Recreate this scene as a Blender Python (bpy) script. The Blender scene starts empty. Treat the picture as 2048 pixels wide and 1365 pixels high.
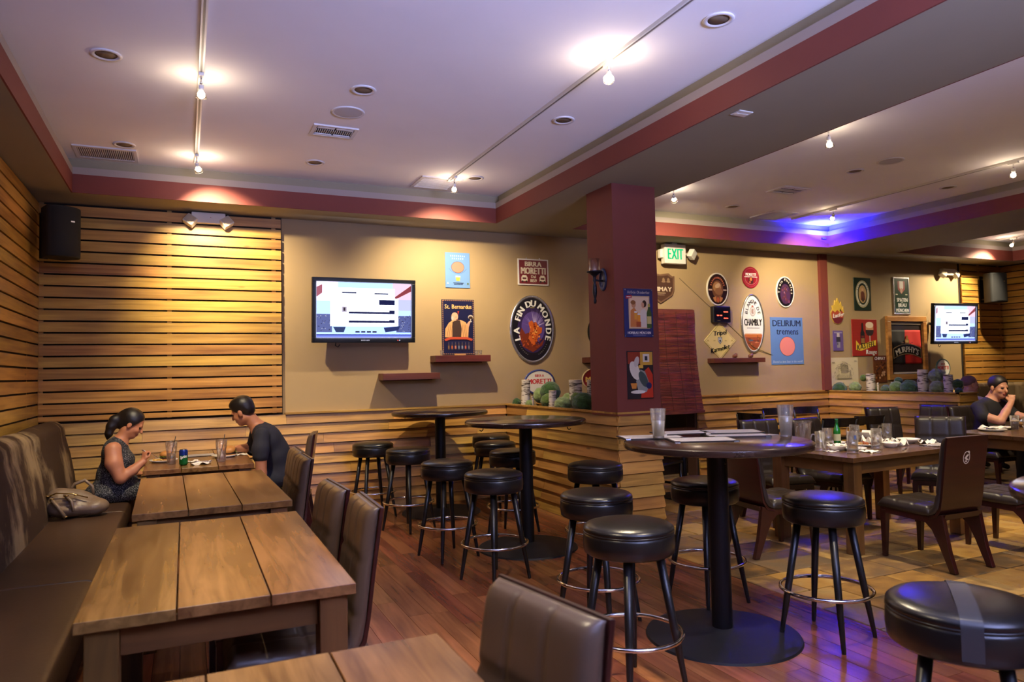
import bpy, math, random
import numpy as np
from mathutils import Matrix, Vector
random.seed(7); np.random.seed(7)
PI = math.pi
SC = bpy.context.scene
COL = SC.collection

# ------------------------------------------------------------------ camera
YAW, PITCH, ROLL, FPX = 0.4298, 0.0421, -0.0210, 1428.9
CAMH = 1.49
def _cam():
    f = Vector((math.sin(YAW)*math.cos(PITCH), math.cos(YAW)*math.cos(PITCH), math.sin(PITCH)))
    r0 = Vector((math.cos(YAW), -math.sin(YAW), 0)); u0 = r0.cross(f)
    r = math.cos(ROLL)*r0 + math.sin(ROLL)*u0
    u = -math.sin(ROLL)*r0 + math.cos(ROLL)*u0
    cd = bpy.data.cameras.new('camera'); co = bpy.data.objects.new('camera', cd); COL.objects.link(co)
    m = Matrix((( r.x, u.x, -f.x, 0), (r.y, u.y, -f.y, 0), (r.z, u.z, -f.z, CAMH), (0, 0, 0, 1)))
    co.matrix_world = m
    cd.sensor_fit = 'HORIZONTAL'; cd.sensor_width = 36.0; cd.lens = FPX/2048*36.0
    cd.clip_start = 0.05; cd.clip_end = 100
    cd.dof.use_dof = True; cd.dof.focus_distance = 5.6; cd.dof.aperture_fstop = 3.2
    SC.camera = co
_cam()

# ------------------------------------------------------------------ world, exposure, large lights
SC.view_settings.view_transform = 'Standard'; SC.view_settings.look = 'None'
SC.view_settings.gamma = 1.0; SC.view_settings.use_curve_mapping = False
SC.view_settings.exposure = 0.08
W = bpy.data.worlds.new('world'); SC.world = W; W.use_nodes = True
W.node_tree.nodes['Background'].inputs[0].default_value = (0.30, 0.34, 0.5, 1)
W.node_tree.nodes['Background'].inputs[1].default_value = 0.25
def area(name, loc, target, sx, sy, power, color):
    l = bpy.data.lights.new(name, 'AREA'); l.shape = 'RECTANGLE'; l.size = sx; l.size_y = sy
    l.energy = power; l.color = color
    o = bpy.data.objects.new(name, l); COL.objects.link(o); o.location = loc
    o.rotation_euler = (Vector(target)-Vector(loc)).to_track_quat('-Z', 'Y').to_euler()
    return o
# cool fill lights added behind the camera, aimed up to tint the ceiling
FILL_COOL = (0.40, 0.48, 1.0)
for wx, pw in ((-0.1, 60), (2.1, 760), (6.4, 30)):
    area('window_daylight', (wx, -3.93, 1.75), (wx, -1.2, 4.1), 1.9, 1.7, pw, FILL_COOL).data.spread = math.radians(72)

# ------------------------------------------------------------------ helpers
def lin(c):
    return tuple(((v/255.0)/12.92 if v/255.0 <= 0.04045 else (((v/255.0)+0.055)/1.055)**2.4) for v in c)
_M = {}
def newmat(name):
    m = bpy.data.materials.new(name); m.use_nodes = True
    nt = m.node_tree; b = nt.nodes['Principled BSDF']
    return m, nt, b
def N(nt, t, **kw):
    n = nt.nodes.new(t)
    for k, v in kw.items(): setattr(n, k, v)
    return n
def plain(name, c, rough=0.5, metal=0.0, spec=0.5, coat=0.0, noise=None, bump=None, rand=0.0, sheen=0.0):
    """c sRGB 0-255.  noise=(scale, amount)  bump=(scale, strength)"""
    if name in _M: return _M[name]
    m, nt, b = newmat(name); L = nt.links
    col = lin(c)
    b.inputs['Base Color'].default_value = (*col, 1); b.inputs['Roughness'].default_value = rough
    b.inputs['Metallic'].default_value = metal; b.inputs['Specular IOR Level'].default_value = spec
    b.inputs['Coat Weight'].default_value = coat; b.inputs['Coat Roughness'].default_value = 0.1
    if sheen: b.inputs['Sheen Weight'].default_value = sheen
    tc = N(nt, 'ShaderNodeTexCoord') if (noise or bump) else None
    if noise or rand:
        hsv = N(nt, 'ShaderNodeHueSaturation'); hsv.inputs['Color'].default_value = (*col, 1)
        val = None
        if noise:
            nz = N(nt, 'ShaderNodeTexNoise'); nz.inputs['Scale'].default_value = noise[0]; nz.inputs['Detail'].default_value = 5
            L.new(tc.outputs['Object'], nz.inputs['Vector'])
            mr = N(nt, 'ShaderNodeMapRange'); mr.inputs['From Min'].default_value = 0.3; mr.inputs['From Max'].default_value = 0.7
            mr.inputs['To Min'].default_value = 1-noise[1]; mr.inputs['To Max'].default_value = 1+noise[1]
            L.new(nz.outputs['Fac'], mr.inputs['Value']); val = mr.outputs['Result']
        if rand:
            oi = N(nt, 'ShaderNodeObjectInfo'); mr2 = N(nt, 'ShaderNodeMapRange')
            mr2.inputs['To Min'].default_value = 1-rand; mr2.inputs['To Max'].default_value = 1+rand
            L.new(oi.outputs['Random'], mr2.inputs['Value'])
            if val is not None:
                mu = N(nt, 'ShaderNodeMath', operation='MULTIPLY'); L.new(val, mu.inputs[0]); L.new(mr2.outputs['Result'], mu.inputs[1]); val = mu.outputs[0]
            else: val = mr2.outputs['Result']
        L.new(val, hsv.inputs['Value']); L.new(hsv.outputs['Color'], b.inputs['Base Color'])
    if bump:
        bz = N(nt, 'ShaderNodeTexNoise'); bz.inputs['Scale'].default_value = bump[0]; bz.inputs['Detail'].default_value = 4
        L.new(tc.outputs['Object'], bz.inputs['Vector'])
        bp = N(nt, 'ShaderNodeBump'); bp.inputs['Strength'].default_value = bump[1]; bp.inputs['Distance'].default_value = 0.01
        L.new(bz.outputs['Fac'], bp.inputs['Height']); L.new(bp.outputs['Normal'], b.inputs['Normal'])
    _M[name] = m
    return m
def wood(name, dark, light, rough=0.4, along=1.6, across=22.0, rand=0.16, coat=0.0, bump=0.15, knots=True, hue=0.012, lo=0.36, hi=0.62):
    """grain runs along each piece's own x axis; every piece gets its own tone"""
    if name in _M: return _M[name]
    m, nt, b = newmat(name); L = nt.links
    tc = N(nt, 'ShaderNodeTexCoord'); oi = N(nt, 'ShaderNodeObjectInfo')
    mp = N(nt, 'ShaderNodeMapping'); mp.inputs['Scale'].default_value = (along, across, across)
    ml = N(nt, 'ShaderNodeMath', operation='MULTIPLY'); ml.inputs[1].default_value = 37.0
    L.new(oi.outputs['Random'], ml.inputs[0])
    cb = N(nt, 'ShaderNodeCombineXYZ')
    for i in range(3): L.new(ml.outputs[0], cb.inputs[i])
    L.new(tc.outputs['Object'], mp.inputs['Vector']); L.new(cb.outputs[0], mp.inputs['Location'])
    nz = N(nt, 'ShaderNodeTexNoise'); nz.inputs['Scale'].default_value = 1.0; nz.inputs['Detail'].default_value = 7; nz.inputs['Distortion'].default_value = 0.6
    L.new(mp.outputs[0], nz.inputs['Vector'])
    mp2 = N(nt, 'ShaderNodeMapping'); mp2.inputs['Scale'].default_value = (along*0.8, across*0.16, across*0.16)
    L.new(tc.outputs['Object'], mp2.inputs['Vector']); L.new(cb.outputs[0], mp2.inputs['Location'])
    nz2 = N(nt, 'ShaderNodeTexNoise'); nz2.inputs['Scale'].default_value = 1.0; nz2.inputs['Detail'].default_value = 3
    L.new(mp2.outputs[0], nz2.inputs['Vector'])
    ad = N(nt, 'ShaderNodeMath', operation='ADD'); L.new(nz.outputs['Fac'], ad.inputs[0]); L.new(nz2.outputs['Fac'], ad.inputs[1])
    rp = N(nt, 'ShaderNodeValToRGB'); L.new(ad.outputs[0], rp.inputs['Fac'])
    # ramp works on 0..1, the sum sits around 1
    hf = N(nt, 'ShaderNodeMath', operation='MULTIPLY'); hf.inputs[1].default_value = 0.5
    L.new(ad.outputs[0], hf.inputs[0]); L.new(hf.outputs[0], rp.inputs['Fac'])
    e = rp.color_ramp.elements; e[0].position = lo; e[0].color = (*lin(dark), 1); e[1].position = hi; e[1].color = (*lin(light), 1)
    hs = N(nt, 'ShaderNodeHueSaturation'); L.new(rp.outputs['Color'], hs.inputs['Color'])
    mr = N(nt, 'ShaderNodeMapRange'); mr.inputs['To Min'].default_value = 1-rand; mr.inputs['To Max'].default_value = 1+rand
    L.new(oi.outputs['Random'], mr.inputs['Value']); L.new(mr.outputs['Result'], hs.inputs['Value'])
    mh = N(nt, 'ShaderNodeMapRange'); mh.inputs['To Min'].default_value = 0.5-hue; mh.inputs['To Max'].default_value = 0.5+hue
    fr = N(nt, 'ShaderNodeMath', operation='FRACT'); m7 = N(nt, 'ShaderNodeMath', operation='MULTIPLY'); m7.inputs[1].default_value = 7.31
    L.new(oi.outputs['Random'], m7.inputs[0]); L.new(m7.outputs[0], fr.inputs[0]); L.new(fr.outputs[0], mh.inputs['Value']); L.new(mh.outputs['Result'], hs.inputs['Hue'])
    out = hs.outputs['Color']
    if knots:
        mk = N(nt, 'ShaderNodeMapping'); mk.inputs['Scale'].default_value = (1.4, 5, 5)
        L.new(tc.outputs['Object'], mk.inputs['Vector']); L.new(cb.outputs[0], mk.inputs['Location'])
        vo = N(nt, 'ShaderNodeTexVoronoi'); vo.inputs['Scale'].default_value = 1.0; L.new(mk.outputs[0], vo.inputs['Vector'])
        kr = N(nt, 'ShaderNodeMapRange'); kr.inputs['From Min'].default_value = 0.03; kr.inputs['From Max'].default_value = 0.075
        kr.inputs['To Min'].default_value = 0.65; kr.inputs['To Max'].default_value = 0.0
        L.new(vo.outputs['Distance'], kr.inputs['Value'])
        mx = N(nt, 'ShaderNodeMix', data_type='RGBA'); L.new(kr.outputs['Result'], mx.inputs['Factor'])
        L.new(out, mx.inputs['A']); mx.inputs['B'].default_value = (*[v*0.35 for v in lin(dark)], 1); out = mx.outputs['Result']
    L.new(out, b.inputs['Base Color'])
    b.inputs['Roughness'].default_value = rough; b.inputs['Coat Weight'].default_value = coat; b.inputs['Coat Roughness'].default_value = 0.12
    if bump:
        bp = N(nt, 'ShaderNodeBump'); bp.inputs['Strength'].default_value = bump; bp.inputs['Distance'].default_value = 0.004
        L.new(nz.outputs['Fac'], bp.inputs['Height']); L.new(bp.outputs['Normal'], b.inputs['Normal'])
    _M[name] = m
    return m
def ramp_obj(name, cols, rough, nscale=6.0, bump=None, coat=0.0):
    """each piece takes its own tone from the list, mottled by noise"""
    if name in _M: return _M[name]
    m, nt, b = newmat(name); L = nt.links
    tc = N(nt, 'ShaderNodeTexCoord'); oi = N(nt, 'ShaderNodeObjectInfo')
    nz = N(nt, 'ShaderNodeTexNoise'); nz.inputs['Scale'].default_value = nscale; nz.inputs['Detail'].default_value = 6
    va = N(nt, 'ShaderNodeVectorMath', operation='ADD'); L.new(tc.outputs['Object'], va.inputs[0])
    cb = N(nt, 'ShaderNodeCombineXYZ'); ml = N(nt, 'ShaderNodeMath', operation='MULTIPLY'); ml.inputs[1].default_value = 51
    L.new(oi.outputs['Random'], ml.inputs[0]); L.new(ml.outputs[0], cb.inputs[0]); L.new(ml.outputs[0], cb.inputs[1]); L.new(cb.outputs[0], va.inputs[1])
    L.new(va.outputs[0], nz.inputs['Vector'])
    a = N(nt, 'ShaderNodeMath', operation='MULTIPLY_ADD'); a.inputs[1].default_value = 0.8; a.inputs[2].default_value = -0.4
    L.new(nz.outputs['Fac'], a.inputs[0])
    s = N(nt, 'ShaderNodeMath', operation='ADD'); L.new(a.outputs[0], s.inputs[0]); L.new(oi.outputs['Random'], s.inputs[1])
    rp = N(nt, 'ShaderNodeValToRGB'); L.new(s.outputs[0], rp.inputs['Fac'])
    cr = rp.color_ramp
    while len(cr.elements) < len(cols): cr.elements.new(0.5)
    for i, c in enumerate(cols):
        cr.elements[i].position = i/(len(cols)-1); cr.elements[i].color = (*lin(c), 1)
    L.new(rp.outputs['Color'], b.inputs['Base Color']); b.inputs['Roughness'].default_value = rough; b.inputs['Coat Weight'].default_value = coat
    if bump:
        bz = N(nt, 'ShaderNodeTexNoise'); bz.inputs['Scale'].default_value = bump[0]; bz.inputs['Detail'].default_value = 5
        L.new(va.outputs[0], bz.inputs['Vector'])
        bp = N(nt, 'ShaderNodeBump'); bp.inputs['Strength'].default_value = bump[1]; bp.inputs['Distance'].default_value = 0.02
        L.new(bz.outputs['Fac'], bp.inputs['Height']); L.new(bp.outputs['Normal'], b.inputs['Normal'])
    _M[name] = m
    return m
def glow(name, c, strength, sample=False):
    if name in _M: return _M[name]
    m, nt, b = newmat(name)
    nt.nodes.remove(b); e = N(nt, 'ShaderNodeEmission'); e.inputs[0].default_value = (*lin(c), 1); e.inputs[1].default_value = strength
    nt.links.new(e.outputs[0], nt.nodes['Material Output'].inputs[0])
    if not sample: m.cycles.emission_sampling = 'NONE'
    _M[name] = m
    return m
def glass(name, tint=(255, 255, 255), refl=0.12, rough=0.03, body=0.0, bodyc=(255, 255, 255)):
    """thin glass: mostly see-through, mirror-like towards grazing angles"""
    if name in _M: return _M[name]
    m, nt, b = newmat(name); L = nt.links
    nt.nodes.remove(b)
    tr = N(nt, 'ShaderNodeBsdfTransparent'); tr.inputs[0].default_value = (*lin(tint), 1)
    gl = N(nt, 'ShaderNodeBsdfGlossy'); gl.inputs['Roughness'].default_value = rough
    lw = N(nt, 'ShaderNodeLayerWeight'); lw.inputs['Blend'].default_value = 0.35
    ma = N(nt, 'ShaderNodeMath', operation='MULTIPLY_ADD'); ma.inputs[1].default_value = 0.45; ma.inputs[2].default_value = refl
    L.new(lw.outputs['Fresnel'], ma.inputs[0])
    mx = N(nt, 'ShaderNodeMixShader'); L.new(ma.outputs[0], mx.inputs[0]); L.new(tr.outputs[0], mx.inputs[1]); L.new(gl.outputs[0], mx.inputs[2])
    out = mx
    if body:
        df = N(nt, 'ShaderNodeBsdfDiffuse'); df.inputs[0].default_value = (*lin(bodyc), 1)
        m2 = N(nt, 'ShaderNodeMixShader'); m2.inputs[0].default_value = body
        L.new(mx.outputs[0], m2.inputs[1]); L.new(df.outputs[0], m2.inputs[2]); out = m2
    L.new(out.outputs[0], nt.nodes['Material Output'].inputs[0])
    _M[name] = m
    return m

class MB:
    """collects shapes for ONE mesh"""
    def __init__(s): s.v = []; s.f = []; s.m = []
    def add(s, vs, fs, mi=0):
        o = len(s.v); s.v += [tuple(p) for p in vs]; s.f += [tuple(i+o for i in f) for f in fs]; s.m += [mi]*len(fs); return s
    def box(s, x0, y0, z0, x1, y1, z1, mi=0):
        v = [(x, y, z) for z in (z0, z1) for y in (y0, y1) for x in (x0, x1)]
        return s.add(v, [(0, 2, 3, 1), (4, 5, 7, 6), (0, 1, 5, 4), (2, 6, 7, 3), (0, 4, 6, 2), (1, 3, 7, 5)], mi)
    def prism(s, poly, axis, a, b, mi=0):
        """2-D outline extruded along axis; (u,v) are the other two axes in order"""
        n = len(poly)
        def P(u, v, w): return {'x': (w, u, v), 'y': (u, w, v), 'z': (u, v, w)}[axis]
        v = [P(u, w, a) for u, w in poly] + [P(u, w, b) for u, w in poly]
        fs = [tuple(range(n)), tuple(range(2*n-1, n-1, -1))] + [(i, i+n, (i+1) % n+n, (i+1) % n) for i in range(n)]
        return s.add(v, fs, mi)
    def tube(s, p0, p1, r0, r1=None, n=14, cap=True, mi=0):
        return s.path([p0, p1], [r0, r0 if r1 is None else r1], n, cap, mi)
    def path(s, pts, rs, n=10, cap=True, mi=0, closed=False):
        pts = [Vector(p) for p in pts]; k = len(pts)
        if not isinstance(rs, (list, tuple)): rs = [rs]*k
        v = []; up = None
        for i, p in enumerate(pts):
            if closed: t = (pts[(i+1) % k]-pts[i-1]).normalized()
            else: t = (pts[min(i+1, k-1)]-pts[max(i-1, 0)]).normalized()
            if up is None:
                up = Vector((0, 0, 1)) if abs(t.z) < 0.9 else Vector((1, 0, 0))
            a = t.cross(up).normalized(); up = a.cross(t).normalized()
            for j in range(n):
                q = 2*PI*j/n; v.append(p + (a*math.cos(q)+up*math.sin(q))*rs[i])
        fs = []
        for i in range(k if closed else k-1):
            i2 = (i+1) % k
            for j in range(n): fs.append((i*n+j, i*n+(j+1) % n, i2*n+(j+1) % n, i2*n+j))
        if cap and not closed: fs += [tuple(range(n-1, -1, -1)), tuple(range((k-1)*n, k*n))]
        return s.add(v, fs, mi)
    def lathe(s, prof, n=28, c=(0, 0, 0), mi=0):
        """prof [(r,z)...] revolved around z"""
        v = []; fs = []; rows = []
        for r, z in prof:
            if r < 1e-6: rows.append([len(v)]); v.append((c[0], c[1], c[2]+z))
            else:
                rows.append(list(range(len(v), len(v)+n)))
                for j in range(n): v.append((c[0]+r*math.cos(2*PI*j/n), c[1]+r*math.sin(2*PI*j/n), c[2]+z))
        for a, b in zip(rows, rows[1:]):
            if len(a) == 1 and len(b) == 1: continue
            for j in range(n):
                j2 = (j+1) % n
                if len(a) == 1: fs.append((a[0], b[j2], b[j]))
                elif len(b) == 1: fs.append((a[j], a[j2], b[0]))
                else: fs.append((a[j], a[j2], b[j2], b[j]))
        return s.add(v, fs, mi)
    def torus(s, R, r, c=(0, 0, 0), n=40, k=10, mi=0):
        return s.path([(c[0]+R*math.cos(2*PI*i/n), c[1]+R*math.sin(2*PI*i/n), c[2]) for i in range(n)], r, k, False, mi, True)
    def ell(s, c, r, n=16, k=10, mi=0):
        prof = [(math.sin(PI*i/k), -math.cos(PI*i/k)) for i in range(k+1)]
        o = len(s.v); s.lathe(prof, n, mi=mi)
        for i in range(o, len(s.v)):
            p = s.v[i]; s.v[i] = (c[0]+p[0]*r[0], c[1]+p[1]*r[1], c[2]+p[2]*r[2])
        return s
    def xf(s, fn, start=0):
        for i in range(start, len(s.v)): s.v[i] = tuple(fn(Vector(s.v[i])))
        return s
    def mesh(s, name, mats, smooth=False):
        me = bpy.data.meshes.new(name); me.from_pydata(s.v, [], s.f)
        for m in (mats if isinstance(mats, (list, tuple)) else [mats]): me.materials.append(m)
        if any(s.m): me.polygons.foreach_set('material_index', s.m)
        if smooth: me.shade_smooth()
        me.update(); return me
    def build(s, name, mats, parent=None, smooth=False, loc=None, rz=0.0, bevel=0.0, seg=2, angle=None):
        o = mobj(name, s.mesh(name, mats, smooth or bevel > 0), parent, loc, rz)
        if bevel: bev(o, bevel, seg)
        elif angle: edge(o, angle)
        return o
def mobj(name, me, parent=None, loc=None, rz=0.0):
    o = bpy.data.objects.new(name, me); COL.objects.link(o)
    if parent is not None: o.parent = parent
    if loc is not None: o.location = loc
    if rz: o.rotation_euler = (0, 0, rz)
    return o
def bev(o, w, seg=2):
    b = o.modifiers.new('bevel', 'BEVEL'); b.width = w; b.segments = seg; b.limit_method = 'ANGLE'; b.angle_limit = math.radians(40)
    b.harden_normals = True
    return o
def edge(o, ang):
    me = o.data
    me.shade_smooth(); me.set_sharp_from_angle(angle=math.radians(ang)); return o
def thing(name, label, cat, loc=(0, 0, 0), rz=0.0, group=None):
    o = bpy.data.objects.new(name, None); COL.objects.link(o); o.location = loc; o.rotation_euler = (0, 0, rz)
    o.empty_display_size = 0.1
    o['label'] = label; o['category'] = cat
    if group: o['group'] = group
    return o
def tag(o, label, cat, group=None):
    o['label'] = label; o['category'] = cat
    if group: o['group'] = group
    return o
def struct(o, label=None):
    o['kind'] = 'structure'
    if label: o['label'] = label
    return o
def copy_tree(o, parent=None):
    c = o.copy(); COL.objects.link(c)
    if parent is not None: c.parent = parent
    for ch in list(o.children): copy_tree(ch, c)
    return c
def dup(root, loc, rz, label=None, group=None):
    r = copy_tree(root); r.location = loc; r.rotation_euler = (0, 0, rz)
    if label: r['label'] = label
    if group: r['group'] = group
    return r

# flat print: shapes layered on a panel.  u to the right, v up, the panel faces local -y
_GL = {}
def need_glyphs(chars):
    todo = [c for c in set(chars) if c not in _GL and c != ' ']
    obs = []
    for c in todo:
        cu = bpy.data.curves.new('g', 'FONT'); cu.body = c; cu.size = 1.0; cu.resolution_u = 2
        o = bpy.data.objects.new('g', cu); COL.objects.link(o); obs.append((c, o, cu))
    bpy.context.view_layer.update(); dg = bpy.context.evaluated_depsgraph_get()
    for c, o, cu in obs:
        ev = o.evaluated_get(dg); me = ev.to_mesh()
        v = [(p.co.x, p.co.y) for p in me.vertices]; f = [tuple(p.vertices) for p in me.polygons]
        x0 = min(p[0] for p in v); x1 = max(p[0] for p in v)
        _GL[c] = ([(p[0]-x0, p[1]) for p in v], f, x1-x0)
        ev.to_mesh_clear()
    for c, o, cu in obs:
        bpy.data.objects.remove(o); bpy.data.curves.remove(cu)
need_glyphs("ABCDEFGHIJKLMNOPQRSTUVWXYZabcdefghijklmnopqrstuvwxyz0123456789.!'-äü Ü")
class Art:
    def __init__(s, y=-0.0006, step=0.00007): s.mb = MB(); s.y = y; s.step = step; s.cols = []; s.key = {}
    def mi(s, c, em=0.0):
        k = (tuple(c), em)
        if k not in s.key: s.key[k] = len(s.cols); s.cols.append(k)
        return s.key[k]
    def poly(s, pts, c, em=0.0):
        y = s.y; s.y -= s.step
        s.mb.add([(u, y, v) for u, v in pts], [tuple(range(len(pts)))], s.mi(c, em)); return s
    def rect(s, u0, v0, u1, v1, c, em=0.0): return s.poly([(u0, v0), (u1, v0), (u1, v1), (u0, v1)], c, em)
    def ell(s, u, v, a, b, c, n=36, em=0.0, rot=0.0):
        ca, sa = math.cos(rot), math.sin(rot)
        return s.poly([(u+a*math.cos(2*PI*i/n)*ca-b*math.sin(2*PI*i/n)*sa, v+a*math.cos(2*PI*i/n)*sa+b*math.sin(2*PI*i/n)*ca) for i in range(n)], c, em)
    def ring(s, u, v, a, b, w, c, n=40, em=0.0):
        y = s.y; s.y -= s.step; vs = []
        for i in range(n):
            t = 2*PI*i/n; vs += [(u+a*math.cos(t), y, v+b*math.sin(t)), (u+(a-w)*math.cos(t), y, v+(b-w)*math.sin(t))]
        s.mb.add(vs, [(2*i, 2*((i+1) % n), 2*((i+1) % n)+1, 2*i+1) for i in range(n)], s.mi(c, em)); return s
    def line(s, u0, v0, u1, v1, w, c, em=0.0):
        d = Vector((u1-u0, v1-v0)); d.normalize(); px, py = -d.y*w/2, d.x*w/2
        return s.poly([(u0-px, v0-py), (u1-px, v1-py), (u1+px, v1+py), (u0+px, v0+py)], c, em)
    @staticmethod
    def _w(t, sp): return sum((_GL[c][2] if c != ' ' else 0.30)+sp for c in t)-sp
    def text(s, t, u, v, h, c, width=None, sp=0.09, em=0.0, slant=0.0, rise=0.0, bold=0.0):
        """centred on (u,v); h is the capital height"""
        k = h/0.72; w = s._w(t, sp)*k; kx = k*(width/w) if width else k
        y = s.y; s.y -= s.step; x = u-s._w(t, sp)*kx/2
        for q, c_ in enumerate(t):
            if c_ == ' ': x += (0.30+sp)*kx; continue
            vs, fs, cw = _GL[c_]
            for off in ((0,) if not bold else (-bold, bold)):
                yy = y-(0.00003 if off > 0 else 0)
                s.mb.add([(x+p[0]*kx+p[1]*k*slant+off*h, yy, v-h/2+p[1]*k+(x-u)*rise) for p in vs], fs, s.mi(c, em))
            x += (cw+sp)*kx
        return s
    def arc(s, t, u, v, a, b, h, c, mid=PI/2, span=None, sp=0.12, out=True, bold=0.0):
        """letters along an ellipse (a,b); mid is the angle of the text's middle"""
        k = h/0.72; w = s._w(t, sp)*k; R = (a+b)/2
        tot = span if span else w/R
        y = s.y; s.y -= s.step; pos = 0.0; W_ = s._w(t, sp)
        for c_ in t:
            cw = _GL[c_][2] if c_ != ' ' else 0.30
            fr = (pos+cw/2)/W_-0.5; pos += cw+sp
            if c_ == ' ': continue
            th = mid-fr*tot if out else mid+fr*tot
            tx, ty = a*math.sin(th), -b*math.cos(th); l = math.hypot(tx, ty); tx, ty = tx/l, ty/l
            if not out: tx, ty = -tx, -ty
            nx, ny = -ty, tx
            ox, oy = u+a*math.cos(th), v+b*math.sin(th)
            vs, fs, _ = _GL[c_]
            for off in ((0,) if not bold else (-bold, bold)):
                yy = y-(0.00003 if off > 0 else 0)
                s.mb.add([(ox+tx*((p[0]-cw/2)*k+off*h)+nx*(p[1]*k-h/2), yy, oy+ty*((p[0]-cw/2)*k+off*h)+ny*(p[1]*k-h/2)) for p in vs], fs, s.mi(c, em=0.0))
        return s
    def build(s, name, parent, rough=0.35):
        ms = [glow('glow_%d_%d_%d_%g' % (*c, em), c, em) if em else plain('ink_%d_%d_%d_%g' % (*c, rough), c, rough) for c, em in s.cols]
        return s.mb.build(name, ms, parent)

# smooth solids from blended shapes, meshed in one piece
def snets(F, o, h):
    nx, ny, nz = F.shape; S = F < 0
    cnt = np.zeros((nx-1, ny-1, nz-1), np.float32); pos = np.zeros((3, nx-1, ny-1, nz-1), np.float32)
    crs = []
    for ax in range(3):
        sl0 = [slice(None)]*3; sl1 = [slice(None)]*3; sl0[ax] = slice(0, -1); sl1[ax] = slice(1, None)
        a = F[tuple(sl0)]; b = F[tuple(sl1)]; X = S[tuple(sl0)] != S[tuple(sl1)]
        idx = np.argwhere(X); t = (a[X]/(a[X]-b[X])).astype(np.float32)
        crs.append((idx, S[tuple(sl0)][X]))
        p = idx.astype(np.float32); p[:, ax] += t
        others = [q for q in range(3) if q != ax]
        for d0 in (0, 1):
            for d1 in (0, 1):
                c = idx.copy(); c[:, others[0]] -= d0; c[:, others[1]] -= d1
                ok = np.all((c >= 0) & (c < np.array([nx-1, ny-1, nz-1])), axis=1); c = c[ok]
                np.add.at(cnt, (c[:, 0], c[:, 1], c[:, 2]), 1)
                for q in range(3): np.add.at(pos[q], (c[:, 0], c[:, 1], c[:, 2]), p[ok][:, q])
    act = cnt > 0; ids = np.full(cnt.shape, -1, np.int64); ids[act] = np.arange(act.sum())
    V = np.stack([pos[q][act]/cnt[act] for q in range(3)], 1)*h + np.array(o)
    Fs = []
    for ax in range(3):
        idx, sg = crs[ax]; o1, o2 = [(1, 2), (2, 0), (0, 1)][ax]
        ok = (idx[:, o1] > 0) & (idx[:, o2] > 0) & (idx[:, o1] < F.shape[o1]-1) & (idx[:, o2] < F.shape[o2]-1); idx = idx[ok]; sg = sg[ok]
        def cell(a, b):
            c = idx.copy(); c[:, o1] -= a; c[:, o2] -= b; return ids[c[:, 0], c[:, 1], c[:, 2]]
        q = np.stack([cell(1, 1), cell(0, 1), cell(0, 0), cell(1, 0)], 1)
        q[~sg] = q[~sg][:, ::-1]; Fs.append(q)
    return V, np.concatenate(Fs)
def d_cap(P, a, b, ra, rb):
    a = np.array(a, np.float32); b = np.array(b, np.float32); ab = b-a
    t = np.clip(((P-a) @ ab)/max(ab @ ab, 1e-9), 0, 1)
    return np.linalg.norm(P-(a+t[..., None]*ab), axis=-1)-(ra+(rb-ra)*t)
def d_ell(P, c, r, R=None):
    Q = P-np.array(c, np.float32)
    if R is not None: Q = Q @ np.array(R, np.float32)
    r = np.array(r, np.float32); k0 = np.linalg.norm(Q/r, axis=-1); k1 = np.linalg.norm(Q/(r*r), axis=-1)
    return k0*(k0-1)/np.maximum(k1, 1e-6)
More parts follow.
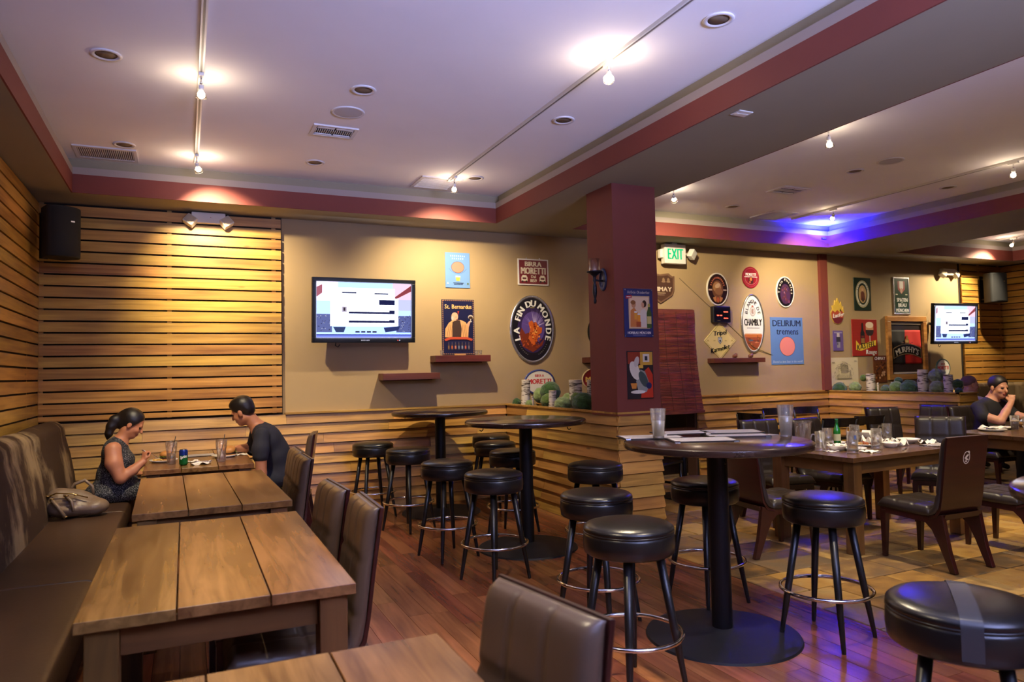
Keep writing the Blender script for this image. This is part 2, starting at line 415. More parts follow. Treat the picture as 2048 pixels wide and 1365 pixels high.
class Sdf:
    def __init__(s): s.p = []
    def cap(s, a, b, ra, rb=None, m=0, k=0.02):
        rb = ra if rb is None else rb; r = max(ra, rb)
        lo = np.minimum(a, b)-r; hi = np.maximum(a, b)+r
        s.p.append((lambda P: d_cap(P, a, b, ra, rb), lo, hi, m, k, 1)); return s
    def chain(s, pts, rs, m=0, k=0.02):
        for i in range(len(pts)-1): s.cap(pts[i], pts[i+1], rs[i], rs[i+1], m, k)
        return s
    def ell(s, c, r, m=0, k=0.02, R=None, op=1):
        q = max(r); lo = np.array(c)-q; hi = np.array(c)+q
        if R is None: lo = np.array(c)-np.array(r); hi = np.array(c)+np.array(r)
        s.p.append((lambda P: d_ell(P, c, r, R), lo, hi, m, k, op)); return s
    def cut(s, n, c, k=0.01):
        """keep the side where (p-c).n < 0"""
        n = np.array(n, np.float32)/np.linalg.norm(n); c = np.array(c, np.float32)
        s.p.append((lambda P: (P-c) @ n, None, None, 0, k, 2)); return s
    def mesh(s, name, h, mats, origin=(0, 0, 0)):
        lo = np.min([p[1] for p in s.p if p[1] is not None and p[5] == 1], 0)-4*h; hi = np.max([p[2] for p in s.p if p[2] is not None and p[5] == 1], 0)+4*h
        n = np.ceil((hi-lo)/h).astype(int)+1
        ax = [lo[i]+h*np.arange(n[i]) for i in range(3)]
        F = np.full(n, 0.3, np.float32)
        for fn, a, b, m, k, op in s.p:
            if a is None: sl = (slice(None),)*3
            else:
                i0 = np.clip(np.floor((a-lo-3*k-3*h)/h).astype(int), 0, n-1); i1 = np.clip(np.ceil((b-lo+3*k+3*h)/h).astype(int)+1, 1, n)
                sl = tuple(slice(i0[i], i1[i]) for i in range(3))
            P = np.stack(np.meshgrid(*[ax[i][sl[i]] for i in range(3)], indexing='ij'), -1).astype(np.float32)
            d = fn(P); f = F[sl]
            if op == 1:
                hh = np.clip(0.5+0.5*(f-d)/k, 0, 1); F[sl] = f+(d-f)*hh-k*hh*(1-hh)
            else:
                e = -d if op == -1 else d
                hh = np.clip(0.5-0.5*(f-e)/k, 0, 1); F[sl] = f+(e-f)*hh+k*hh*(1-hh)
        V, Q = snets(F, lo, h)
        me = bpy.data.meshes.new(name); me.from_pydata((V-np.array(origin)).tolist(), [], Q.tolist())
        for m in mats: me.materials.append(m)
        if len(mats) > 1:
            C = V[Q].mean(1).astype(np.float32); best = np.full((len(mats), len(C)), 9.0, np.float32)
            for fn, a, b, m, k, op in s.p:
                if op == 1: best[m] = np.minimum(best[m], fn(C))
            me.polygons.foreach_set('material_index', best.argmin(0).astype(np.int32))
        me.shade_smooth(); me.update(); return me
def rot_from(fwd, up=(0, 0, 1)):
    """columns: right, forward, up"""
    f = Vector(fwd).normalized(); r = f.cross(Vector(up)).normalized(); u = r.cross(f)
    return np.array([[r.x, f.x, u.x], [r.y, f.y, u.y], [r.z, f.z, u.z]])

# ------------------------------------------------------------------ measures of the room (metres)
XL, XR, YW, YB = -1.26, 13.25, 7.94, -4.0
ZS, ZC, ZW = 3.18, 3.50, 1.085
TX0, BX0, BX1, TY1 = -0.93, 3.243, 4.233, 7.43        # left tray, beam
B2X0, B2X1, T3X1 = 8.48, 9.90, 12.80
PX0, PX1, PY0, CY1 = 3.524, 3.996, 5.45, 5.90          # half wall and column
QX0, QX1, QY0 = 8.90, 9.27, 5.88                       # second half wall
FX = 3.53                                              # wood floor | stone floor

# ------------------------------------------------------------------ materials of the setting
M_tan = plain('tan_paint', (166, 140, 100), 0.75, noise=(3, 0.03), bump=(220, 0.06))
M_soffit = plain('greige_paint', (146, 137, 115), 0.8, noise=(2, 0.03))
M_white = plain('ceiling_paint', (236, 231, 228), 0.85, noise=(2, 0.02))
M_red = plain('red_paint', (118, 54, 44), 0.7, noise=(3, 0.04))
M_cream = plain('cream_trim', (158, 146, 138), 0.7)
M_slat = wood('slat_wood', (138, 94, 34), (200, 152, 70), 0.42, along=1.3, across=26, rand=0.16)
M_clap = wood('wainscot_wood', (136, 94, 38), (200, 152, 74), 0.42, along=1.5, across=26, rand=0.18)
M_back = plain('dark_backing', (38, 28, 20), 0.9)
M_plank = wood('floor_plank_wood', (104, 58, 37), (152, 94, 60), 0.26, along=1.5, across=20, rand=0.22, knots=False, bump=0.05)
M_under = plain('floor_joint', (30, 16, 10), 0.8)
M_grout = plain('stone_grout', (112, 92, 62), 0.85, noise=(30, 0.15))
M_stone = ramp_obj('flagstone', [(80, 62, 40), (132, 96, 48), (164, 124, 60), (170, 138, 80), (122, 92, 56), (104, 86, 64)], 0.42, 7.0, bump=(9, 0.35))
M_black = plain('black_gap', (12, 10, 9), 0.9)
M_blackmetal = plain('black_metal', (26, 26, 29), 0.45, 0.6)
M_chrome = plain('chrome', (225, 225, 228), 0.09, 1.0)
M_whitep = plain('white_plastic', (222, 218, 208), 0.4)

# ------------------------------------------------------------------ floor
fl = struct(MB().box(XL-0.2, YB-0.2, -0.10, FX, YW+0.2, -0.018).build('floor', M_under))
PWID, PLEN = 0.127, 1.22
pm = MB().box(-PLEN/2+0.001, -PWID/2+0.0012, -0.018, PLEN/2-0.001, PWID/2-0.0012, 0.0).mesh('plank', M_plank)
pm_short = {}
random.seed(11)
xs = FX-PWID/2; k = 0
while xs > -0.42 and k < 290:
    y = YW-random.uniform(0.2, PLEN)
    y1 = YW
    while y1 > 0.9:
        y0 = max(y1-PLEN if y1 < YW else y, 0.6)
        L_ = y1-y0
        if L_ > 0.05:
            q = round(L_, 2)
            if abs(L_-PLEN) < 0.005: me = pm
            else:
                me = MB().box(-L_/2+0.001, -PWID/2+0.0012, -0.018, L_/2-0.001, PWID/2-0.0012, 0.0).mesh('plank', M_plank)
            mobj('plank', me, fl, (xs, (y0+y1)/2, 0), PI/2); k += 1
        y1 = y0
        if y0 <= 0.6: break
    xs -= PWID
# boards beyond the frame, behind and beside the camera
MB().box(XL-0.2, YB, -0.018, FX-0.001, 0.598, 0.0).build('plank_field', M_plank, fl)
MB().box(XL-0.2, 0.6, -0.018, xs+PWID/2-0.002, YW, 0.0).build('plank_field', M_plank, fl)
# stone floor: uneven flags in courses
fs_ = struct(MB().box(FX, YB-0.2, -0.10, XR+0.2, YW+0.2, -0.014).build('floor_stone', M_grout))
random.seed(5)
k = 0; y = 2.0; row = 0
while y < YW-0.02:
    d = random.choice((0.30, 0.40, 0.46)); d = min(d, YW-0.005-y)
    x = FX+0.01
    while x < 9.2 and k < 296:
        w = random.choice((0.30, 0.42, 0.52, 0.60))
        if x == FX+0.01: w = random.uniform(0.2, 0.5)
        x1 = min(x+w, 9.3)
        g = 0.006; j = lambda: random.uniform(-0.004, 0.004)
        zt = random.uniform(-0.003, 0.0)
        cx, cy = (x+x1)/2, y+d/2
        c4 = [(x+g+j(), y+g+j()), (x1-g+j(), y+g+j()), (x1-g+j(), y+d-g+j()), (x+g+j(), y+d-g+j())]
        c4 = [(p[0]-cx, p[1]-cy) for p in c4]
        ch = 0.004
        inner = [(p[0]*(1-2*ch/w), p[1]*(1-2*ch/d)) for p in c4]
        mb = MB(); v = [(p[0], p[1], -0.013) for p in c4]+[(p[0], p[1], zt-0.003) for p in c4]+[(p[0], p[1], zt) for p in inner]
        f = [(8, 9, 10, 11)]+[(i, (i+1) % 4, 4+(i+1) % 4, 4+i) for i in range(4)]+[(4+i, 4+(i+1) % 4, 8+(i+1) % 4, 8+i) for i in range(4)]
        mb.add(v, f); mb.build('flagstone', M_stone, fs_, loc=(cx, cy, 0)); k += 1
        x = x1
    y += d
MB().box(9.3, YB, -0.013, XR, YW, -0.002).build('flagstone_field', M_stone, fs_)
MB().box(FX+0.002, YB, -0.013, 9.3, 2.0, -0.002).build('flagstone_field', M_stone, fs_)

# ------------------------------------------------------------------ walls
DX0, DX1, DZ = 5.55, 6.40, 2.29                        # doorway in the far wall
wf = MB()
for a in ((XL-0.2, 0, DX0, 3.6), (DX1, 0, XR+0.2, 3.6), (DX0, DZ, DX1, 3.6)):
    wf.box(a[0], YW, a[1], a[2], YW+0.16, a[3])
wall_far = struct(wf.build('wall_far', M_tan))
wall_left = struct(MB().box(XL-0.2, YB, 0, XL, YW, 3.6).build('wall_left', M_back))
wall_right = struct(MB().box(XR, YB, 0, XR+0.2, YW, 3.6).build('wall_right', M_back))
wb = MB(); xx = XL-0.2
for wx in (-0.1, 2.1, 6.4):  # openings made for the added ceiling fill lights
    wb.box(xx, YB-0.12, 0, wx-1.0, YB, 3.6); wb.box(wx-1.0, YB-0.12, 0, wx+1.0, YB, 0.85); wb.box(wx-1.0, YB-0.12, 2.65, wx+1.0, YB, 3.6); xx = wx+1.0
wb.box(xx, YB-0.12, 0, XR+0.2, YB, 3.6)
struct(wb.build('wall_back', M_tan))
# passage behind the doorway
pb = MB(); pb.box(DX0-0.3, YW+1.2, 0, DX1+0.3, YW+1.3, 2.6); pb.box(DX0-0.4, YW+0.16, 0, DX0-0.3, YW+1.3, 2.6); pb.box(DX1+0.3, YW+0.16, 0, DX1+0.4, YW+1.3, 2.6)
pb.box(DX0-0.4, YW+0.16, 2.6, DX1+0.4, YW+1.3, 2.7); pb.box(DX0-0.4, YW+0.16, -0.1, DX1+0.4, YW+1.3, 0)
struct(pb.build('wall_passage', plain('passage_paint', (120, 96, 70), 0.8)))
struct(MB().box(DX1-0.03, YW-0.012, 0, DX1, YW+0.16, DZ).box(DX0, YW-0.012, DZ-0.03, DX1-0.03, YW+0.16, DZ).build('trim_1', plain('door_trim', (72, 46, 34), 0.6)))

# pilaster
struct(MB().box(8.81, YW-0.05, ZW, 8.96, YW, ZS).build('trim_2', M_red))

# ------------------------------------------------------------------ horizontal slats
def slats(parent, origin, along, out, length, z0, z1, cuts, pitch=0.1115, gap=0.017, th=0.02, rise=0.018):
    """boards running along 'along', standing off the wall on furring strips"""
    a = Vector(along); rz = math.atan2(a.y, a.x); o = Vector(out)
    z = z1-pitch; n = 0
    while z > z0-pitch*0.85:
        zz0 = max(z, z0)
        st = [0]+[c+random.uniform(-0.0, 0.0) for c in cuts]+[length]
        for s0, s1 in zip(st, st[1:]):
            L_ = s1-s0; t = th+random.uniform(-0.002, 0.002)
            mb = MB().box(-L_/2+0.001, -t, 0, L_/2-0.001, 0, z+pitch-gap-zz0)
            p = Vector(origin)+a*((s0+s1)/2)+o*rise
            ob = mb.build('slat', M_slat, parent, loc=(p.x, p.y, zz0), rz=rz)
        z -= pitch; n += 1
def furring(parent, origin, along, out, at, z0, z1, rise=0.018):
    a = Vector(along); rz = math.atan2(a.y, a.x); o = Vector(out)
    for s in at:
        p = Vector(origin)+a*s+o*0
        MB().box(-0.02, -rise, 0, 0.02, 0, z1-z0).build('furring_strip', M_slat, parent, loc=(p.x, p.y, z0), rz=rz)
random.seed(3)
SLX = 0.934
# far wall, left panel (faces -y): local y of a board points back to the wall
bk = MB().box(XL, YW-0.006, 1.0, SLX+0.01, YW, ZS).build('slat_backing', M_back, wall_far)
slats(wall_far, (XL, YW-0.006, 0), (1, 0, 0), (0, -1, 0), SLX-XL, ZW+0.02, ZS-0.005, [])
furring(wall_far, (XL, YW-0.006, 0), (1, 0, 0), (0, -1, 0), [0.03, 1.12, 2.12], 1.1, ZS)
# left wall (faces +x)
slats(wall_left, (XL, YW-0.03, 0), (0, -1, 0), (1, 0, 0), 4.4, 0.75, ZS-0.005, [])
furring(wall_left, (XL, YW-0.03, 0), (0, -1, 0), (1, 0, 0), [0.45, 1.6, 2.7], 0.8, ZS)
# far wall, right panel and right wall
SRX = 12.14
MB().box(SRX-0.03, YW-0.006, 0.9, XR, YW, ZS).build('slat_backing', M_back, wall_far)
slats(wall_far, (SRX, YW-0.006, 0), (1, 0, 0), (0, -1, 0), XR-SRX, 0.95, ZS-0.005, [])
furring(wall_far, (SRX, YW-0.006, 0), (1, 0, 0), (0, -1, 0), [0.03, 0.5, 1.05], 0.95, ZS)
slats(wall_right, (XR, 2.6, 0), (0, 1, 0), (-1, 0, 0), YW-0.03-2.6, 0.6, ZS-0.005, [2.7])

# ------------------------------------------------------------------ lapped wainscot boards, upper edge standing proud
def lap_mesh(L_, h=0.104, flip=1):
    return MB().add([(-L_/2, -0.036, 0.004), (L_/2, -0.036, 0.004), (L_/2, -0.012, h-0.006), (-L_/2, -0.012, h-0.006), (-L_/2, 0, 0.004), (L_/2, 0, 0.004), (L_/2, 0, h-0.006), (-L_/2, 0, h-0.006)],
        [(0, 1, 2, 3), (3, 2, 6, 7), (7, 6, 5, 4), (4, 5, 1, 0), (0, 3, 7, 4), (1, 5, 6, 2)]).mesh('lap_board', M_clap)
def wains(parent, origin, along, length, z1=ZW, rows=10, seams=1.9, out=0.0, flare=0.0):
    """the boards' outer face looks along the right-hand normal of 'along'"""
    a = Vector(along).normalized(); rz = math.atan2(a.y, a.x); nrm = Vector((a.y, -a.x, 0)); h = z1/rows
    for r in range(rows):
        z = z1-(r+1)*h; s = 0.0; first = True
        while s < length-0.02:
            L_ = random.uniform(0.5, 1.0)*seams*(0.6 if first else 1); first = False
            if length-s-L_ < 0.35: L_ = length-s
            p = Vector(origin)+a*(s+L_/2)+nrm*(flare*r/rows+random.uniform(-0.0025, 0.0025))
            mobj('lap_board', lap_mesh(L_-0.002, h+0.003), parent, (p.x, p.y, z-0.002), rz)
            s += L_
random.seed(21)
wn = struct(MB().box(XL, YW-0.012, 0, PX0+0.02, YW, ZW).build('wall_far_wainscot', M_back))
wains(wn, (XL+0.02, YW-0.012, 0), (1, 0, 0), PX0-XL-0.02, flare=0.03)
MB().box(SLX+0.03, YW-0.05, ZW-0.004, PX0, YW, ZW+0.016).build('cap_board', M_clap, wn)
wn2 = struct(MB().box(DX1, YW-0.012, 0, QX0+0.02, YW, ZW).build('wall_far_wainscot', M_back))
wains(wn2, (DX1+0.005, YW-0.012, 0), (1, 0, 0), QX0-DX1-0.01, flare=0.03)
MB().box(DX1, YW-0.05, ZW-0.004, QX0, YW, ZW+0.016).build('cap_board', M_clap, wn2)
wn3 = struct(MB().box(PX1-0.02, YW-0.012, 0, DX0, YW, ZW).build('wall_far_wainscot', M_back))
wains(wn3, (PX1, YW-0.012, 0), (1, 0, 0), DX0-PX1-0.005, flare=0.03)
# half wall under the column
hw = struct(MB().box(PX0+0.03, PY0+0.03, 0, PX1-0.03, YW, ZW-0.09).build('wall_half', M_back))
wains(hw, (PX0+0.03, YW-0.03, 0), (0, -1, 0), YW-0.03-PY0, flare=0.03)
wains(hw, (PX0, PY0+0.03, 0), (1, 0, 0), PX1-PX0, flare=0.03, seams=3)
wains(hw, (PX1-0.03, PY0, 0), (0, 1, 0), YW-0.03-PY0, flare=0.03)
for a in ((PX0-0.004, CY1, PX0+0.05, YW), (PX1-0.05, CY1, PX1+0.004, YW), (PX0-0.004, PY0-0.004, PX1+0.004, PY0+0.02), (PX0-0.004, PY0, PX0+0.02, CY1)):
    MB().box(a[0], a[1], ZW-0.004, a[2], a[3], ZW+0.014).build('cap_board', M_clap, hw)
MB().box(PX0+0.05, CY1, ZW-0.09, PX1-0.05, YW, ZW-0.03).build('planter_soil', plain('planter_soil', (52, 42, 30), 0.95, noise=(30, 0.3), bump=(60, 0.6)), hw)
# second half wall
h2 = struct(MB().box(QX0+0.03, QY0+0.03, 0, QX1-0.03, YW, ZW-0.09).build('wall_half', M_back))
wains(h2, (QX0+0.03, YW-0.03, 0), (0, -1, 0), YW-0.03-QY0, flare=0.02)
wains(h2, (QX0, QY0+0.03, 0), (1, 0, 0), QX1-QX0, flare=0.02, seams=3)
for a in ((QX0-0.004, QY0, QX0+0.05, YW), (QX1-0.05, QY0, QX1+0.004, YW), (QX0-0.004, QY0-0.004, QX1+0.004, QY0+0.05)):
    MB().box(a[0], a[1], ZW-0.004, a[2], a[3], ZW+0.014).build('cap_board', M_clap, h2)
MB().box(QX0+0.05, QY0+0.05, ZW-0.09, QX1-0.05, YW, ZW-0.03).build('planter_soil', _M['planter_soil'], h2)

# ------------------------------------------------------------------ column
struct(MB().box(PX0, PY0, ZW-0.02, PX1, CY1, ZS+0.01).build('column', M_red))

# ------------------------------------------------------------------ ceiling, soffits, beams with coves
struct(MB().box(XL-0.2, YB-0.2, ZC, XR+0.2, YW+0.2, ZC+0.1).build('ceiling', M_white))
LIP = 3.41
def soffit(name, x0, y0, x1, y1, core, faces):
    """slab with a lip; core is the part that reaches the ceiling; faces: list of ('x-',a0,a1) red fascia sides"""
    o = struct(MB().box(x0, y0, ZS, x1, y1, LIP).box(*core[:2], LIP, *core[2:], ZC).build(name, M_soffit))
    for s, a0, a1 in faces:
        t = 0.012
        if s == 'y-': b1 = (a0, y0-t, ZS, a1, y0, 3.35); b2 = (a0, y0-t, 3.35, a1, y0, LIP+0.004)
        if s == 'y+': b1 = (a0, y1, ZS, a1, y1+t, 3.35); b2 = (a0, y1, 3.35, a1, y1+t, LIP+0.004)
        if s == 'x-': b1 = (x0-t, a0, ZS, x0, a1, 3.35); b2 = (x0-t, a0, 3.35, x0, a1, LIP+0.004)
        if s == 'x+': b1 = (x1, a0, ZS, x1+t, a1, 3.35); b2 = (x1, a0, 3.35, x1+t, a1, LIP+0.004)
        MB().box(*b1).build('fascia', M_red, o); MB().box(*b2).build('cove_lip', M_cream, o)
    return o
soffit('ceiling_soffit_far', XL, TY1, XR, YW, (XL, TY1+0.03, XR, YW), [('y-', TX0, BX0), ('y-', BX1, B2X0), ('y-', B2X1, T3X1)])
soffit('ceiling_soffit_left', XL, YB, TX0, TY1, (XL, YB, TX0-0.03, TY1), [('x+', YB+0.8, TY1)])
soffit('ceiling_soffit_right', T3X1, YB, XR, TY1, (T3X1+0.03, YB, XR, TY1), [('x-', YB+0.8, TY1)])
soffit('ceiling_soffit_back', TX0, YB, T3X1, YB+0.8, (TX0, YB, T3X1, YB+0.77), [('y+', TX0, BX0), ('y+', BX1, B2X0), ('y+', B2X1, T3X1)])
soffit('ceiling_beam', BX0, YB+0.8, BX1, TY1, (BX0+0.03, YB+0.8, BX1-0.03, TY1), [('x-', YB+0.8, TY1), ('x+', YB+0.8, TY1)])
soffit('ceiling_beam', B2X0, YB+0.8, B2X1, TY1, (B2X0+0.03, YB+0.8, B2X1-0.03, TY1), [('x-', YB+0.8, TY1), ('x+', YB+0.8, TY1)])

# ------------------------------------------------------------------ unseen window frames added around the ceiling fill lights behind the camera
for i, wx in enumerate((-0.1, 2.1, 6.4)):
    w = MB()
    w.box(wx-1.0, YB-0.02, 0.85, wx-0.94, YB+0.03, 2.65); w.box(wx+0.94, YB-0.02, 0.85, wx+1.0, YB+0.03, 2.65)
    w.box(wx-0.94, YB-0.02, 0.85, wx+0.94, YB+0.03, 0.91); w.box(wx-0.94, YB-0.02, 2.59, wx+0.94, YB+0.03, 2.65)
    struct(w.build('window_%d' % (i+1), plain('window_frame', (60, 44, 34), 0.5)))

# ------------------------------------------------------------------ track lighting
M_bulb = glow('lit_bulb', (255, 236, 205), 60)
M_lampglass = glass('lamp_glass', (255, 250, 240), 0.08)
WARM = (1.0, 0.82, 0.53)
def track(label, x, y0, y1, group='ceiling tracks'):
    t = thing('light_track', label, 'track', (x, (y0+y1)/2, ZC), 0, group)
    L_ = (y1-y0)/2
    MB().box(-0.017, -L_, -0.022, 0.017, L_, 0).build('rail', M_whitep, t)
    MB().box(-0.006, -L_+0.02, -0.024, 0.006, L_-0.02, -0.0215).build('slot', plain('slot_grey', (120, 112, 104), 0.5), t)
    MB().box(-0.020, L_-0.05, -0.026, 0.020, L_+0.002, 0).build('end_cap', M_whitep, t)
    return t
track('white light track above the left row of wooden tables', 0.10, -1.5, 7.2)
track('white light track above the high tables', 2.50, -1.5, 6.95)
track('white light track just right of the ceiling beam', 4.95, -1.0, 6.75)
track('white light track in the blue-lit ceiling recess', 7.55, -1.0, 7.2)
track('white light track in the farthest ceiling recess', 12.2, 2.5, 7.30)
def lamp(label, x, y, aim, power, spot=75, leak=0.10, blend=0.6):
    t = thing('track_lamp', label, 'lamp', (x, y, ZC-0.022), 0, 'track lamps')
    d = (Vector(aim)-Vector((x, y, 3.35))).normalized()
    MB().box(-0.016, -0.05, -0.022, 0.016, 0.05, 0.001).build('adapter', M_whitep, t, bevel=0.004)
    MB().tube((0, 0, -0.02), (0, 0, -0.075), 0.007).build('stem', M_chrome, t, smooth=True)
    q = d.to_track_quat('Z', 'Y').to_matrix()
    c = Vector((0, 0, -0.078))
    def put(mb): return mb.xf(lambda p: c+q @ p)
    put(MB().lathe([(0, -0.012), (0.017, -0.012), (0.018, 0.018), (0.014, 0.024), (0, 0.024)], 16)).build('socket', M_whitep, t, smooth=True)
    put(MB().lathe([(0.012, 0.022), (0.020, 0.034), (0.032, 0.055), (0.038, 0.075), (0.036, 0.075), (0.030, 0.056), (0.018, 0.036), (0.010, 0.024)], 20)).build('reflector', M_lampglass, t, smooth=True)
    put(MB().ell((0, 0, 0.052), (0.024, 0.024, 0.026), 14, 8)).build('bulb', M_bulb, t, smooth=True)
    wp = Vector((x, y, ZC-0.022))+c+q @ Vector((0, 0, 0.085))
    l = bpy.data.lights.new('lamp_beam', 'SPOT'); l.energy = power; l.color = WARM; l.spot_size = math.radians(spot); l.spot_blend = blend; l.shadow_soft_size = 0.022
    o = bpy.data.objects.new('lamp_beam', l); COL.objects.link(o); o.location = wp-Vector((x, y, ZC-0.022)); o.parent = t
    o.rotation_euler = d.to_track_quat('-Z', 'Y').to_euler()
    l2 = bpy.data.lights.new('lamp_spill', 'POINT'); l2.energy = power*leak*0.5; l2.color = (1.0, 0.82, 0.66); l2.shadow_soft_size = 0.05
    o2 = bpy.data.objects.new('lamp_spill', l2); COL.objects.link(o2); o2.location = o.location; o2.parent = t
    return t
lamp('lit track lamp over the front wooden tables', 0.10, 5.03, (0.12, 6.45, 0.75), 320, 76, 0.03, 0.9)
lamp('lit track lamp washing the slatted wall panel', 0.10, 6.90, (0.45, 7.90, 2.35), 340, 90, 0.03, 1.0)
lamp('brightest lit track lamp in the middle of the ceiling', 2.50, 3.86, (1.2, 2.1, 0.9), 260, 84, 0.06, 0.9)
lamp('lit track lamp washing the wall by the blue poster', 2.50, 6.78, (2.75, 7.90, 1.8), 265, 112, 0.03, 0.9)
lamp('lit track lamp beside the ceiling beam, nearer of two', 4.95, 4.29, (5.35, 4.35, 0.7), 260, 70, 0.025, 0.5)
lamp('lit track lamp beside the column top', 4.95, 6.40, (6.4, 7.93, 2.0), 235, 96, 0.025, 0.9)
lamp('lit track lamp in front of the blue glow', 7.55, 6.52, (8.4, 7.93, 2.0), 235, 96, 0.012, 0.9)
lamp('lit track lamp at the right edge of the picture', 7.55, 4.33, (7.7, 4.7, 0.7), 270, 76, 0.025, 0.5)
lamp('lit track lamp over the far right corner', 12.2, 7.05, (11.7, 7.93, 2.0), 310, 110, 0.03, 0.9)
lamp('track lamp above the camera, over the nearest wooden table', 0.10, 2.3, (0.35, 2.4, 0.7), 185, 92, 0.03, 0.9)  # assumed lamps from here on, unseen, added to light the foreground
lamp('track lamp above the right foreground, over the round high table', 2.50, 1.6, (2.6, 2.9, 0.9), 190, 84, 0.03, 0.9)
lamp('track lamp out of view above the stone floor', 4.95, 1.9, (5.3, 3.2, 0.1), 190, 58, 0.03, 0.4)
lamp('track lamp out of view in the blue-lit recess', 7.55, 2.2, (7.2, 3.1, 0.5), 170, 80, 0.03, 0.9)

# assumed blue light with no visible fixture, added for the blue ceiling glow
t = thing('wash_light', 'small blue wash light fixed to the fascia in the ceiling corner', 'light', (8.36, TY1-0.012, 3.30), 0)
MB().box(-0.035, -0.035, -0.012, 0.035, 0.0, 0.012).build('housing', plain('wash_housing', (60, 34, 34), 0.6), t, bevel=0.004)
MB().box(-0.03, -0.03, 0.012, 0.03, -0.005, 0.015).build('diffuser', glow('blue_led', (50, 60, 255), 12), t)  # glowing cover made up for the assumed blue light
l = bpy.data.lights.new('blue_beam', 'AREA'); l.shape = 'RECTANGLE'; l.size = 0.30; l.size_y = 0.10; l.energy = 300; l.color = (0.004, 0.006, 1.0)  # added area light, wider than its housing, tints the ceiling blue
o = bpy.data.objects.new('blue_beam', l); COL.objects.link(o); o.location = (-0.14, -0.12, 0.02); o.rotation_euler = (PI-0.25, 0.2, 0); o.parent = t

# ------------------------------------------------------------------ things in the ceiling
M_trim = plain('fitting_white', (214, 208, 204), 0.5)
M_dim = plain('fitting_dark', (118, 100, 78), 0.6)
dl = None
def downlight(x, y, label):
    global dl
    if dl is None:
        dl = thing('downlight', label, 'downlight', (x, y, ZC), 0, 'recessed downlights')
        MB().lathe([(0.062, 0.0), (0.088, 0.0), (0.090, -0.004), (0.086, -0.009), (0.070, -0.010), (0.062, -0.004)], 32).build('trim_ring', M_trim, dl, smooth=True)
        MB().lathe([(0, -0.001), (0.063, -0.002), (0.063, 0.0), (0, 0.0)], 32).build('lens', M_dim, dl, smooth=True)
    else: dup(dl, (x, y, ZC), 0, label)
for x, y, l in ((-0.44, 4.97, 'recessed ceiling downlight nearest the left ceiling edge'), (1.15, 4.94, 'recessed ceiling downlight beside the round ceiling speaker'),
                (-0.47, 6.86, 'recessed ceiling downlight beside the wide air grille'), (1.12, 6.82, 'recessed ceiling downlight beyond the small louvred vent'),
                (2.77, 4.96, 'recessed ceiling downlight right of the middle lamp track'), (2.74, 6.81, 'recessed ceiling downlight by the square ceiling diffuser'),
                (2.81, 3.17, 'largest looking recessed ceiling downlight, beside the dark red fascia'), (6.35, 5.19, 'recessed ceiling downlight nearest the ceiling speaker in the right recess'),
                (6.26, 6.92, 'recessed ceiling downlight close to the blue glow'), (7.99, 5.30, 'recessed ceiling downlight between lamp track and second beam')):
    downlight(x, y, l)
def cspk(x, y, label):
    t = thing('ceiling_speaker', label, 'speaker', (x, y, ZC), 0, 'round ceiling speakers')
    MB().lathe([(0.105, 0), (0.125, 0), (0.126, -0.005), (0.118, -0.010), (0.105, -0.006)], 36).build('trim_ring', M_trim, t, smooth=True)
    MB().lathe([(0.106, -0.005), (0.06, -0.009), (0, -0.010)][::-1], 36).build('grille', plain('speaker_grille', (186, 182, 184), 0.6, bump=(700, 0.3)), t, smooth=True)
cspk(1.14, 5.41, 'round flush ceiling speaker by the louvred vent')
cspk(6.38, 4.80, 'round flush ceiling speaker in the right ceiling recess')
def vent(x, y, label, s=0.18, n=9):
    t = thing('ceiling_vent', label, 'vent', (x, y, ZC), 0, 'louvred ceiling vents')
    f = MB()
    for a in ((-s, -s*0.72, s, -s*0.58), (-s, s*0.58, s, s*0.72), (-s, -s*0.58, -s*0.84, s*0.58), (s*0.84, -s*0.58, s, s*0.58)): f.box(a[0], a[1], -0.012, a[2], a[3], 0)
    f.build('frame', M_trim, t)
    MB().box(-s*0.84, -s*0.58, -0.003, s*0.84, s*0.58, 0).build('duct', M_black, t)
    for i in range(n*2):
        u = -s*0.8+1.6*s*i/(n*2-1)
        MB().box(-0.0025, -s*0.16, -0.011, 0.0025, s*0.26, -0.003).build('louvre', M_trim, t, loc=(u, 0, 0))
    for q in (-1, 1):
        MB().box(-s*0.38, -0.006, -0.011, s*0.38, 0.006, -0.003).build('louvre', M_trim, t, loc=(q*s*0.42, s*0.46, 0))
        MB().box(-s*0.38, -0.014, -0.011, s*0.38, 0.014, -0.003).build('louvre', M_trim, t, loc=(q*s*0.42, -s*0.40, 0))
    return t
vent(1.12, 5.88, 'small louvred ceiling vent near the round speaker')
vent(6.29, 6.04, 'louvred ceiling vent in the right ceiling recess', 0.2)
t = thing('air_grille', 'wide ceiling air grille in the left ceiling corner', 'vent', (-0.63, 7.18, ZC), 0)
t.scale = (0.72, 1.25, 1.0)
f = MB()
for a in ((-0.34, -0.15, 0.34, -0.12), (-0.34, 0.12, 0.34, 0.15), (-0.34, -0.12, -0.30, 0.12), (0.30, -0.12, 0.34, 0.12)): f.box(a[0], a[1], -0.012, a[2], a[3], 0)
f.build('frame', M_trim, t); MB().box(-0.30, -0.12, -0.003, 0.30, 0.12, 0).build('duct', plain('duct_brown', (90, 72, 52), 0.8), t)
for i in range(28): MB().box(-0.004, -0.12, -0.011, 0.004, 0.12, -0.003).build('louvre', M_trim, t, loc=(-0.29+0.58*i/27, 0, 0))
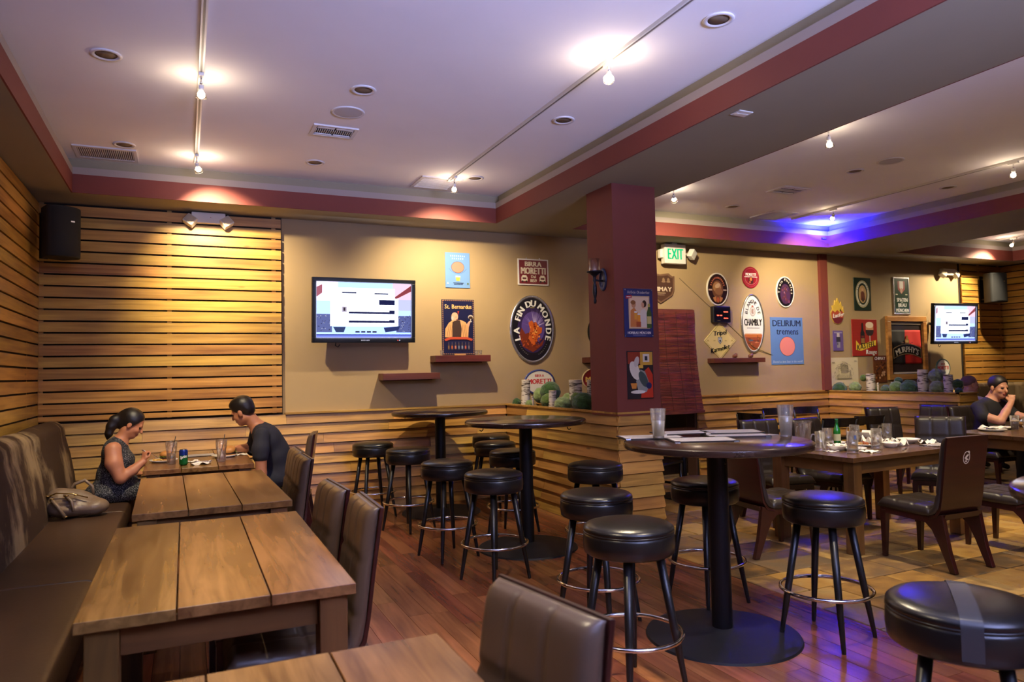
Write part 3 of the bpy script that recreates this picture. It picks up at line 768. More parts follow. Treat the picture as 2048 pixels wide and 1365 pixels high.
def diffuser(x, y, label, s=0.22):
    t = thing('ceiling_diffuser', label, 'vent', (x, y, ZC), 0, 'square ceiling diffusers')
    f = MB()
    for a in ((-s, -s, s, -s*0.86), (-s, s*0.86, s, s), (-s, -s*0.86, -s*0.86, s*0.86), (s*0.86, -s*0.86, s, s*0.86)): f.box(a[0], a[1], -0.014, a[2], a[3], 0)
    f.build('frame', M_trim, t); MB().box(-s*0.86, -s*0.86, -0.003, s*0.86, s*0.86, 0).build('duct', M_dim, t)
    for i in range(9):
        u = -s*0.74+1.48*s*i/8
        MB().box(-s*0.86, -0.005, -0.011, s*0.86, 0.005, -0.003).build('louvre', M_trim, t, loc=(0, u, 0))
diffuser(2.42, 7.12, 'square ceiling diffuser behind the far track lamp')
diffuser(7.15, 7.12, 'square ceiling diffuser lit blue')
diffuser(11.9, 6.4, 'square ceiling diffuser in the farthest recess')
t = thing('smoke_detector', 'small white square plate on the underside of the beam', 'detector', (3.38, 3.62, ZS), 0)
MB().box(-0.06, -0.045, -0.008, 0.06, 0.045, 0).build('base', M_whitep, t, bevel=0.003)
MB().box(-0.05, -0.008, -0.011, 0.05, 0.022, -0.008).build('lid', M_whitep, t, bevel=0.002)

# ------------------------------------------------------------------ materials of the furniture
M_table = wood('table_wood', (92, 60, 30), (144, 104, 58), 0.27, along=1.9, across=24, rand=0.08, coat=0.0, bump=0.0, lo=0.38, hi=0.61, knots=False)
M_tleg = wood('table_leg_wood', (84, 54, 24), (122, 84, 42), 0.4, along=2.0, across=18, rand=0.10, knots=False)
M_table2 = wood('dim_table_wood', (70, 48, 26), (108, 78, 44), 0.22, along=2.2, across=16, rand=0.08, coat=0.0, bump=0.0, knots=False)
M_tdark = wood('dark_table_wood', (34, 23, 19), (56, 38, 32), 0.2, along=1.2, across=10, rand=0.06, coat=0.4, knots=False, bump=0.03)
M_vinyl = plain('black_vinyl', (24, 22, 22), 0.28, noise=(5, 0.1), bump=(260, 0.05))
M_legblk = plain('black_leg', (22, 21, 22), 0.35)
M_leather = plain('brown_leather', (86, 68, 54), 0.34, noise=(4, 0.12), bump=(160, 0.06))
M_leatherdk = plain('dark_leather', (44, 36, 32), 0.36, noise=(4, 0.12), bump=(160, 0.06))
M_mahog = wood('mahogany_shell', (36, 10, 9), (56, 18, 15), 0.30, along=1.0, across=14, rand=0.05, coat=0.15, knots=False, bump=0.0)
M_bseat = plain('bench_vinyl', (66, 46, 30), 0.42, noise=(3, 0.15), bump=(50, 0.06))
def bench_back_mat():
    m, nt, b = newmat('worn_bench_suede'); L = nt.links
    tc = N(nt, 'ShaderNodeTexCoord'); mp = N(nt, 'ShaderNodeMapping'); mp.inputs['Scale'].default_value = (0.5, 1.0, 0.62)
    L.new(tc.outputs['Object'], mp.inputs['Vector'])
    nz = N(nt, 'ShaderNodeTexNoise'); nz.inputs['Scale'].default_value = 2.4; nz.inputs['Detail'].default_value = 8; nz.inputs['Roughness'].default_value = 0.62; nz.inputs['Distortion'].default_value = 0.0
    L.new(mp.outputs[0], nz.inputs['Vector'])
    rp = N(nt, 'ShaderNodeValToRGB'); L.new(nz.outputs['Fac'], rp.inputs['Fac']); e = rp.color_ramp.elements
    e[0].position = 0.50; e[0].color = (*lin((66, 49, 34)), 1); e[1].position = 0.64; e[1].color = (*lin((150, 128, 94)), 1)
    L.new(rp.outputs['Color'], b.inputs['Base Color']); b.inputs['Roughness'].default_value = 0.9; b.inputs['Specular IOR Level'].default_value = 0.15
    bz = N(nt, 'ShaderNodeTexNoise'); bz.inputs['Scale'].default_value = 180; L.new(tc.outputs['Object'], bz.inputs['Vector'])
    bp = N(nt, 'ShaderNodeBump'); bp.inputs['Strength'].default_value = 0.25; bp.inputs['Distance'].default_value = 0.004
    L.new(bz.outputs['Fac'], bp.inputs['Height']); L.new(bp.outputs['Normal'], b.inputs['Normal'])
    return m
M_bback = bench_back_mat()

# ------------------------------------------------------------------ banquette along the left wall
bq = thing('banquette', 'long brown banquette with worn suede back along the slatted left wall', 'bench', (-1.0, 4.6, 0))
def lp(poly): return poly
MB().box(-0.20, -4.0, 0.0, 0.50, 3.24, 0.29).build('base', plain('bench_base', (46, 34, 26), 0.6), bq)
cuts = [0.1, 2.2, 4.3, 6.4, 7.84]
for y0, y1 in zip(cuts, cuts[1:]):
    a, b = y0-4.6+0.004, y1-4.6-0.004
    prof = [(-0.06, 0.29), (0.50, 0.29), (0.575, 0.31), (0.585, 0.42), (0.57, 0.452), (0.54, 0.462), (0.25, 0.466), (-0.06, 0.455)]
    mb = MB().prism(prof, 'y', a, b); mb.build('seat_cushion', M_bseat, bq, bevel=0.012, seg=3)
    pr = [(-0.195, 0.30), (0.10, 0.30), (0.10, 0.46), (0.085, 0.62), (0.05, 0.82), (0.01, 0.98)]
    for i in range(9):
        t_ = PI*i/8; pr.append((-0.10+0.105*math.cos(t_), 1.03+0.095*math.sin(t_)))
    pr.append((-0.195, 0.9))
    n = 18; mb = MB(); vs = []
    for i in range(n+1):
        f_ = i/n; w = 1-abs(2*f_-1)**10; yy = a+(b-a)*f_
        for u, z in pr: vs.append((u-(0.05*(1-w) if u > -0.19 else 0), yy, z-(0.05*(1-w) if z > 0.9 else 0)))
    k = len(pr); fs = [tuple(range(k)), tuple(range((n+1)*k-1, n*k-1, -1))]
    for i in range(n):
        for j in range(k): fs.append((i*k+j, (i+1)*k+j, (i+1)*k+(j+1) % k, i*k+(j+1) % k))
    mb.add(vs, fs); mb.build('back_cushion', M_bback, bq, smooth=True)

# ------------------------------------------------------------------ plank-top dining tables
def plank_table(label, cx, cy, L_, W_, rz, group, mat=M_table, seam=0.004):
    """length along local y, three boards side by side in x"""
    t = thing('dining_table', label, 'table', (cx, cy, 0), rz, group)
    bw = W_/3; random.seed(int(cx*100)+int(cy*100))
    for i in range(3):
        mb = MB().box(-L_/2+random.uniform(-.006, .006), -bw/2+seam/2, 0.722, L_/2+random.uniform(-.006, .006), bw/2-seam/2, 0.76)
        o = mb.build('top_board', mat, t, loc=(-W_/2+bw*(i+0.5), 0, 0), rz=PI/2, bevel=0.003)
    lx, ly = W_/2-0.075, L_/2-0.075
    for sx in (-1, 1):
        MB().box(-ly+0.05, -0.012, 0.62, ly-0.05, 0.012, 0.721).build('apron', M_tleg, t, loc=(sx*lx, 0, 0), rz=PI/2)
    for sy in (-1, 1):
        MB().box(-lx+0.05, -0.012, 0.62, lx-0.05, 0.012, 0.721).build('apron', M_tleg, t, loc=(0, sy*(ly-0.0), 0))
    for sx in (-1, 1):
        for sy in (-1, 1):
            mb = MB().box(0, -0.048, -0.048, 0.721, 0.048, 0.048)
            o = mb.build('leg', M_tleg, t, loc=(sx*lx, sy*ly, 0), bevel=0.004); o.rotation_euler = (0, -PI/2, 0)
    return t
G = 'plank-top tables along the banquette'
plank_table('wooden plank table cut off by the bottom edge of the picture', 0.195, 1.205, 1.48, 0.90, 0, G)
plank_table('large bare wooden plank table with a bluish screen reflection', 0.118, 3.285, 1.49, 0.857, 0, G)
plank_table('bare wooden plank table between the reflecting one and the diners', 0.140, 5.16, 1.55, 0.84, math.radians(1.2), G)
plank_table('wooden plank table the two diners eat at by the wall', 0.112, 7.12, 1.44, 0.84, 0, G)
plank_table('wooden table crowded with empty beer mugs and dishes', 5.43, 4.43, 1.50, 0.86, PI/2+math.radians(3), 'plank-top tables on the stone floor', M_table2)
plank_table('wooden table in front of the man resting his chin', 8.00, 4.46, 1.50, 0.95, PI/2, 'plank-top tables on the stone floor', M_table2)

# ------------------------------------------------------------------ leather chairs with a wooden shell
def pillow(u, v, nu, nv):
    a = abs(math.sin(PI*u*nu)) if nu > 1 else abs(math.sin(PI*u)); b = abs(math.sin(PI*v*nv)) if nv > 1 else 1
    return min(1.0, a*3.2)**0.6*min(1.0, b*3.2)**0.6
def upholstery(path, w0, w1, th, cols, rows, depth=0.008, nu=36, nv=30):
    """padding swept along path [(y,z)]; its face lies to the left of the path"""
    P = [Vector((0, y, z)) for y, z in path]
    seg = [0]
    for a, b in zip(P, P[1:]): seg.append(seg[-1]+(b-a).length)
    def at(s):
        s *= seg[-1]
        for i in range(len(P)-1):
            if s <= seg[i+1] or i == len(P)-2:
                f_ = (s-seg[i])/(seg[i+1]-seg[i]); return P[i].lerp(P[i+1], f_)
    def nrm(s):
        e = 0.04; d = (at(min(1, s+e))-at(max(0, s-e))).normalized(); return Vector((0, -d.z, d.y))
    top = []; bot = []
    for j in range(nv+1):
        s = j/nv; c = at(s); n = nrm(s); w = w0+(w1-w0)*s
        for i in range(nu+1):
            u = i/nu
            er = 1-0.45*abs(2*u-1)**14-0.45*(abs(2*s-1)**14)
            hgt = th*er-depth*(1-pillow(u, s, cols, rows))
            top.append(c+n*hgt+Vector(((u-0.5)*w, 0, 0)))
            bot.append(c+Vector(((u-0.5)*(w-0.004), 0, 0)))
    R = nu+1; o = len(top); fs = []
    for j in range(nv):
        for i in range(nu):
            a = j*R+i; fs.append((a, a+1, a+R+1, a+R)); fs.append((o+a, o+a+R, o+a+R+1, o+a+1))
    for i in range(nu):
        fs.append((i, o+i, o+i+1, i+1)); a = nv*R+i; fs.append((a, a+1, o+a+1, o+a))
    for j in range(nv):
        a = j*R; fs.append((a, a+R, o+a+R, o+a)); a = j*R+nu; fs.append((a, o+a, o+a+R, a+R))
    return MB().add(top+bot, fs)
def make_chair(label, lea):
    t = thing('dining_chair', label, 'chair')
    w = 0.45
    seat = [(0.265, 0.395), (0.25, 0.388), (0.05, 0.378), (-0.12, 0.375), (-0.175, 0.385)]
    o = upholstery(list(reversed([(y, z) for y, z in seat])), w, w+0.01, 0.075, 3, 3).build('seat', lea, t, smooth=True)
    back = [(-0.150, 0.376), (-0.205, 0.395), (-0.238, 0.44), (-0.255, 0.52), (-0.278, 0.70), (-0.315, 0.95)]
    # the face of the back looks forward (+y): path runs upwards, face to the right -> mirror
    mb = upholstery([(y, z) for y, z in reversed(back)], w-0.03, w, 0.055, 3, 3)
    mb.build('backrest', lea, t, smooth=True)
    sh = [(-0.150, 0.374), (-0.207, 0.392), (-0.241, 0.44), (-0.258, 0.52), (-0.281, 0.70), (-0.318, 0.955), (-0.334, 0.953), (-0.297, 0.70), (-0.274, 0.52), (-0.257, 0.43), (-0.222, 0.375), (-0.150, 0.352)]
    MB().prism(sh, 'x', -w/2+0.005, w/2-0.005).build('back_shell', M_mahog, t, bevel=0.003)
    MB().prism([(0.25, 0.34), (0.25, 0.385), (-0.16, 0.372), (-0.16, 0.325)], 'x', -w/2+0.012, w/2-0.012).build('seat_frame', M_mahog, t)
    MB().prism([(-0.262, 0.36), (-0.215, 0.345), (-0.215, 0.385), (-0.275, 0.40)], 'x', -w/2+0.03, w/2-0.03).build('rail', M_mahog, t)
    for s in (-1, 1):
        x = s*(w/2-0.03)
        MB().add([(x-0.024, 0.20, 0.36), (x+0.024, 0.20, 0.36), (x+0.024, 0.248, 0.36), (x-0.024, 0.248, 0.36), (x-0.015, 0.222, 0), (x+0.015, 0.222, 0), (x+0.015, 0.25, 0), (x-0.015, 0.25, 0)],
            [(0, 1, 2, 3), (7, 6, 5, 4), (0, 4, 5, 1), (1, 5, 6, 2), (2, 6, 7, 3), (3, 7, 4, 0)]).build('leg', M_mahog, t)
        pr = [(-0.10, 0.372), (-0.215, 0.385), (-0.235, 0.33), (-0.248, 0.24), (-0.285, 0.12), (-0.335, 0.0), (-0.372, 0.0), (-0.335, 0.12), (-0.30, 0.25), (-0.29, 0.33), (-0.268, 0.43), (-0.235, 0.44), (-0.12, 0.40)]
        pr = [(-0.09, 0.375), (-0.12, 0.33), (-0.175, 0.28), (-0.225, 0.18), (-0.30, 0.0), (-0.345, 0.0), (-0.305, 0.14), (-0.285, 0.25), (-0.272, 0.33), (-0.262, 0.40), (-0.205, 0.385)]
        MB().prism(pr, 'x', x-0.019, x+0.019).build('leg', M_mahog, t, bevel=0.004)
    # oval emblem on the back
    ar = Art(); C1 = (206, 196, 188)
    ar.ring(0, 0, 0.036, 0.047, 0.006, C1); ar.ell(0.004, 0.012, 0.018, 0.008, C1, 14, rot=0.5); ar.ell(-0.006, -0.004, 0.016, 0.006, C1, 14, rot=-0.2)
    ar.ell(0.006, -0.016, 0.018, 0.005, C1, 14, rot=0.15); ar.ell(-0.002, -0.029, 0.012, 0.004, C1, 12); ar.ell(0.02, 0.04, 0.012, 0.008, C1, 12, rot=-0.6)
    e = ar.build('emblem', t); e.location = (0, -0.3125, 0.80); e.rotation_euler = (math.radians(8.4), 0, 0)
    e['label'] = 'small pale oval emblem on the wooden chair back'
    return t
def fa(dx, dy): return math.atan2(-dx, dy)         # local +y looks along (dx,dy)
ch_b = make_chair('brown leather chair with its back turned up in the bottom foreground', M_leather)
ch_b.location = (0.475, 1.49, 0); ch_b.rotation_euler = (0, 0, fa(-1, -0.17)); ch_b['group'] = 'leather chairs along the banquette tables'
GB = 'leather chairs along the banquette tables'
for x, y, d, l in ((0.40, 3.08, (-1, 0.03), 'brown leather chair at the reflecting table, nearer of its two'), (0.36, 3.58, (-1, -0.04), 'brown leather chair at the reflecting table, farther of its two'),
                   (0.42, 4.94, (-1, 0.0), 'brown leather chair nearer of the pair beyond the bare middle table'), (0.44, 5.45, (-1, 0.02), 'brown leather chair farther of the pair beyond the bare middle table'),
                   (0.80, 6.97, (-1, 0.22), 'dark leather chair behind the diner in the dark shirt')):
    dup(ch_b, (x, y, 0), fa(*d), l, GB)
ch_d = make_chair('dark leather chair with an oval emblem on its mahogany back, facing the messy table', M_leatherdk)
ch_d.location = (5.12, 3.66, 0); ch_d.rotation_euler = (0, 0, fa(0.03, 1)); GD = 'dark leather chairs on the stone floor'; ch_d['group'] = GD
for x, y, d, l in ((6.02, 3.60, (-0.05, 1), 'dark leather chair beside the emblem chair, half hidden by the round table'),
                   (4.34, 4.46, (1, -0.10), 'dark leather chair at the left end of the messy table, behind the round table'),
                   (5.16, 5.22, (-0.20, -1), 'dark leather chair on the far side of the messy table, left one'),
                   (5.74, 5.08, (0.10, -1), 'dark leather chair on the far side of the messy table, behind the pitcher'),
                   (6.55, 4.55, (-0.85, -0.53), 'dark leather chair at the right end of the messy table, facing the camera'),
                   (7.66, 5.80, (-0.30, -1), 'dark leather chair standing alone before the far half wall'),
                   (8.39, 5.93, (-0.95, -0.30), 'dark leather chair by the far half wall, next to the chin-resting man'),
                   (8.57, 5.36, (0, -1), 'dark leather chair the chin-resting man sits on'), (9.72, 6.28, (1, -0.2), 'dark leather chair behind the far half wall')):
    dup(ch_d, (x, y, 0), fa(*d), l, GD)

# ------------------------------------------------------------------ bar stools
def make_stool():
    t = thing('bar_stool', '', 'stool')
    prof = [(0, 0.630), (0.196, 0.630), (0.210, 0.640), (0.214, 0.675), (0.213, 0.715), (0.209, 0.727), (0.2045, 0.729)]
    MB().lathe(prof, 48).build('seat_side', M_vinyl, t, smooth=True)
    MB().torus(0.2085, 0.0045, (0, 0, 0.7315), 56, 8).build('piping', M_vinyl, t, smooth=True)
    top = [(0.204, 0.731), (0.212, 0.739), (0.210, 0.751), (0.197, 0.762), (0.165, 0.771), (0.10, 0.778), (0.0, 0.781)]
    MB().lathe(top, 48).build('seat_cushion', M_vinyl, t, smooth=True)
    for i in range(4):
        a = PI/4+i*PI/2; c, s = math.cos(a), math.sin(a)
        MB().path([(0.135*c, 0.135*s, 0.645), (0.20*c, 0.20*s, 0.27), (0.245*c, 0.245*s, 0.012), (0.247*c, 0.247*s, 0.0)], [0.021, 0.0185, 0.0115, 0.0105], 14).build('leg', M_legblk, t, smooth=True)
    MB().torus(0.236, 0.0105, (0, 0, 0.262), 60, 10).build('foot_ring', M_chrome, t, smooth=True)
    return t
st0 = make_stool(); first = True
GS = 'black bar stools around the high tables'
for x, y, r, l in ((1.80, 7.50, 0.15, 'black vinyl bar stool closest to the far wall, left of the far high table'), (1.95, 6.71, 0.55, 'black vinyl bar stool just left of the far high table pole'),
                   (1.945, 5.57, 0.25, 'black vinyl bar stool left of the middle high table, rear one'), (2.025, 4.79, 0.35, 'black vinyl bar stool in front of the middle high table'),
                   (3.16, 7.52, 0.4, 'black vinyl bar stool deepest in the corner by the half wall'), (2.90, 6.80, 0.2, 'black vinyl bar stool between far and middle high table, left one'),
                   (2.73, 6.00, 0.7, 'black vinyl bar stool right behind the middle high table pole'), (2.885, 4.80, 0.3, 'black vinyl bar stool against the half wall cladding below the column'),
                   (2.205, 3.665, 0.5, 'black vinyl bar stool half hidden by the large nearer stool'), (1.895, 2.865, 0.15, 'large looking black bar stool left of the nearest round table'),
                   (3.035, 3.70, 0.1, 'black vinyl bar stool behind the nearest round table pole'), (3.20, 2.91, 0.25, 'black vinyl bar stool right of the nearest round table pole'),
                   (2.16, 1.45, 0.6, 'black bar stool with grey tape across its seat in the bottom right corner')):
    if first: st0.location = (x, y, 0); st0.rotation_euler = (0, 0, r); st0['label'] = l; st0['group'] = GS; first = False; o = st0
    else: o = dup(st0, (x, y, 0), r, l, GS)
# tape band over the nearest stool
n = 24; tv = []; pr = [(-0.2165, 0.65), (-0.2168, 0.70), (-0.2165, 0.728), (-0.216, 0.744), (-0.212, 0.757), (-0.197, 0.7655), (-0.165, 0.7745), (-0.10, 0.7810), (0, 0.7840)]
pr = pr+[(-a, z) for a, z in reversed(pr[:-1])]
fs = []
for i, (a, z) in enumerate(pr):
    for s in (-0.028, 0.028):
        k_ = math.sqrt(max(0.0, 1-(s/0.21)**2)) if abs(a) > 0.15 else 1
        tv.append((s, a*k_, z))
for i in range(len(pr)-1): fs.append((2*i, 2*i+1, 2*i+3, 2*i+2))
tp = MB().add(tv, fs).build('tape_strip', plain('grey_tape', (58, 58, 60), 0.3), o, smooth=True); tp.rotation_euler = (0, 0, -0.6-0.88)
tp['label'] = 'dark grey tape band over the seat'

# ------------------------------------------------------------------ round high tables
def make_high():
    t = thing('high_table', '', 'table')
    MB().lathe([(0, 1.036), (0.495, 1.036), (0.512, 1.042), (0.516, 1.058), (0.512, 1.072), (0.498, 1.080), (0, 1.080)], 72).build('table_top', M_tdark, t, smooth=False, angle=35)
    MB().lathe([(0, 1.020), (0.10, 1.020), (0.10, 1.035), (0, 1.035)], 24).build('mounting_plate', M_blackmetal, t, angle=30)
    MB().tube((0, 0, 0.02), (0, 0, 1.02), 0.056, n=28).build('pole', M_blackmetal, t, angle=40)
    MB().lathe([(0.056, 0.052), (0.09, 0.040), (0.20, 0.028), (0.38, 0.018), (0.415, 0.012), (0.42, 0.0), (0, 0.0)], 64).build('base', plain('base_iron', (34, 34, 37), 0.55, 0.3, noise=(12, 0.1)), t, angle=35)
    for a in (0.3, 2.4, 4.5):
        c, s = math.cos(a), math.sin(a)
        MB().path([(0.40*c, 0.40*s, 1.036), (0.40*c, 0.40*s, 1.012), (0.415*c, 0.415*s, 1.0), (0.43*c, 0.43*s, 1.010)], 0.004, 8).build('bag_hook', M_blackmetal, t, smooth=True)
    return t
ht = make_high(); GH = 'round dark high tables'
ht.location = (2.49, 7.33, 0); ht['label'] = 'round dark high table farthest away by the tan wall'; ht['group'] = GH
dup(ht, (2.63, 5.50, 0), 0.8, 'round dark high table in the middle, before the half wall')
dup(ht, (2.71, 3.19, 0), 1.7, 'round dark high table with menus and pint glasses')
dup(ht, (2.80, 1.08, 0), 0.4, 'round dark high table cut off by the right picture edge')

# ------------------------------------------------------------------ slatted café chairs and a dark café table
M_cafe = plain('cafe_black_wood', (26, 21, 19), 0.25, noise=(6, 0.15))
def make_cafe():
    t = thing('cafe_chair', '', 'chair'); w = 0.42
    MB().prism([(0.21, 0.445), (0.215, 0.47), (-0.2, 0.468), (-0.2, 0.44)], 'x', -w/2, w/2).build('seat', M_vinyl, t, bevel=0.012, seg=3)
    for s in (-1, 1):
        x = s*(w/2-0.02)
        MB().path([(x, -0.23, 0), (x, -0.19, 0.44), (x, -0.22, 0.7), (x, -0.27, 0.88)], [0.015, 0.018, 0.017, 0.014], 8).build('leg', M_cafe, t, smooth=True)
        MB().path([(x, 0.2, 0), (x, 0.18, 0.445)], [0.014, 0.019], 8).build('leg', M_cafe, t, smooth=True)
    for z, h, off in ((0.80, 0.10, -0.245), (0.66, 0.035, -0.215), (0.57, 0.035, -0.205)):
        n = 10; v = []; f = []
        for i in range(n+1):
            u = -1+2*i/n; xx = u*(w/2-0.015); yy = off-0.035*(1-u*u)
            for dz in (0, h):
                v += [(xx, yy-0.008-(dz)*0.2, z+dz), (xx, yy+0.008-(dz)*0.2, z+dz)]
        for i in range(n):
            a = 4*i; b = a+4
            f += [(a, b, b+2, a+2), (a+1, a+3, b+3, b+1), (a+2, b+2, b+3, a+3), (a, a+1, b+1, b)]
        f += [(0, 2, 3, 1), (4*n, 4*n+1, 4*n+3, 4*n+2)]
        MB().add(v, f).build('back_slat', M_cafe, t, smooth=False)
    MB().box(-w/2+0.02, -0.008, 0.2, w/2-0.02, 0.008, 0.225).build('stretcher', M_cafe, t, loc=(0, 0.19, 0))
    return t
cf = make_cafe(); GC = 'black slat-back cafe chairs'
spots = [(6.62, 5.92, (0.35, 1), 'black slat-back chair right behind the green bottle'), (7.12, 5.98, (0.2, 1), 'black slat-back chair right of the one behind the bottle'),
         (6.72, 7.00, (1, 0.1), 'black slat-back chair behind the tall pint glass'), (7.42, 7.32, (-0.3, -1), 'black slat-back chair against the far wainscot, left one'), (7.95, 7.26, (-0.2, -1), 'black slat-back chair against the far wainscot, right one'),
         (4.72, 6.55, (1, 0.35), 'black slat-back chair beside the column base, nearer one'), (4.55, 7.20, (1, -0.1), 'black slat-back chair beside the column base, farther one')]
for i, (x, y, d, l) in enumerate(spots):
    if i == 0: cf.location = (x, y, 0); cf.rotation_euler = (0, 0, fa(*d)); cf['label'] = l; cf['group'] = GC
    else: dup(cf, (x, y, 0), fa(*d), l)
def cafe_table(x, y, l, s=0.35):
    t = thing('cafe_table', l, 'table', (x, y, 0), 0, 'dark cafe tables')
    MB().box(-s, -s, 0.725, s, s, 0.76).build('table_top', M_tdark, t, bevel=0.006)
    MB().tube((0, 0, 0.02), (0, 0, 0.725), 0.035).build('pole', M_blackmetal, t, smooth=True)
    MB().lathe([(0.036, 0.05), (0.1, 0.035), (0.27, 0.016), (0.28, 0.0), (0, 0)], 32).build('base', M_blackmetal, t, angle=35)
cafe_table(7.30, 6.62, 'dark square cafe table before the far wainscot')
cafe_table(5.25, 6.75, 'dark square cafe table beside the column')
# banquette far right
bz = thing('banquette', 'grey-brown banquette back below the slatted panel in the far right corner', 'bench', (12.9, 6.2, 0))
MB().box(-0.55, -1.7, 0, 0.3, 1.66, 0.46).build('seat', M_bseat, bz, bevel=0.02)
MB().box(0.05, -1.7, 0.46, 0.33, 1.66, 1.12).build('back_cushion', M_bback, bz, bevel=0.06, seg=4)
MB().box(-1.8, 1.36, 0.46, 0.04, 1.66, 1.12).build('back_cushion', M_bback, bz, bevel=0.06, seg=4)
MB().box(-1.8, 0.8, 0, -0.56, 1.66, 0.46).build('seat', M_bseat, bz, bevel=0.02)

# ------------------------------------------------------------------ signs and posters on the far wall
Y0 = YW
def plate(t, shape, w, h, th, mat, name='plate', bevel=0.0, y=0.0):
    if shape == 'rect': o = MB().box(-w/2, y-th, -h/2, w/2, y, h/2).build(name, mat, t, bevel=bevel)
    else:
        if shape == 'oval': pts = [(w/2*math.cos(2*PI*i/48), h/2*math.sin(2*PI*i/48)) for i in range(48)]
        else: pts = shape
        mb = MB().prism(pts, 'y', y-th, y); o = mb.build(name, mat, t, angle=40)
        if bevel: bev(o, bevel)
    return o
def oval_rim(t, w, h, rw, th, mat, name='rim'):
    n = 56; v = []; f = []
    for i in range(n):
        c, s = math.cos(2*PI*i/n), math.sin(2*PI*i/n)
        for a, y in ((0, 0), (0, -th), (rw*0.5, -th*1.35), (rw, -th)): v.append(((w/2-a)*c, y, (h/2-a)*s))
    for i in range(n):
        j = (i+1) % n
        for k in range(3): f.append((4*i+k, 4*j+k, 4*j+k+1, 4*i+k+1))
    return MB().add(v, f).build(name, mat, t, smooth=True)
def rect_rim(t, w, h, rw, th, mat, name='rim'):
    m = MB()
    m.box(-w/2, -th, -h/2, w/2, 0, -h/2+rw); m.box(-w/2, -th, h/2-rw, w/2, 0, h/2); m.box(-w/2, -th, -h/2+rw, -w/2+rw, 0, h/2-rw); m.box(w/2-rw, -th, -h/2+rw, w/2, 0, h/2-rw)
    return m.build(name, mat, t, bevel=0.003)
def tin(c, rough=0.28): return plain('tin_%d_%d_%d' % c, c, rough, 0.0, coat=0.3)
SILVER = plain('silver_rim', (200, 198, 204), 0.25, 0.9)
def sign(name, label, x, z, y=None, rz=0.0, cat='sign', tilt=0.0):
    t = thing(name, label, cat, (x, Y0 if y is None else y, z), rz); t.rotation_euler = (0, tilt, rz); return t
CR = (232, 222, 196); NAVY = (30, 34, 72); WHT = (238, 236, 232)
# light blue tin sign
t = sign('tin_sign', 'light blue tin sign with a pink oval, above the dark blue poster', 2.945, 2.70)
plate(t, 'rect', 0.31, 0.42, 0.012, tin((112, 152, 206)), bevel=0.004)
a = Art(-0.0128)
for i, (w_, v) in enumerate(((0.17, 0.168), (0.13, 0.138))):
    for j in range(8 if i == 0 else 6):
        u = -w_/2+w_*j/(7 if i == 0 else 5); a.rect(u-0.006, v-0.009, u+0.006, v+0.009, (176, 196, 224))
a.ell(0.0, 0.035, 0.082, 0.068, (60, 44, 60)).ell(0.0, 0.035, 0.078, 0.064, (226, 132, 112))
for i in range(19):
    th = PI*1.18+PI*0.64*i/18; a.ell(0.125*math.cos(th), 0.075+0.115*math.sin(th), 0.0035, 0.0035, (70, 92, 140), 8)
a.poly([(-0.022, -0.13), (0.022, -0.13), (0.028, -0.085), (-0.028, -0.085)], (226, 200, 70)).rect(-0.03, -0.085, 0.03, -0.068, WHT)
a.rect(-0.06, -0.158, 0.07, -0.150, NAVY).rect(-0.05, -0.172, 0.06, -0.166, NAVY).poly([(-0.14, -0.165), (-0.115, -0.165), (-0.127, -0.143)], (200, 210, 230)).ell(0.125, -0.16, 0.012, 0.012, (90, 110, 90), 12)
a.build('print', t)
# dark blue poster with a robed figure
t = sign('tin_poster', 'dark blue tin poster of a robed man raising a glass, standing on the shelf', 2.94, 2.022)
plate(t, 'rect', 0.41, 0.655, 0.012, tin((28, 30, 66)), bevel=0.004)
a = Art(-0.0128); BR = (150, 110, 84)
for i in range(26):
    for s in (-1, 1):
        a.ell(s*0.192, -0.31+0.62*i/25, 0.007, 0.010, BR, 8)
for i in range(15):
    for s in (-1, 1): a.ell(-0.18+0.36*i/14, s*0.315, 0.010, 0.006, BR, 8)
a.text('St. Bernardus', 0, 0.245, 0.052, (232, 186, 120), width=0.335, bold=0.03)
a.poly([(-0.012, 0.19), (0.012, 0.19), (0.004, 0.165), (0.004, 0.15), (-0.004, 0.15), (-0.004, 0.165)], (190, 60, 46))
a.poly([(-0.17, -0.12), (-0.165, -0.02), (-0.12, 0.05), (-0.07, 0.085), (0.03, 0.085), (0.09, 0.06), (0.13, 0.0), (0.12, -0.12)], (214, 160, 104))
a.poly([(-0.08, -0.12), (-0.075, 0.06), (-0.03, 0.085), (0.02, 0.08), (0.04, -0.02), (0.03, -0.12)], (66, 48, 40))
for u in (-0.145, -0.12, -0.095, 0.06, 0.085, 0.105): a.line(u, -0.115, u*0.8, 0.03, 0.005, (150, 100, 60))
a.poly([(0.10, 0.03), (0.135, 0.075), (0.155, 0.07), (0.13, 0.0)], (214, 160, 130))
a.ell(-0.045, 0.125, 0.042, 0.050, (224, 170, 138), 24).ell(-0.075, 0.105, 0.014, 0.026, (200, 190, 180), 14).ell(-0.03, 0.118, 0.006, 0.004, (60, 40, 34), 8).ell(-0.02, 0.09, 0.014, 0.004, (150, 80, 66), 10)
a.ell(0.155, 0.12, 0.033, 0.026, (190, 178, 160), 20).ell(0.155, 0.112, 0.027, 0.017, (60, 40, 30), 20).rect(0.150, 0.07, 0.160, 0.098, (200, 196, 190)).ell(0.155, 0.066, 0.018, 0.005, (200, 196, 190), 12)
a.poly([(-0.18, -0.14), (-0.10, -0.115), (0.10, -0.115), (0.18, -0.14), (0.165, -0.165), (0.10, -0.145), (-0.10, -0.145), (-0.165, -0.165)], (186, 76, 50))
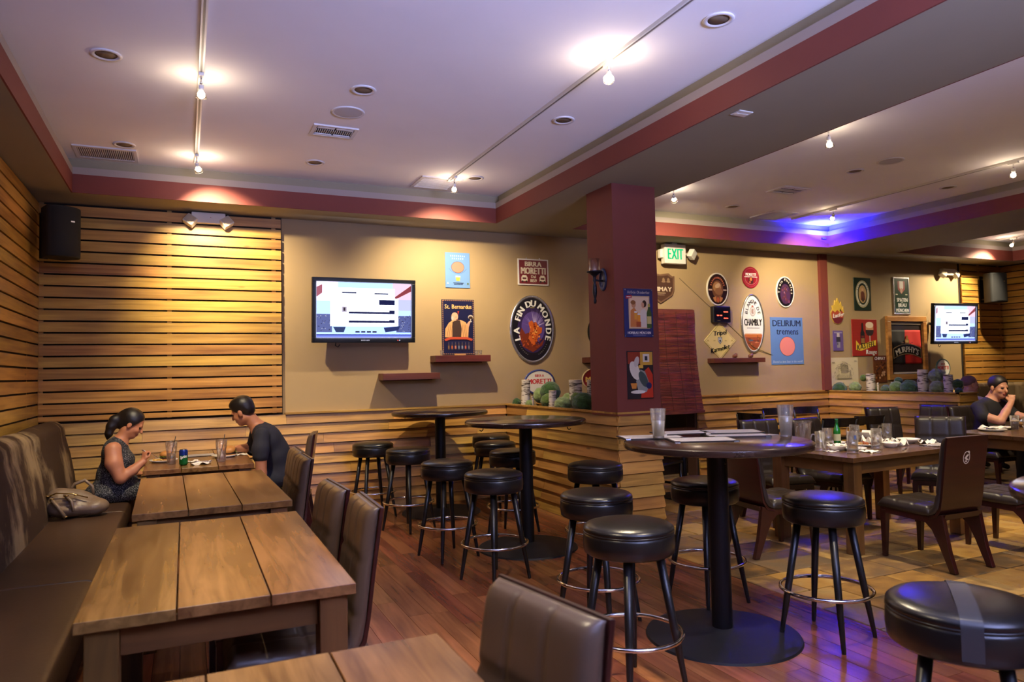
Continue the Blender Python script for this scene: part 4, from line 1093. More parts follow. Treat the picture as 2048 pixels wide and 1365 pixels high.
for i in range(7):
    u = -0.126+0.042*i; c_ = [(120, 90, 60), (170, 90, 50), (180, 110, 90), (110, 120, 140), (120, 130, 150), (180, 90, 70), (110, 100, 110)][i]
    a.rect(u-0.010, -0.27, u+0.010, -0.205, (70, 56, 60)).rect(u-0.004, -0.205, u+0.004, -0.175, (90, 76, 80)).rect(u-0.010, -0.255, u+0.010, -0.22, c_)
a.build('print', t)
# maroon enamel sign
t = sign('enamel_sign', 'maroon enamel sign with white border and two little trucks', 3.945, 2.715)
plate(t, 'rect', 0.425, 0.33, 0.014, tin((232, 226, 220)), bevel=0.004)
a = Art(-0.0148); a.rect(-0.195, -0.148, 0.195, 0.148, (120, 34, 38))
a.text('BIRRA', 0, 0.102, 0.062, CR, width=0.225, bold=0.07).text('MORETTI', 0, 0.018, 0.085, CR, width=0.335, bold=0.07).text('Dal', 0, -0.055, 0.036, CR, bold=0.05).text('1859', 0, -0.105, 0.038, CR, bold=0.05)
for s in (-1, 1):
    a.rect(s*0.125-0.042, -0.115, s*0.125+0.042, -0.06, CR).poly([(s*0.125-0.034, -0.06), (s*0.125+0.034, -0.06), (s*0.125+0.026, -0.04), (s*0.125-0.026, -0.04)], CR).rect(s*0.125-0.026, -0.092, s*0.125+0.026, -0.07, (96, 30, 32)).ell(s*0.125-0.026, -0.118, 0.012, 0.012, (40, 24, 24), 12).ell(s*0.125+0.026, -0.118, 0.012, 0.012, (40, 24, 24), 12)
a.build('print', t)
for s in (-1, 1): MB().lathe([(0, 0), (0.008, 0), (0.008, 0.006), (0, 0.006)], 10).xf(lambda p: Vector((p.x, -p.z, p.y))).build('screw', SILVER, t, loc=(s*0.09, -0.004, 0.172))
# big oval sign
t = sign('oval_sign', 'large oval tin sign with a fiery picture in a silver rim', 3.915, 2.003)
plate(t, 'oval', 0.60, 0.83, 0.014, tin((26, 22, 30))); oval_rim(t, 0.615, 0.845, 0.032, 0.016, SILVER)
a = Art(-0.0148)
a.ell(0, -0.01, 0.205, 0.285, (52, 34, 82)).ell(0.01, 0.02, 0.16, 0.20, (92, 70, 140))
random.seed(4)
for i in range(26):
    th = random.uniform(0.1, PI-0.1); r = random.uniform(0.14, 0.2); a.poly([(0.03+0.06*math.cos(th-0.05), 0.03+0.06*math.sin(th-0.05)), (0.03+r*math.cos(th), 0.03+r*1.2*math.sin(th)), (0.03+0.06*math.cos(th+0.05), 0.03+0.06*math.sin(th+0.05))], random.choice([(170, 150, 210), (120, 96, 176), (206, 190, 226)]))
a.poly([(-0.19, -0.08), (-0.15, 0.02), (-0.10, -0.06), (-0.05, -0.04), (0.02, -0.16), (0.08, -0.20), (0.16, -0.12), (0.13, -0.2), (0.0, -0.285), (-0.13, -0.22)], (120, 46, 22))
a.poly([(-0.06, -0.12), (-0.035, 0.0), (-0.055, 0.08), (-0.01, 0.11), (0.02, 0.075), (0.05, 0.095), (0.085, 0.03), (0.135, 0.02), (0.125, -0.04), (0.08, -0.07), (0.06, -0.15), (0.01, -0.2)], (206, 96, 34))
for i in range(46):
    th = random.uniform(0, 2*PI); r = random.uniform(0, 0.08); a.ell(0.03+r*math.cos(th), -0.03+r*1.3*math.sin(th), random.uniform(.006, .02), random.uniform(.004, .012), random.choice([(236, 140, 60), (170, 66, 24), (246, 176, 90), (130, 44, 20)]), 8, rot=random.uniform(0, 3))
for i in range(30):
    a.ell(random.uniform(-0.16, 0.12), random.uniform(-0.24, -0.12), random.uniform(.006, .02), random.uniform(.004, .01), random.choice([(190, 84, 30), (96, 34, 16), (150, 60, 24)]), 8, rot=random.uniform(0, 3))
a.arc('LA FIN DU MONDE', 0, -0.01, 0.222, 0.332, 0.080, WHT, PI/2, span=3.95, bold=0.07)
for s in (-1, 1):
    for i in range(7):
        th = (PI*1.5+s*(0.35+0.1*i)); a.rect(0.225*math.cos(th)-0.006, 0.33*math.sin(th)-0.004, 0.225*math.cos(th)+0.006, 0.33*math.sin(th)+0.004, (130, 122, 120))
a.rect(-0.03, 0.262, 0.03, 0.272, (150, 130, 90)); a.build('print', t)
# cream oval with blue rim behind the birch logs
t = sign('oval_sign', 'cream oval sign with red letters and blue rim, behind the birch logs', 4.00, 1.345)
plate(t, 'oval', 0.41, 0.31, 0.012, tin((228, 222, 206))); oval_rim(t, 0.425, 0.32, 0.022, 0.014, tin((56, 64, 120)))
a = Art(-0.0128); a.text('BIRRA', 0, 0.082, 0.034, (196, 60, 60), bold=0.05).text('MORETTI', 0, 0.012, 0.062, (206, 48, 48), width=0.315, bold=0.06).rect(-0.03, -0.085, 0.02, -0.075, (206, 120, 120)); a.build('print', t)
# black round sign partly behind the column
t = sign('round_sign', 'black round sign half hidden behind the red column', 4.96, 1.975)
plate(t, 'oval', 0.50, 0.50, 0.014, tin((24, 24, 22)));
a = Art(-0.0148); a.ring(0, 0, 0.238, 0.238, 0.006, (70, 72, 60)).ring(0, 0, 0.205, 0.205, 0.004, (140, 130, 80)).text('HOF', 0.0, -0.02, 0.07, (190, 180, 140)); a.build('print', t)
# red oval partly behind the column
t = sign('oval_sign', 'dark red oval sign with yellow letters beside the column', 4.84, 1.365)
plate(t, 'oval', 0.46, 0.30, 0.012, tin((128, 30, 28))); oval_rim(t, 0.465, 0.305, 0.012, 0.014, tin((206, 180, 130)))
a = Art(-0.0128); a.text('Moretti', 0, 0.0, 0.07, (232, 196, 96), width=0.36, bold=0.05); a.build('print', t)
# pale oval behind the wall sconce
t = sign('oval_sign', 'pale oval sign mostly hidden behind the column, by the wall sconce', 5.055, 2.58)
plate(t, 'oval', 0.46, 0.50, 0.014, tin((202, 190, 196))); oval_rim(t, 0.47, 0.51, 0.016, 0.016, tin((70, 66, 80)))
# brown shield
t = sign('shield_sign', 'brown shield-shaped wooden sign above the doorway', 5.86, 2.575)
sh = [(-0.24, 0.17), (-0.20, 0.165), (-0.14, 0.205), (0, 0.185), (0.14, 0.205), (0.20, 0.165), (0.24, 0.17), (0.235, -0.02), (0.20, -0.10), (0, -0.215), (-0.20, -0.10), (-0.235, -0.02)]
plate(t, sh, 0, 0, 0.022, plain('shield_brown', (112, 82, 60), 0.55, noise=(10, 0.15)), bevel=0.006)
a = Art(-0.0228); a.poly([(u*0.86, v*0.86) for u, v in sh], (78, 52, 40)).text('CHIMAY', 0, -0.015, 0.062, (206, 186, 160), width=0.36, bold=0.06)
for u in (-0.09, 0.05, 0.13): a.ell(u, 0.105, 0.022, 0.034, (140, 112, 84), 12).ell(u, 0.085, 0.034, 0.012, (140, 112, 84), 12)
a.rect(-0.08, -0.075, 0.08, -0.065, (170, 146, 118)).rect(-0.06, -0.10, 0.06, -0.092, (150, 124, 98)); a.build('print', t)
# brown oval sign
t = sign('oval_sign', 'brown and gold oval sign above the digital clock', 6.845, 2.585)
plate(t, 'oval', 0.375, 0.46, 0.014, tin((44, 24, 20))); oval_rim(t, 0.385, 0.47, 0.02, 0.016, tin((222, 214, 196)))
a = Art(-0.0148)
for i in range(13):
    th = PI*0.12+PI*0.76*i/12; a.ell(0.125*math.cos(th), 0.165*math.sin(th), 0.010, 0.016, (196, 110, 70), 8, rot=th-PI/2)
a.ell(0, 0.0, 0.10, 0.13, (116, 74, 42)).ell(-0.01, 0.03, 0.075, 0.075, (176, 128, 78)).ell(0.02, -0.03, 0.07, 0.05, (150, 104, 60)).ell(0.0, 0.05, 0.05, 0.03, (214, 178, 130), rot=0.4)
a.poly([(-0.09, -0.12), (-0.03, -0.10), (-0.03, -0.19), (-0.07, -0.16)], (196, 130, 70)).poly([(0.09, -0.12), (0.03, -0.10), (0.03, -0.19), (0.07, -0.16)], (196, 130, 70)).ell(0, -0.15, 0.026, 0.04, (186, 96, 50))
a.rect(-0.16, -0.02, -0.10, 0.0, (200, 170, 140)).rect(0.10, -0.02, 0.16, 0.0, (200, 170, 140)); a.build('print', t)
# round red sign
t = sign('round_sign', 'round crimson sign between the two dark ovals', 7.463, 2.775)
plate(t, 'oval', 0.315, 0.315, 0.014, tin((140, 26, 44)), bevel=0.003)
a = Art(-0.0148); a.ring(0, 0, 0.135, 0.135, 0.004, (190, 90, 96)).text('MORETTI', 0, 0.045, 0.045, WHT, width=0.19, bold=0.05).rect(-0.12, 0.002, 0.12, 0.012, WHT)
a.ell(0, -0.045, 0.05, 0.055, (84, 26, 26)).ell(0.0, -0.025, 0.022, 0.026, (196, 120, 60)).ell(-0.02, -0.07, 0.014, 0.018, (180, 90, 50)).ell(0.025, -0.07, 0.012, 0.016, (60, 30, 30)).ring(0, -0.02, 0.11, 0.085, 0.004, (210, 150, 140)); a.build('print', t)
# dark oval with arched letters
t = sign('oval_sign', 'black oval sign with arched white letters, above the blue poster', 8.12, 2.58)
plate(t, 'oval', 0.345, 0.455, 0.014, tin((24, 20, 26))); oval_rim(t, 0.355, 0.465, 0.018, 0.016, tin((226, 222, 214)))
a = Art(-0.0148); a.ell(0, -0.03, 0.10, 0.15, (74, 44, 66))
random.seed(8)
for i in range(26): a.ell(random.uniform(-0.07, 0.07), random.uniform(-0.15, 0.07), random.uniform(.008, .022), random.uniform(.01, .03), random.choice([(120, 66, 70), (60, 36, 70), (150, 110, 130), (96, 50, 40)]), 8)
a.arc('Trois Pistoles', 0, 0, 0.130, 0.185, 0.040, CR, PI/2, span=3.5, bold=0.05); a.build('print', t)
# yellow diamond
t = sign('diamond_sign', 'pale yellow diamond sign with blackletter words below the clock', 6.86, 1.857)
dm = [(0, 0.262), (0.285, 0), (0, -0.262), (-0.285, 0)]
plate(t, dm, 0, 0, 0.012, tin((228, 206, 132)), bevel=0.003)
a = Art(-0.0128)
for (u0, v0), (u1, v1) in zip([(p*0.92, q*0.92) for p, q in dm], [(p*0.92, q*0.92) for p, q in dm[1:]+dm[:1]]): a.line(u0, v0, u1, v1, 0.004, (120, 96, 50))
a.text('Tripel', 0, 0.115, 0.07, (22, 20, 18), width=0.23, bold=0.06, rise=0.10, slant=0.08).text('Karmeliet', 0, -0.105, 0.07, (22, 20, 18), width=0.33, bold=0.06, rise=0.20, slant=0.08)
a.poly([(-0.036, 0.05), (0.036, 0.05), (0.036, -0.01), (0, -0.05), (-0.036, -0.01)], (60, 60, 70)).poly([(-0.029, 0.043), (0.029, 0.043), (0.029, -0.006), (0, -0.04), (-0.029, -0.006)], (200, 204, 214)).poly([(-0.018, 0.0), (0, 0.02), (0.018, 0.0), (0, -0.03)], (36, 36, 44)).ell(-0.016, 0.03, 0.006, 0.006, (36, 36, 44), 8).ell(0.016, 0.03, 0.006, 0.006, (36, 36, 44), 8)
for s in (-1, 1): a.ell(s*0.21, 0.0, 0.02, 0.006, (176, 150, 70), 10, rot=s*0.7).ell(s*0.22, 0.0, 0.02, 0.006, (176, 150, 70), 10, rot=-s*0.7).rect(s*0.10-0.018, -0.006, s*0.10+0.018, 0.004, (176, 150, 70))
a.build('print', t)
# tall white oval
t = sign('oval_sign', 'tall white oval sign with an orange landscape at its foot', 7.473, 2.105)
plate(t, 'oval', 0.42, 0.84, 0.014, tin((226, 226, 230))); oval_rim(t, 0.435, 0.855, 0.026, 0.018, SILVER)
a = Art(-0.0148)
lo = []
for i in range(25):
    th = PI+0.42+ (PI-0.84)*i/24; lo.append((0.186*math.cos(th), 0.39*math.sin(th)))
a.poly(lo, (186, 104, 52))
a.poly([(p*0.98, max(q, -0.39) if q < -0.20 else -0.20) for p, q in lo], (146, 74, 36)); a.rect(-0.155, -0.16, 0.155, -0.145, (206, 150, 110))
for i in range(12):
    u = random.uniform(-0.10, 0.10); a.ell(u, random.uniform(-0.33, -0.22), random.uniform(.015, .04), 0.007, random.choice([(110, 52, 26), (206, 130, 60), (84, 50, 40)]), 10)
a.rect(0.075, -0.27, 0.085, -0.17, (80, 44, 26)).rect(0.10, -0.25, 0.106, -0.19, (80, 44, 26)).ell(-0.05, -0.245, 0.045, 0.014, (84, 88, 104), 14)
a.arc('BLANCHE DE', 0, 0.02, 0.135, 0.30, 0.054, (44, 40, 46), PI/2, span=2.35, bold=0.04)
a.ell(0, 0.175, 0.056, 0.07, (176, 166, 166), 24).ell(0, 0.175, 0.046, 0.058, (206, 200, 198), 24).ring(0, 0.175, 0.03, 0.036, 0.008, (140, 120, 120)).rect(-0.006, 0.15, 0.006, 0.20, (130, 60, 50)).ell(0, 0.25, 0.02, 0.014, (170, 90, 76), 12)
a.text('CHAMBLY', 0, 0.02, 0.10, (30, 26, 28), width=0.325, bold=0.04)
for i in range(13): a.rect(-0.115+0.0185*i, -0.072, -0.103+0.0185*i, -0.060, (120, 110, 110))
a.build('print', t)
# blue poster
t = sign('poster', 'large blue poster with dark lettering and a pink oval', 8.13, 1.852, cat='poster')
plate(t, 'rect', 0.64, 0.70, 0.006, tin((92, 128, 192), 0.5))
a = Art(-0.0068); a.text('DELIRIUM', 0.0, 0.265, 0.095, (34, 42, 78), width=0.55, bold=0.03).text('tremens', 0.01, 0.145, 0.10, (40, 52, 92), width=0.43, bold=0.03)
a.ell(0.0, -0.08, 0.155, 0.145, (46, 36, 54)).ell(0.0, -0.08, 0.150, 0.140, (226, 134, 118))
a.text('Elected as best beer in the world!', 0.0, -0.305, 0.034, (196, 208, 232), width=0.58, slant=0.15); a.build('print', t)
# green-framed oval poster
t = sign('tin_sign', 'dark green tin sign with a white oval band and a small seated figure', 9.75, 2.592)
plate(t, 'rect', 0.375, 0.52, 0.014, tin((22, 44, 34)), bevel=0.005)
a = Art(-0.0148); a.ring(0, 0, 0.155, 0.215, 0.010, (206, 190, 140)).ring(0, 0, 0.14, 0.20, 0.030, (224, 220, 206)).ell(0, 0, 0.088, 0.14, (196, 160, 110)).poly([(-0.05, -0.10), (-0.04, 0.02), (0, 0.06), (0.04, 0.02), (0.06, -0.10)], (110, 50, 30)).ell(0, 0.07, 0.024, 0.028, (220, 170, 130), 14).poly([(-0.02, -0.12), (0.0, -0.03), (0.03, -0.12)], (30, 24, 24))
a.arc('Franziskaner', 0, 0, 0.124, 0.182, 0.026, (24, 44, 34), PI/2, span=2.5, bold=0.06).arc('Weissbier', 0, 0, 0.124, 0.182, 0.024, (24, 44, 34), -PI/2, span=1.8, out=False, bold=0.06); a.build('print', t)
# green sign with three words
t = sign('tin_sign', 'green tin sign with a red crest, three white words and silver edge', 10.655, 2.585)
plate(t, 'rect', 0.37, 0.60, 0.014, tin((26, 58, 44)), bevel=0.004); rect_rim(t, 0.38, 0.61, 0.022, 0.02, SILVER)
a = Art(-0.0148); a.poly([(-0.085, 0.24), (0.085, 0.24), (0.085, 0.11), (0, 0.03), (-0.085, 0.11)], (150, 36, 34)).poly([(-0.045, 0.24), (0.045, 0.24), (0.045, 0.13), (0, 0.07), (-0.045, 0.13)], (226, 216, 206)).ell(0, 0.085, 0.028, 0.045, (196, 150, 130), 16).rect(-0.14, 0.015, -0.09, 0.03, CR).rect(0.09, 0.015, 0.14, 0.03, CR)
a.text('SPATEN', 0.01, -0.065, 0.062, WHT, width=0.25, bold=0.05).text('BRÄU'.replace('Ä', 'A'), 0.01, -0.15, 0.062, WHT, width=0.19, bold=0.05).text('MÜNCHEN', 0.01, -0.235, 0.058, WHT, width=0.30, bold=0.05)
for s in (-1, 1): a.ell(0.005+s*0.012, -0.108, 0.006, 0.006, WHT, 8)
a.build('print', t)
# flame sign
t = sign('flame_sign', 'flame-shaped yellow and red tin sign', 9.18, 2.312)
fl_ = [(0, -0.205), (0.07, -0.185), (0.125, -0.11), (0.14, -0.02), (0.135, 0.08), (0.115, 0.02), (0.10, 0.09), (0.085, 0.15), (0.06, 0.10), (0.03, 0.175), (0.01, 0.205), (-0.01, 0.15), (-0.045, 0.17), (-0.06, 0.10), (-0.11, 0.08), (-0.10, 0.03), (-0.14, -0.02), (-0.125, -0.11), (-0.07, -0.185)]
plate(t, fl_, 0, 0, 0.014, tin((222, 186, 74)), bevel=0.002)
a = Art(-0.0148); a.poly([(0, -0.20), (0.07, -0.18), (0.12, -0.11), (0.135, -0.03), (0.09, 0.01), (0.05, -0.02), (0.0, 0.02), (-0.05, -0.02), (-0.10, 0.01), (-0.135, -0.03), (-0.12, -0.11), (-0.07, -0.18)], (176, 74, 46)).poly([(0, -0.20), (0.07, -0.18), (0.12, -0.11), (0.0, -0.09), (-0.12, -0.11), (-0.07, -0.18)], (110, 34, 44)).poly([(0.05, 0.0), (0.07, 0.045), (0.085, 0.0)], (60, 30, 26))
a.text('Lucifer', 0.02, -0.055, 0.068, WHT, width=0.23, bold=0.06, slant=0.15, rise=0.15); a.build('print', t)
# small purple sign
t = sign('tin_sign', 'small purple tin sign with a grey can', 9.18, 1.853)
plate(t, 'rect', 0.215, 0.315, 0.012, tin((106, 86, 148)), bevel=0.004)
a = Art(-0.0128); a.rect(-0.085, 0.115, 0.085, 0.135, (150, 140, 180)).rect(-0.03, 0.06, 0.03, 0.12, (200, 190, 190)).rect(-0.045, -0.02, 0.045, 0.06, (60, 56, 70)).rect(-0.035, -0.11, 0.035, -0.02, (150, 146, 160)).rect(-0.03, -0.07, -0.005, -0.03, (90, 84, 110)); a.build('print', t)
# red poster with bottle and glass
t = sign('tin_poster', 'red tin poster with a dark bottle, a beer glass and a yellow ribbon', 9.765, 1.902)
plate(t, 'rect', 0.56, 0.58, 0.012, tin((168, 46, 36)), bevel=0.004)
a = Art(-0.0128)
for i in range(22): a.rect(-0.275, -0.28+0.026*i, 0.275, -0.277+0.026*i, (140, 32, 28))
a.poly([(-0.10, -0.12), (-0.10, 0.07), (-0.075, 0.12), (-0.07, 0.23), (-0.035, 0.23), (-0.03, 0.12), (-0.005, 0.07), (-0.005, -0.12)], (24, 18, 18)).rect(-0.09, -0.09, -0.012, -0.01, (150, 110, 60)).rect(-0.08, 0.0, -0.02, 0.03, (110, 30, 26))
a.ell(0.11, 0.10, 0.088, 0.075, (44, 24, 22)).rect(0.022, 0.12, 0.198, 0.18, (168, 46, 36)).poly([(0.025, 0.12), (0.195, 0.12), (0.195, 0.19), (0.025, 0.19)], (206, 150, 110)).ell(0.11, 0.20, 0.088, 0.05, (236, 214, 190)).rect(0.10, -0.10, 0.12, 0.03, (210, 190, 180)).ell(0.11, -0.10, 0.05, 0.012, (210, 190, 180))
a.poly([(-0.21, -0.19), (-0.205, -0.04), (-0.12, -0.12), (0.10, -0.065), (0.245, -0.04), (0.24, -0.125), (0.10, -0.155), (-0.10, -0.21)], (226, 192, 60)).text('KASTEEL', 0.02, -0.12, 0.085, (40, 30, 20), width=0.40, bold=0.05, rise=0.16).text('Rouge', 0.13, -0.225, 0.075, WHT, width=0.235, bold=0.06, slant=0.12); a.build('print', t)
# pencil drawing
t = sign('drawing', 'cream sheet with a grey pencil drawing, lowest on the right wall', 9.285, 1.372, cat='drawing')
plate(t, 'rect', 0.62, 0.44, 0.004, plain('paper_cream', (214, 200, 164), 0.8))
a = Art(-0.0048); random.seed(12)
for i in range(90):
    th = random.uniform(0.2, PI-0.2); r = random.uniform(0.13, 0.24); l_ = random.uniform(0.02, 0.06); u = r*math.cos(th); v = -0.12+r*1.15*math.sin(th); q = th+PI/2+random.uniform(-0.4, 0.4)
    a.line(u, v, u+l_*math.cos(q), v+l_*math.sin(q), 0.0035, random.choice([(140, 126, 104), (112, 100, 84), (96, 86, 74)]))
for i in range(9): a.rect(-0.08, -0.02+0.017*i, 0.08, -0.014+0.017*i, (130, 118, 100))
for i in range(14): a.rect(-0.15+0.022*i, -0.10, -0.144+0.022*i, -0.04, (110, 100, 86))
a.rect(-0.16, -0.11, 0.16, -0.10, (100, 90, 78)); a.rect(-0.26, 0.14, -0.20, 0.15, (150, 136, 110)).rect(0.22, 0.16, 0.27, 0.17, (150, 136, 110)); a.build('pencil_lines', t, 0.8)['kind'] = 'stuff'
# small brown poster
t = sign('tin_poster', 'small brown tin poster with a still life of food', 10.085, 1.40)
plate(t, 'rect', 0.30, 0.43, 0.012, tin((112, 66, 36)), bevel=0.004)
a = Art(-0.0128); a.rect(-0.145, 0.135, 0.145, 0.205, (92, 36, 26)).text('CHIMAY', 0, 0.17, 0.05, WHT, width=0.24, bold=0.05)
for i in range(30): a.ell(random.uniform(-0.12, 0.12), random.uniform(-0.19, 0.11), random.uniform(.01, .035), random.uniform(.008, .02), random.choice([(150, 90, 44), (84, 46, 26), (176, 116, 60), (66, 36, 26)]), 10, rot=random.uniform(0, 3))
for u, v in ((0.05, -0.06), (0.08, -0.09), (0.03, -0.10), (-0.02, -0.14), (0.09, -0.05)): a.ell(u, v, 0.022, 0.020, (214, 170, 130), 12)
a.line(-0.11, -0.04, 0.02, 0.05, 0.010, (60, 60, 74)); a.build('print', t)
# framed flag
t = sign('framed_flag', 'black and red flag in an oak window frame', 10.72, 1.735, cat='flag')
M_oak = wood('oak_frame', (150, 100, 46), (206, 150, 80), 0.4, rand=0.05, knots=False)
fw, fh, rw = 0.94, 1.03, 0.085
for nm, b_ in (('frame_rail', (-fw/2, -0.05, fh/2-rw, fw/2, 0, fh/2)), ('frame_rail', (-fw/2, -0.05, -fh/2, fw/2, 0, -fh/2+rw)), ('frame_stile', (-fw/2, -0.05, -fh/2+rw, -fw/2+rw, 0, fh/2-rw)), ('frame_stile', (fw/2-rw, -0.05, -fh/2+rw, fw/2, 0, fh/2-rw))):
    MB().box(*b_).build(nm, M_oak, t, bevel=0.006)
MB().box(-fw/2+rw, -0.008, -fh/2+rw, fw/2-rw, 0, fh/2-rw).build('window_pane', plain('dim_pane', (52, 44, 44), 0.3), t)
MB().box(-fw/2+rw, -0.022, fh/2-rw-0.05, fw/2-rw, -0.008, fh/2-rw).build('blind_rail', plain('blind_rail', (120, 104, 92), 0.5), t)
MB().box(-fw/2+rw+0.01, -0.02, -fh/2+rw+0.01, fw/2-rw-0.01, -0.008, -fh/2+rw+0.035).build('sill_strip', M_whitep, t)
nu, nv = 28, 16; v = []; f = []
for j in range(nv+1):
    for i in range(nu+1):
        u = -0.37+0.72*i/nu; w_ = 0.29-0.55*j/nv; v.append((u, -0.018-0.006*math.sin(u*26+w_*5)*(0.4+j/nv), w_))
R = nu+1; mi = []
for j in range(nv):
    for i in range(nu): f.append((j*R+i, (j+1)*R+i, (j+1)*R+i+1, j*R+i+1)); mi.append(0 if i < nu*0.46 else 1)
mb = MB(); mb.v = v; mb.f = f; mb.m = mi
fo = mb.build('flag_cloth', [plain('flag_black', (34, 30, 32), 0.8), plain('flag_red', (196, 34, 26), 0.8)], t, smooth=True)
fo.modifiers.new('thick', 'SOLIDIFY').thickness = 0.0012
a = Art(-0.0275, 0.0003); BL = (22, 20, 22)
band = [(-0.32+0.64*i/20, 0.02+0.075*(1-(2*i/20-1)**2)) for i in range(21)]
a.poly([(u*1.05, v_+0.012-0.04) for u, v_ in band]+[(u*1.05, v_-0.16-0.04) for u, v_ in reversed(band)], (150, 130, 96)).poly([(u, v_-0.04) for u, v_ in band]+[(u, v_-0.145-0.04) for u, v_ in reversed(band)], BL)
a.arc("MURPHY'S", 0.0, -0.62, 0.60, 0.60, 0.095, (226, 218, 200), PI/2, span=0.92, bold=0.04)
a.poly([(-0.05, 0.07), (-0.05, 0.13), (-0.02, 0.15), (-0.02, 0.19), (0.0, 0.21), (0.02, 0.19), (0.02, 0.15), (0.05, 0.13), (0.05, 0.07)], (150, 100, 46)).rect(-0.035, 0.08, 0.035, 0.12, (196, 150, 80)).rect(-0.13, 0.08, -0.08, 0.09, (150, 100, 46)).rect(0.09, 0.08, 0.14, 0.09, (110, 20, 20))
a.build('print', t)
# small round sign by the right television
t = sign('round_sign', 'small round white sign with red letters and green rim below the right television', 11.61, 1.385)
plate(t, 'oval', 0.35, 0.31, 0.012, tin((224, 222, 214))); oval_rim(t, 0.36, 0.32, 0.016, 0.014, tin((50, 84, 84)))
a = Art(-0.0128); a.text('BIRRA', 0, 0.075, 0.03, (190, 60, 50), bold=0.05).text('MORETTI', 0, 0.01, 0.06, (206, 44, 40), width=0.27, bold=0.06).rect(-0.06, -0.09, 0.06, -0.055, (140, 150, 160)); a.build('print', t)

# ------------------------------------------------------------------ posters on the column (front face)
t = sign('tin_poster', 'blue tin poster of people with beer mugs on the red column', 3.776, 1.998, y=PY0)
plate(t, 'rect', 0.315, 0.445, 0.008, tin((48, 54, 112)), bevel=0.003)
a = Art(-0.0088); a.text('Hofbräu Oktoberfest', 0, 0.19, 0.026, (216, 206, 190), width=0.24, slant=0.2).rect(-0.11, -0.145, 0.12, 0.155, (206, 180, 140)).rect(-0.10, -0.135, 0.11, 0.145, (232, 206, 176))
a.poly([(-0.095, -0.13), (-0.09, 0.02), (-0.05, 0.05), (-0.01, 0.0), (0.0, -0.13)], (210, 130, 70)).ell(-0.055, 0.075, 0.024, 0.030, (206, 150, 110), 16).ell(-0.06, 0.095, 0.028, 0.020, (150, 96, 50), 16)
a.poly([(0.0, -0.13), (0.02, 0.02), (0.06, 0.04), (0.10, 0.0), (0.105, -0.13)], (226, 216, 206)).ell(0.05, 0.075, 0.022, 0.030, (214, 160, 124), 16).ell(0.062, 0.085, 0.024, 0.032, (60, 36, 26), 16).ell(0.044, 0.074, 0.016, 0.024, (214, 160, 124), 14)
a.rect(-0.05, -0.06, -0.02, 0.0, (226, 160, 60)).rect(-0.05, 0.0, -0.02, 0.014, WHT).rect(-0.015, -0.08, 0.015, -0.02, (226, 150, 50)).rect(-0.015, -0.02, 0.015, -0.006, WHT).rect(-0.03, -0.13, 0.02, -0.08, (170, 80, 40))
a.poly([(0.085, -0.14), (0.085, 0.0), (0.10, 0.04), (0.102, 0.08), (0.122, 0.08), (0.124, 0.04), (0.138, 0.0), (0.138, -0.14)], (70, 96, 40)).rect(0.088, -0.10, 0.136, -0.03, (206, 190, 120)).rect(0.10, 0.055, 0.124, 0.085, (200, 180, 80))
a.poly([(-0.14, 0.155), (-0.075, 0.165), (-0.075, 0.135), (-0.14, 0.125)], (176, 40, 44)).rect(-0.13, 0.142, -0.085, 0.148, WHT)
a.text('HOFBRAU MÜNCHEN', 0, -0.182, 0.024, WHT, width=0.25, bold=0.04).rect(-0.07, -0.205, 0.07, -0.201, (170, 176, 206)); a.build('print', t)
for su in (-1, 1):
    for sv in (-1, 1): MB().lathe([(0, 0), (0.006, 0), (0.006, 0.004), (0, 0.004)], 10).xf(lambda p: Vector((p.x, -p.z, p.y))).build('screw', SILVER, t, loc=(su*0.145, -0.0075, sv*0.21))
t = sign('art_print', 'colourful abstract art print low on the red column', 3.777, 1.431, y=PY0, cat='print')
plate(t, 'rect', 0.285, 0.435, 0.006, tin((40, 34, 40), 0.4))
a = Art(-0.0068); a.rect(-0.135, 0.10, 0.0, 0.21, (150, 60, 40)).rect(0.0, 0.09, 0.135, 0.21, (206, 160, 60)).rect(0.03, 0.115, 0.10, 0.19, (226, 216, 200)).rect(0.05, 0.13, 0.08, 0.17, (50, 50, 60))
a.poly([(0.0, -0.21), (0.02, 0.02), (0.09, 0.07), (0.135, 0.0), (0.135, -0.21)], (190, 56, 34)).poly([(-0.05, -0.06), (0.0, 0.05), (0.05, 0.03), (0.10, -0.09), (0.06, -0.16), (-0.03, -0.14)], (150, 150, 140)).ell(-0.06, 0.04, 0.05, 0.09, (226, 220, 206), 20, rot=0.4).ell(-0.04, 0.12, 0.026, 0.05, (206, 200, 190), 16, rot=-0.3).ell(0.03, -0.04, 0.04, 0.08, (70, 84, 80), 18, rot=0.5)
a.poly([(-0.11, -0.075), (-0.04, -0.075), (-0.05, -0.125), (-0.095, -0.125)], (214, 140, 60)).ell(-0.03, -0.155, 0.08, 0.016, (226, 220, 206), 20).rect(-0.02, 0.06, 0.03, 0.09, (226, 180, 70)).ell(0.09, -0.10, 0.03, 0.03, (40, 46, 90), 14); a.build('print', t)

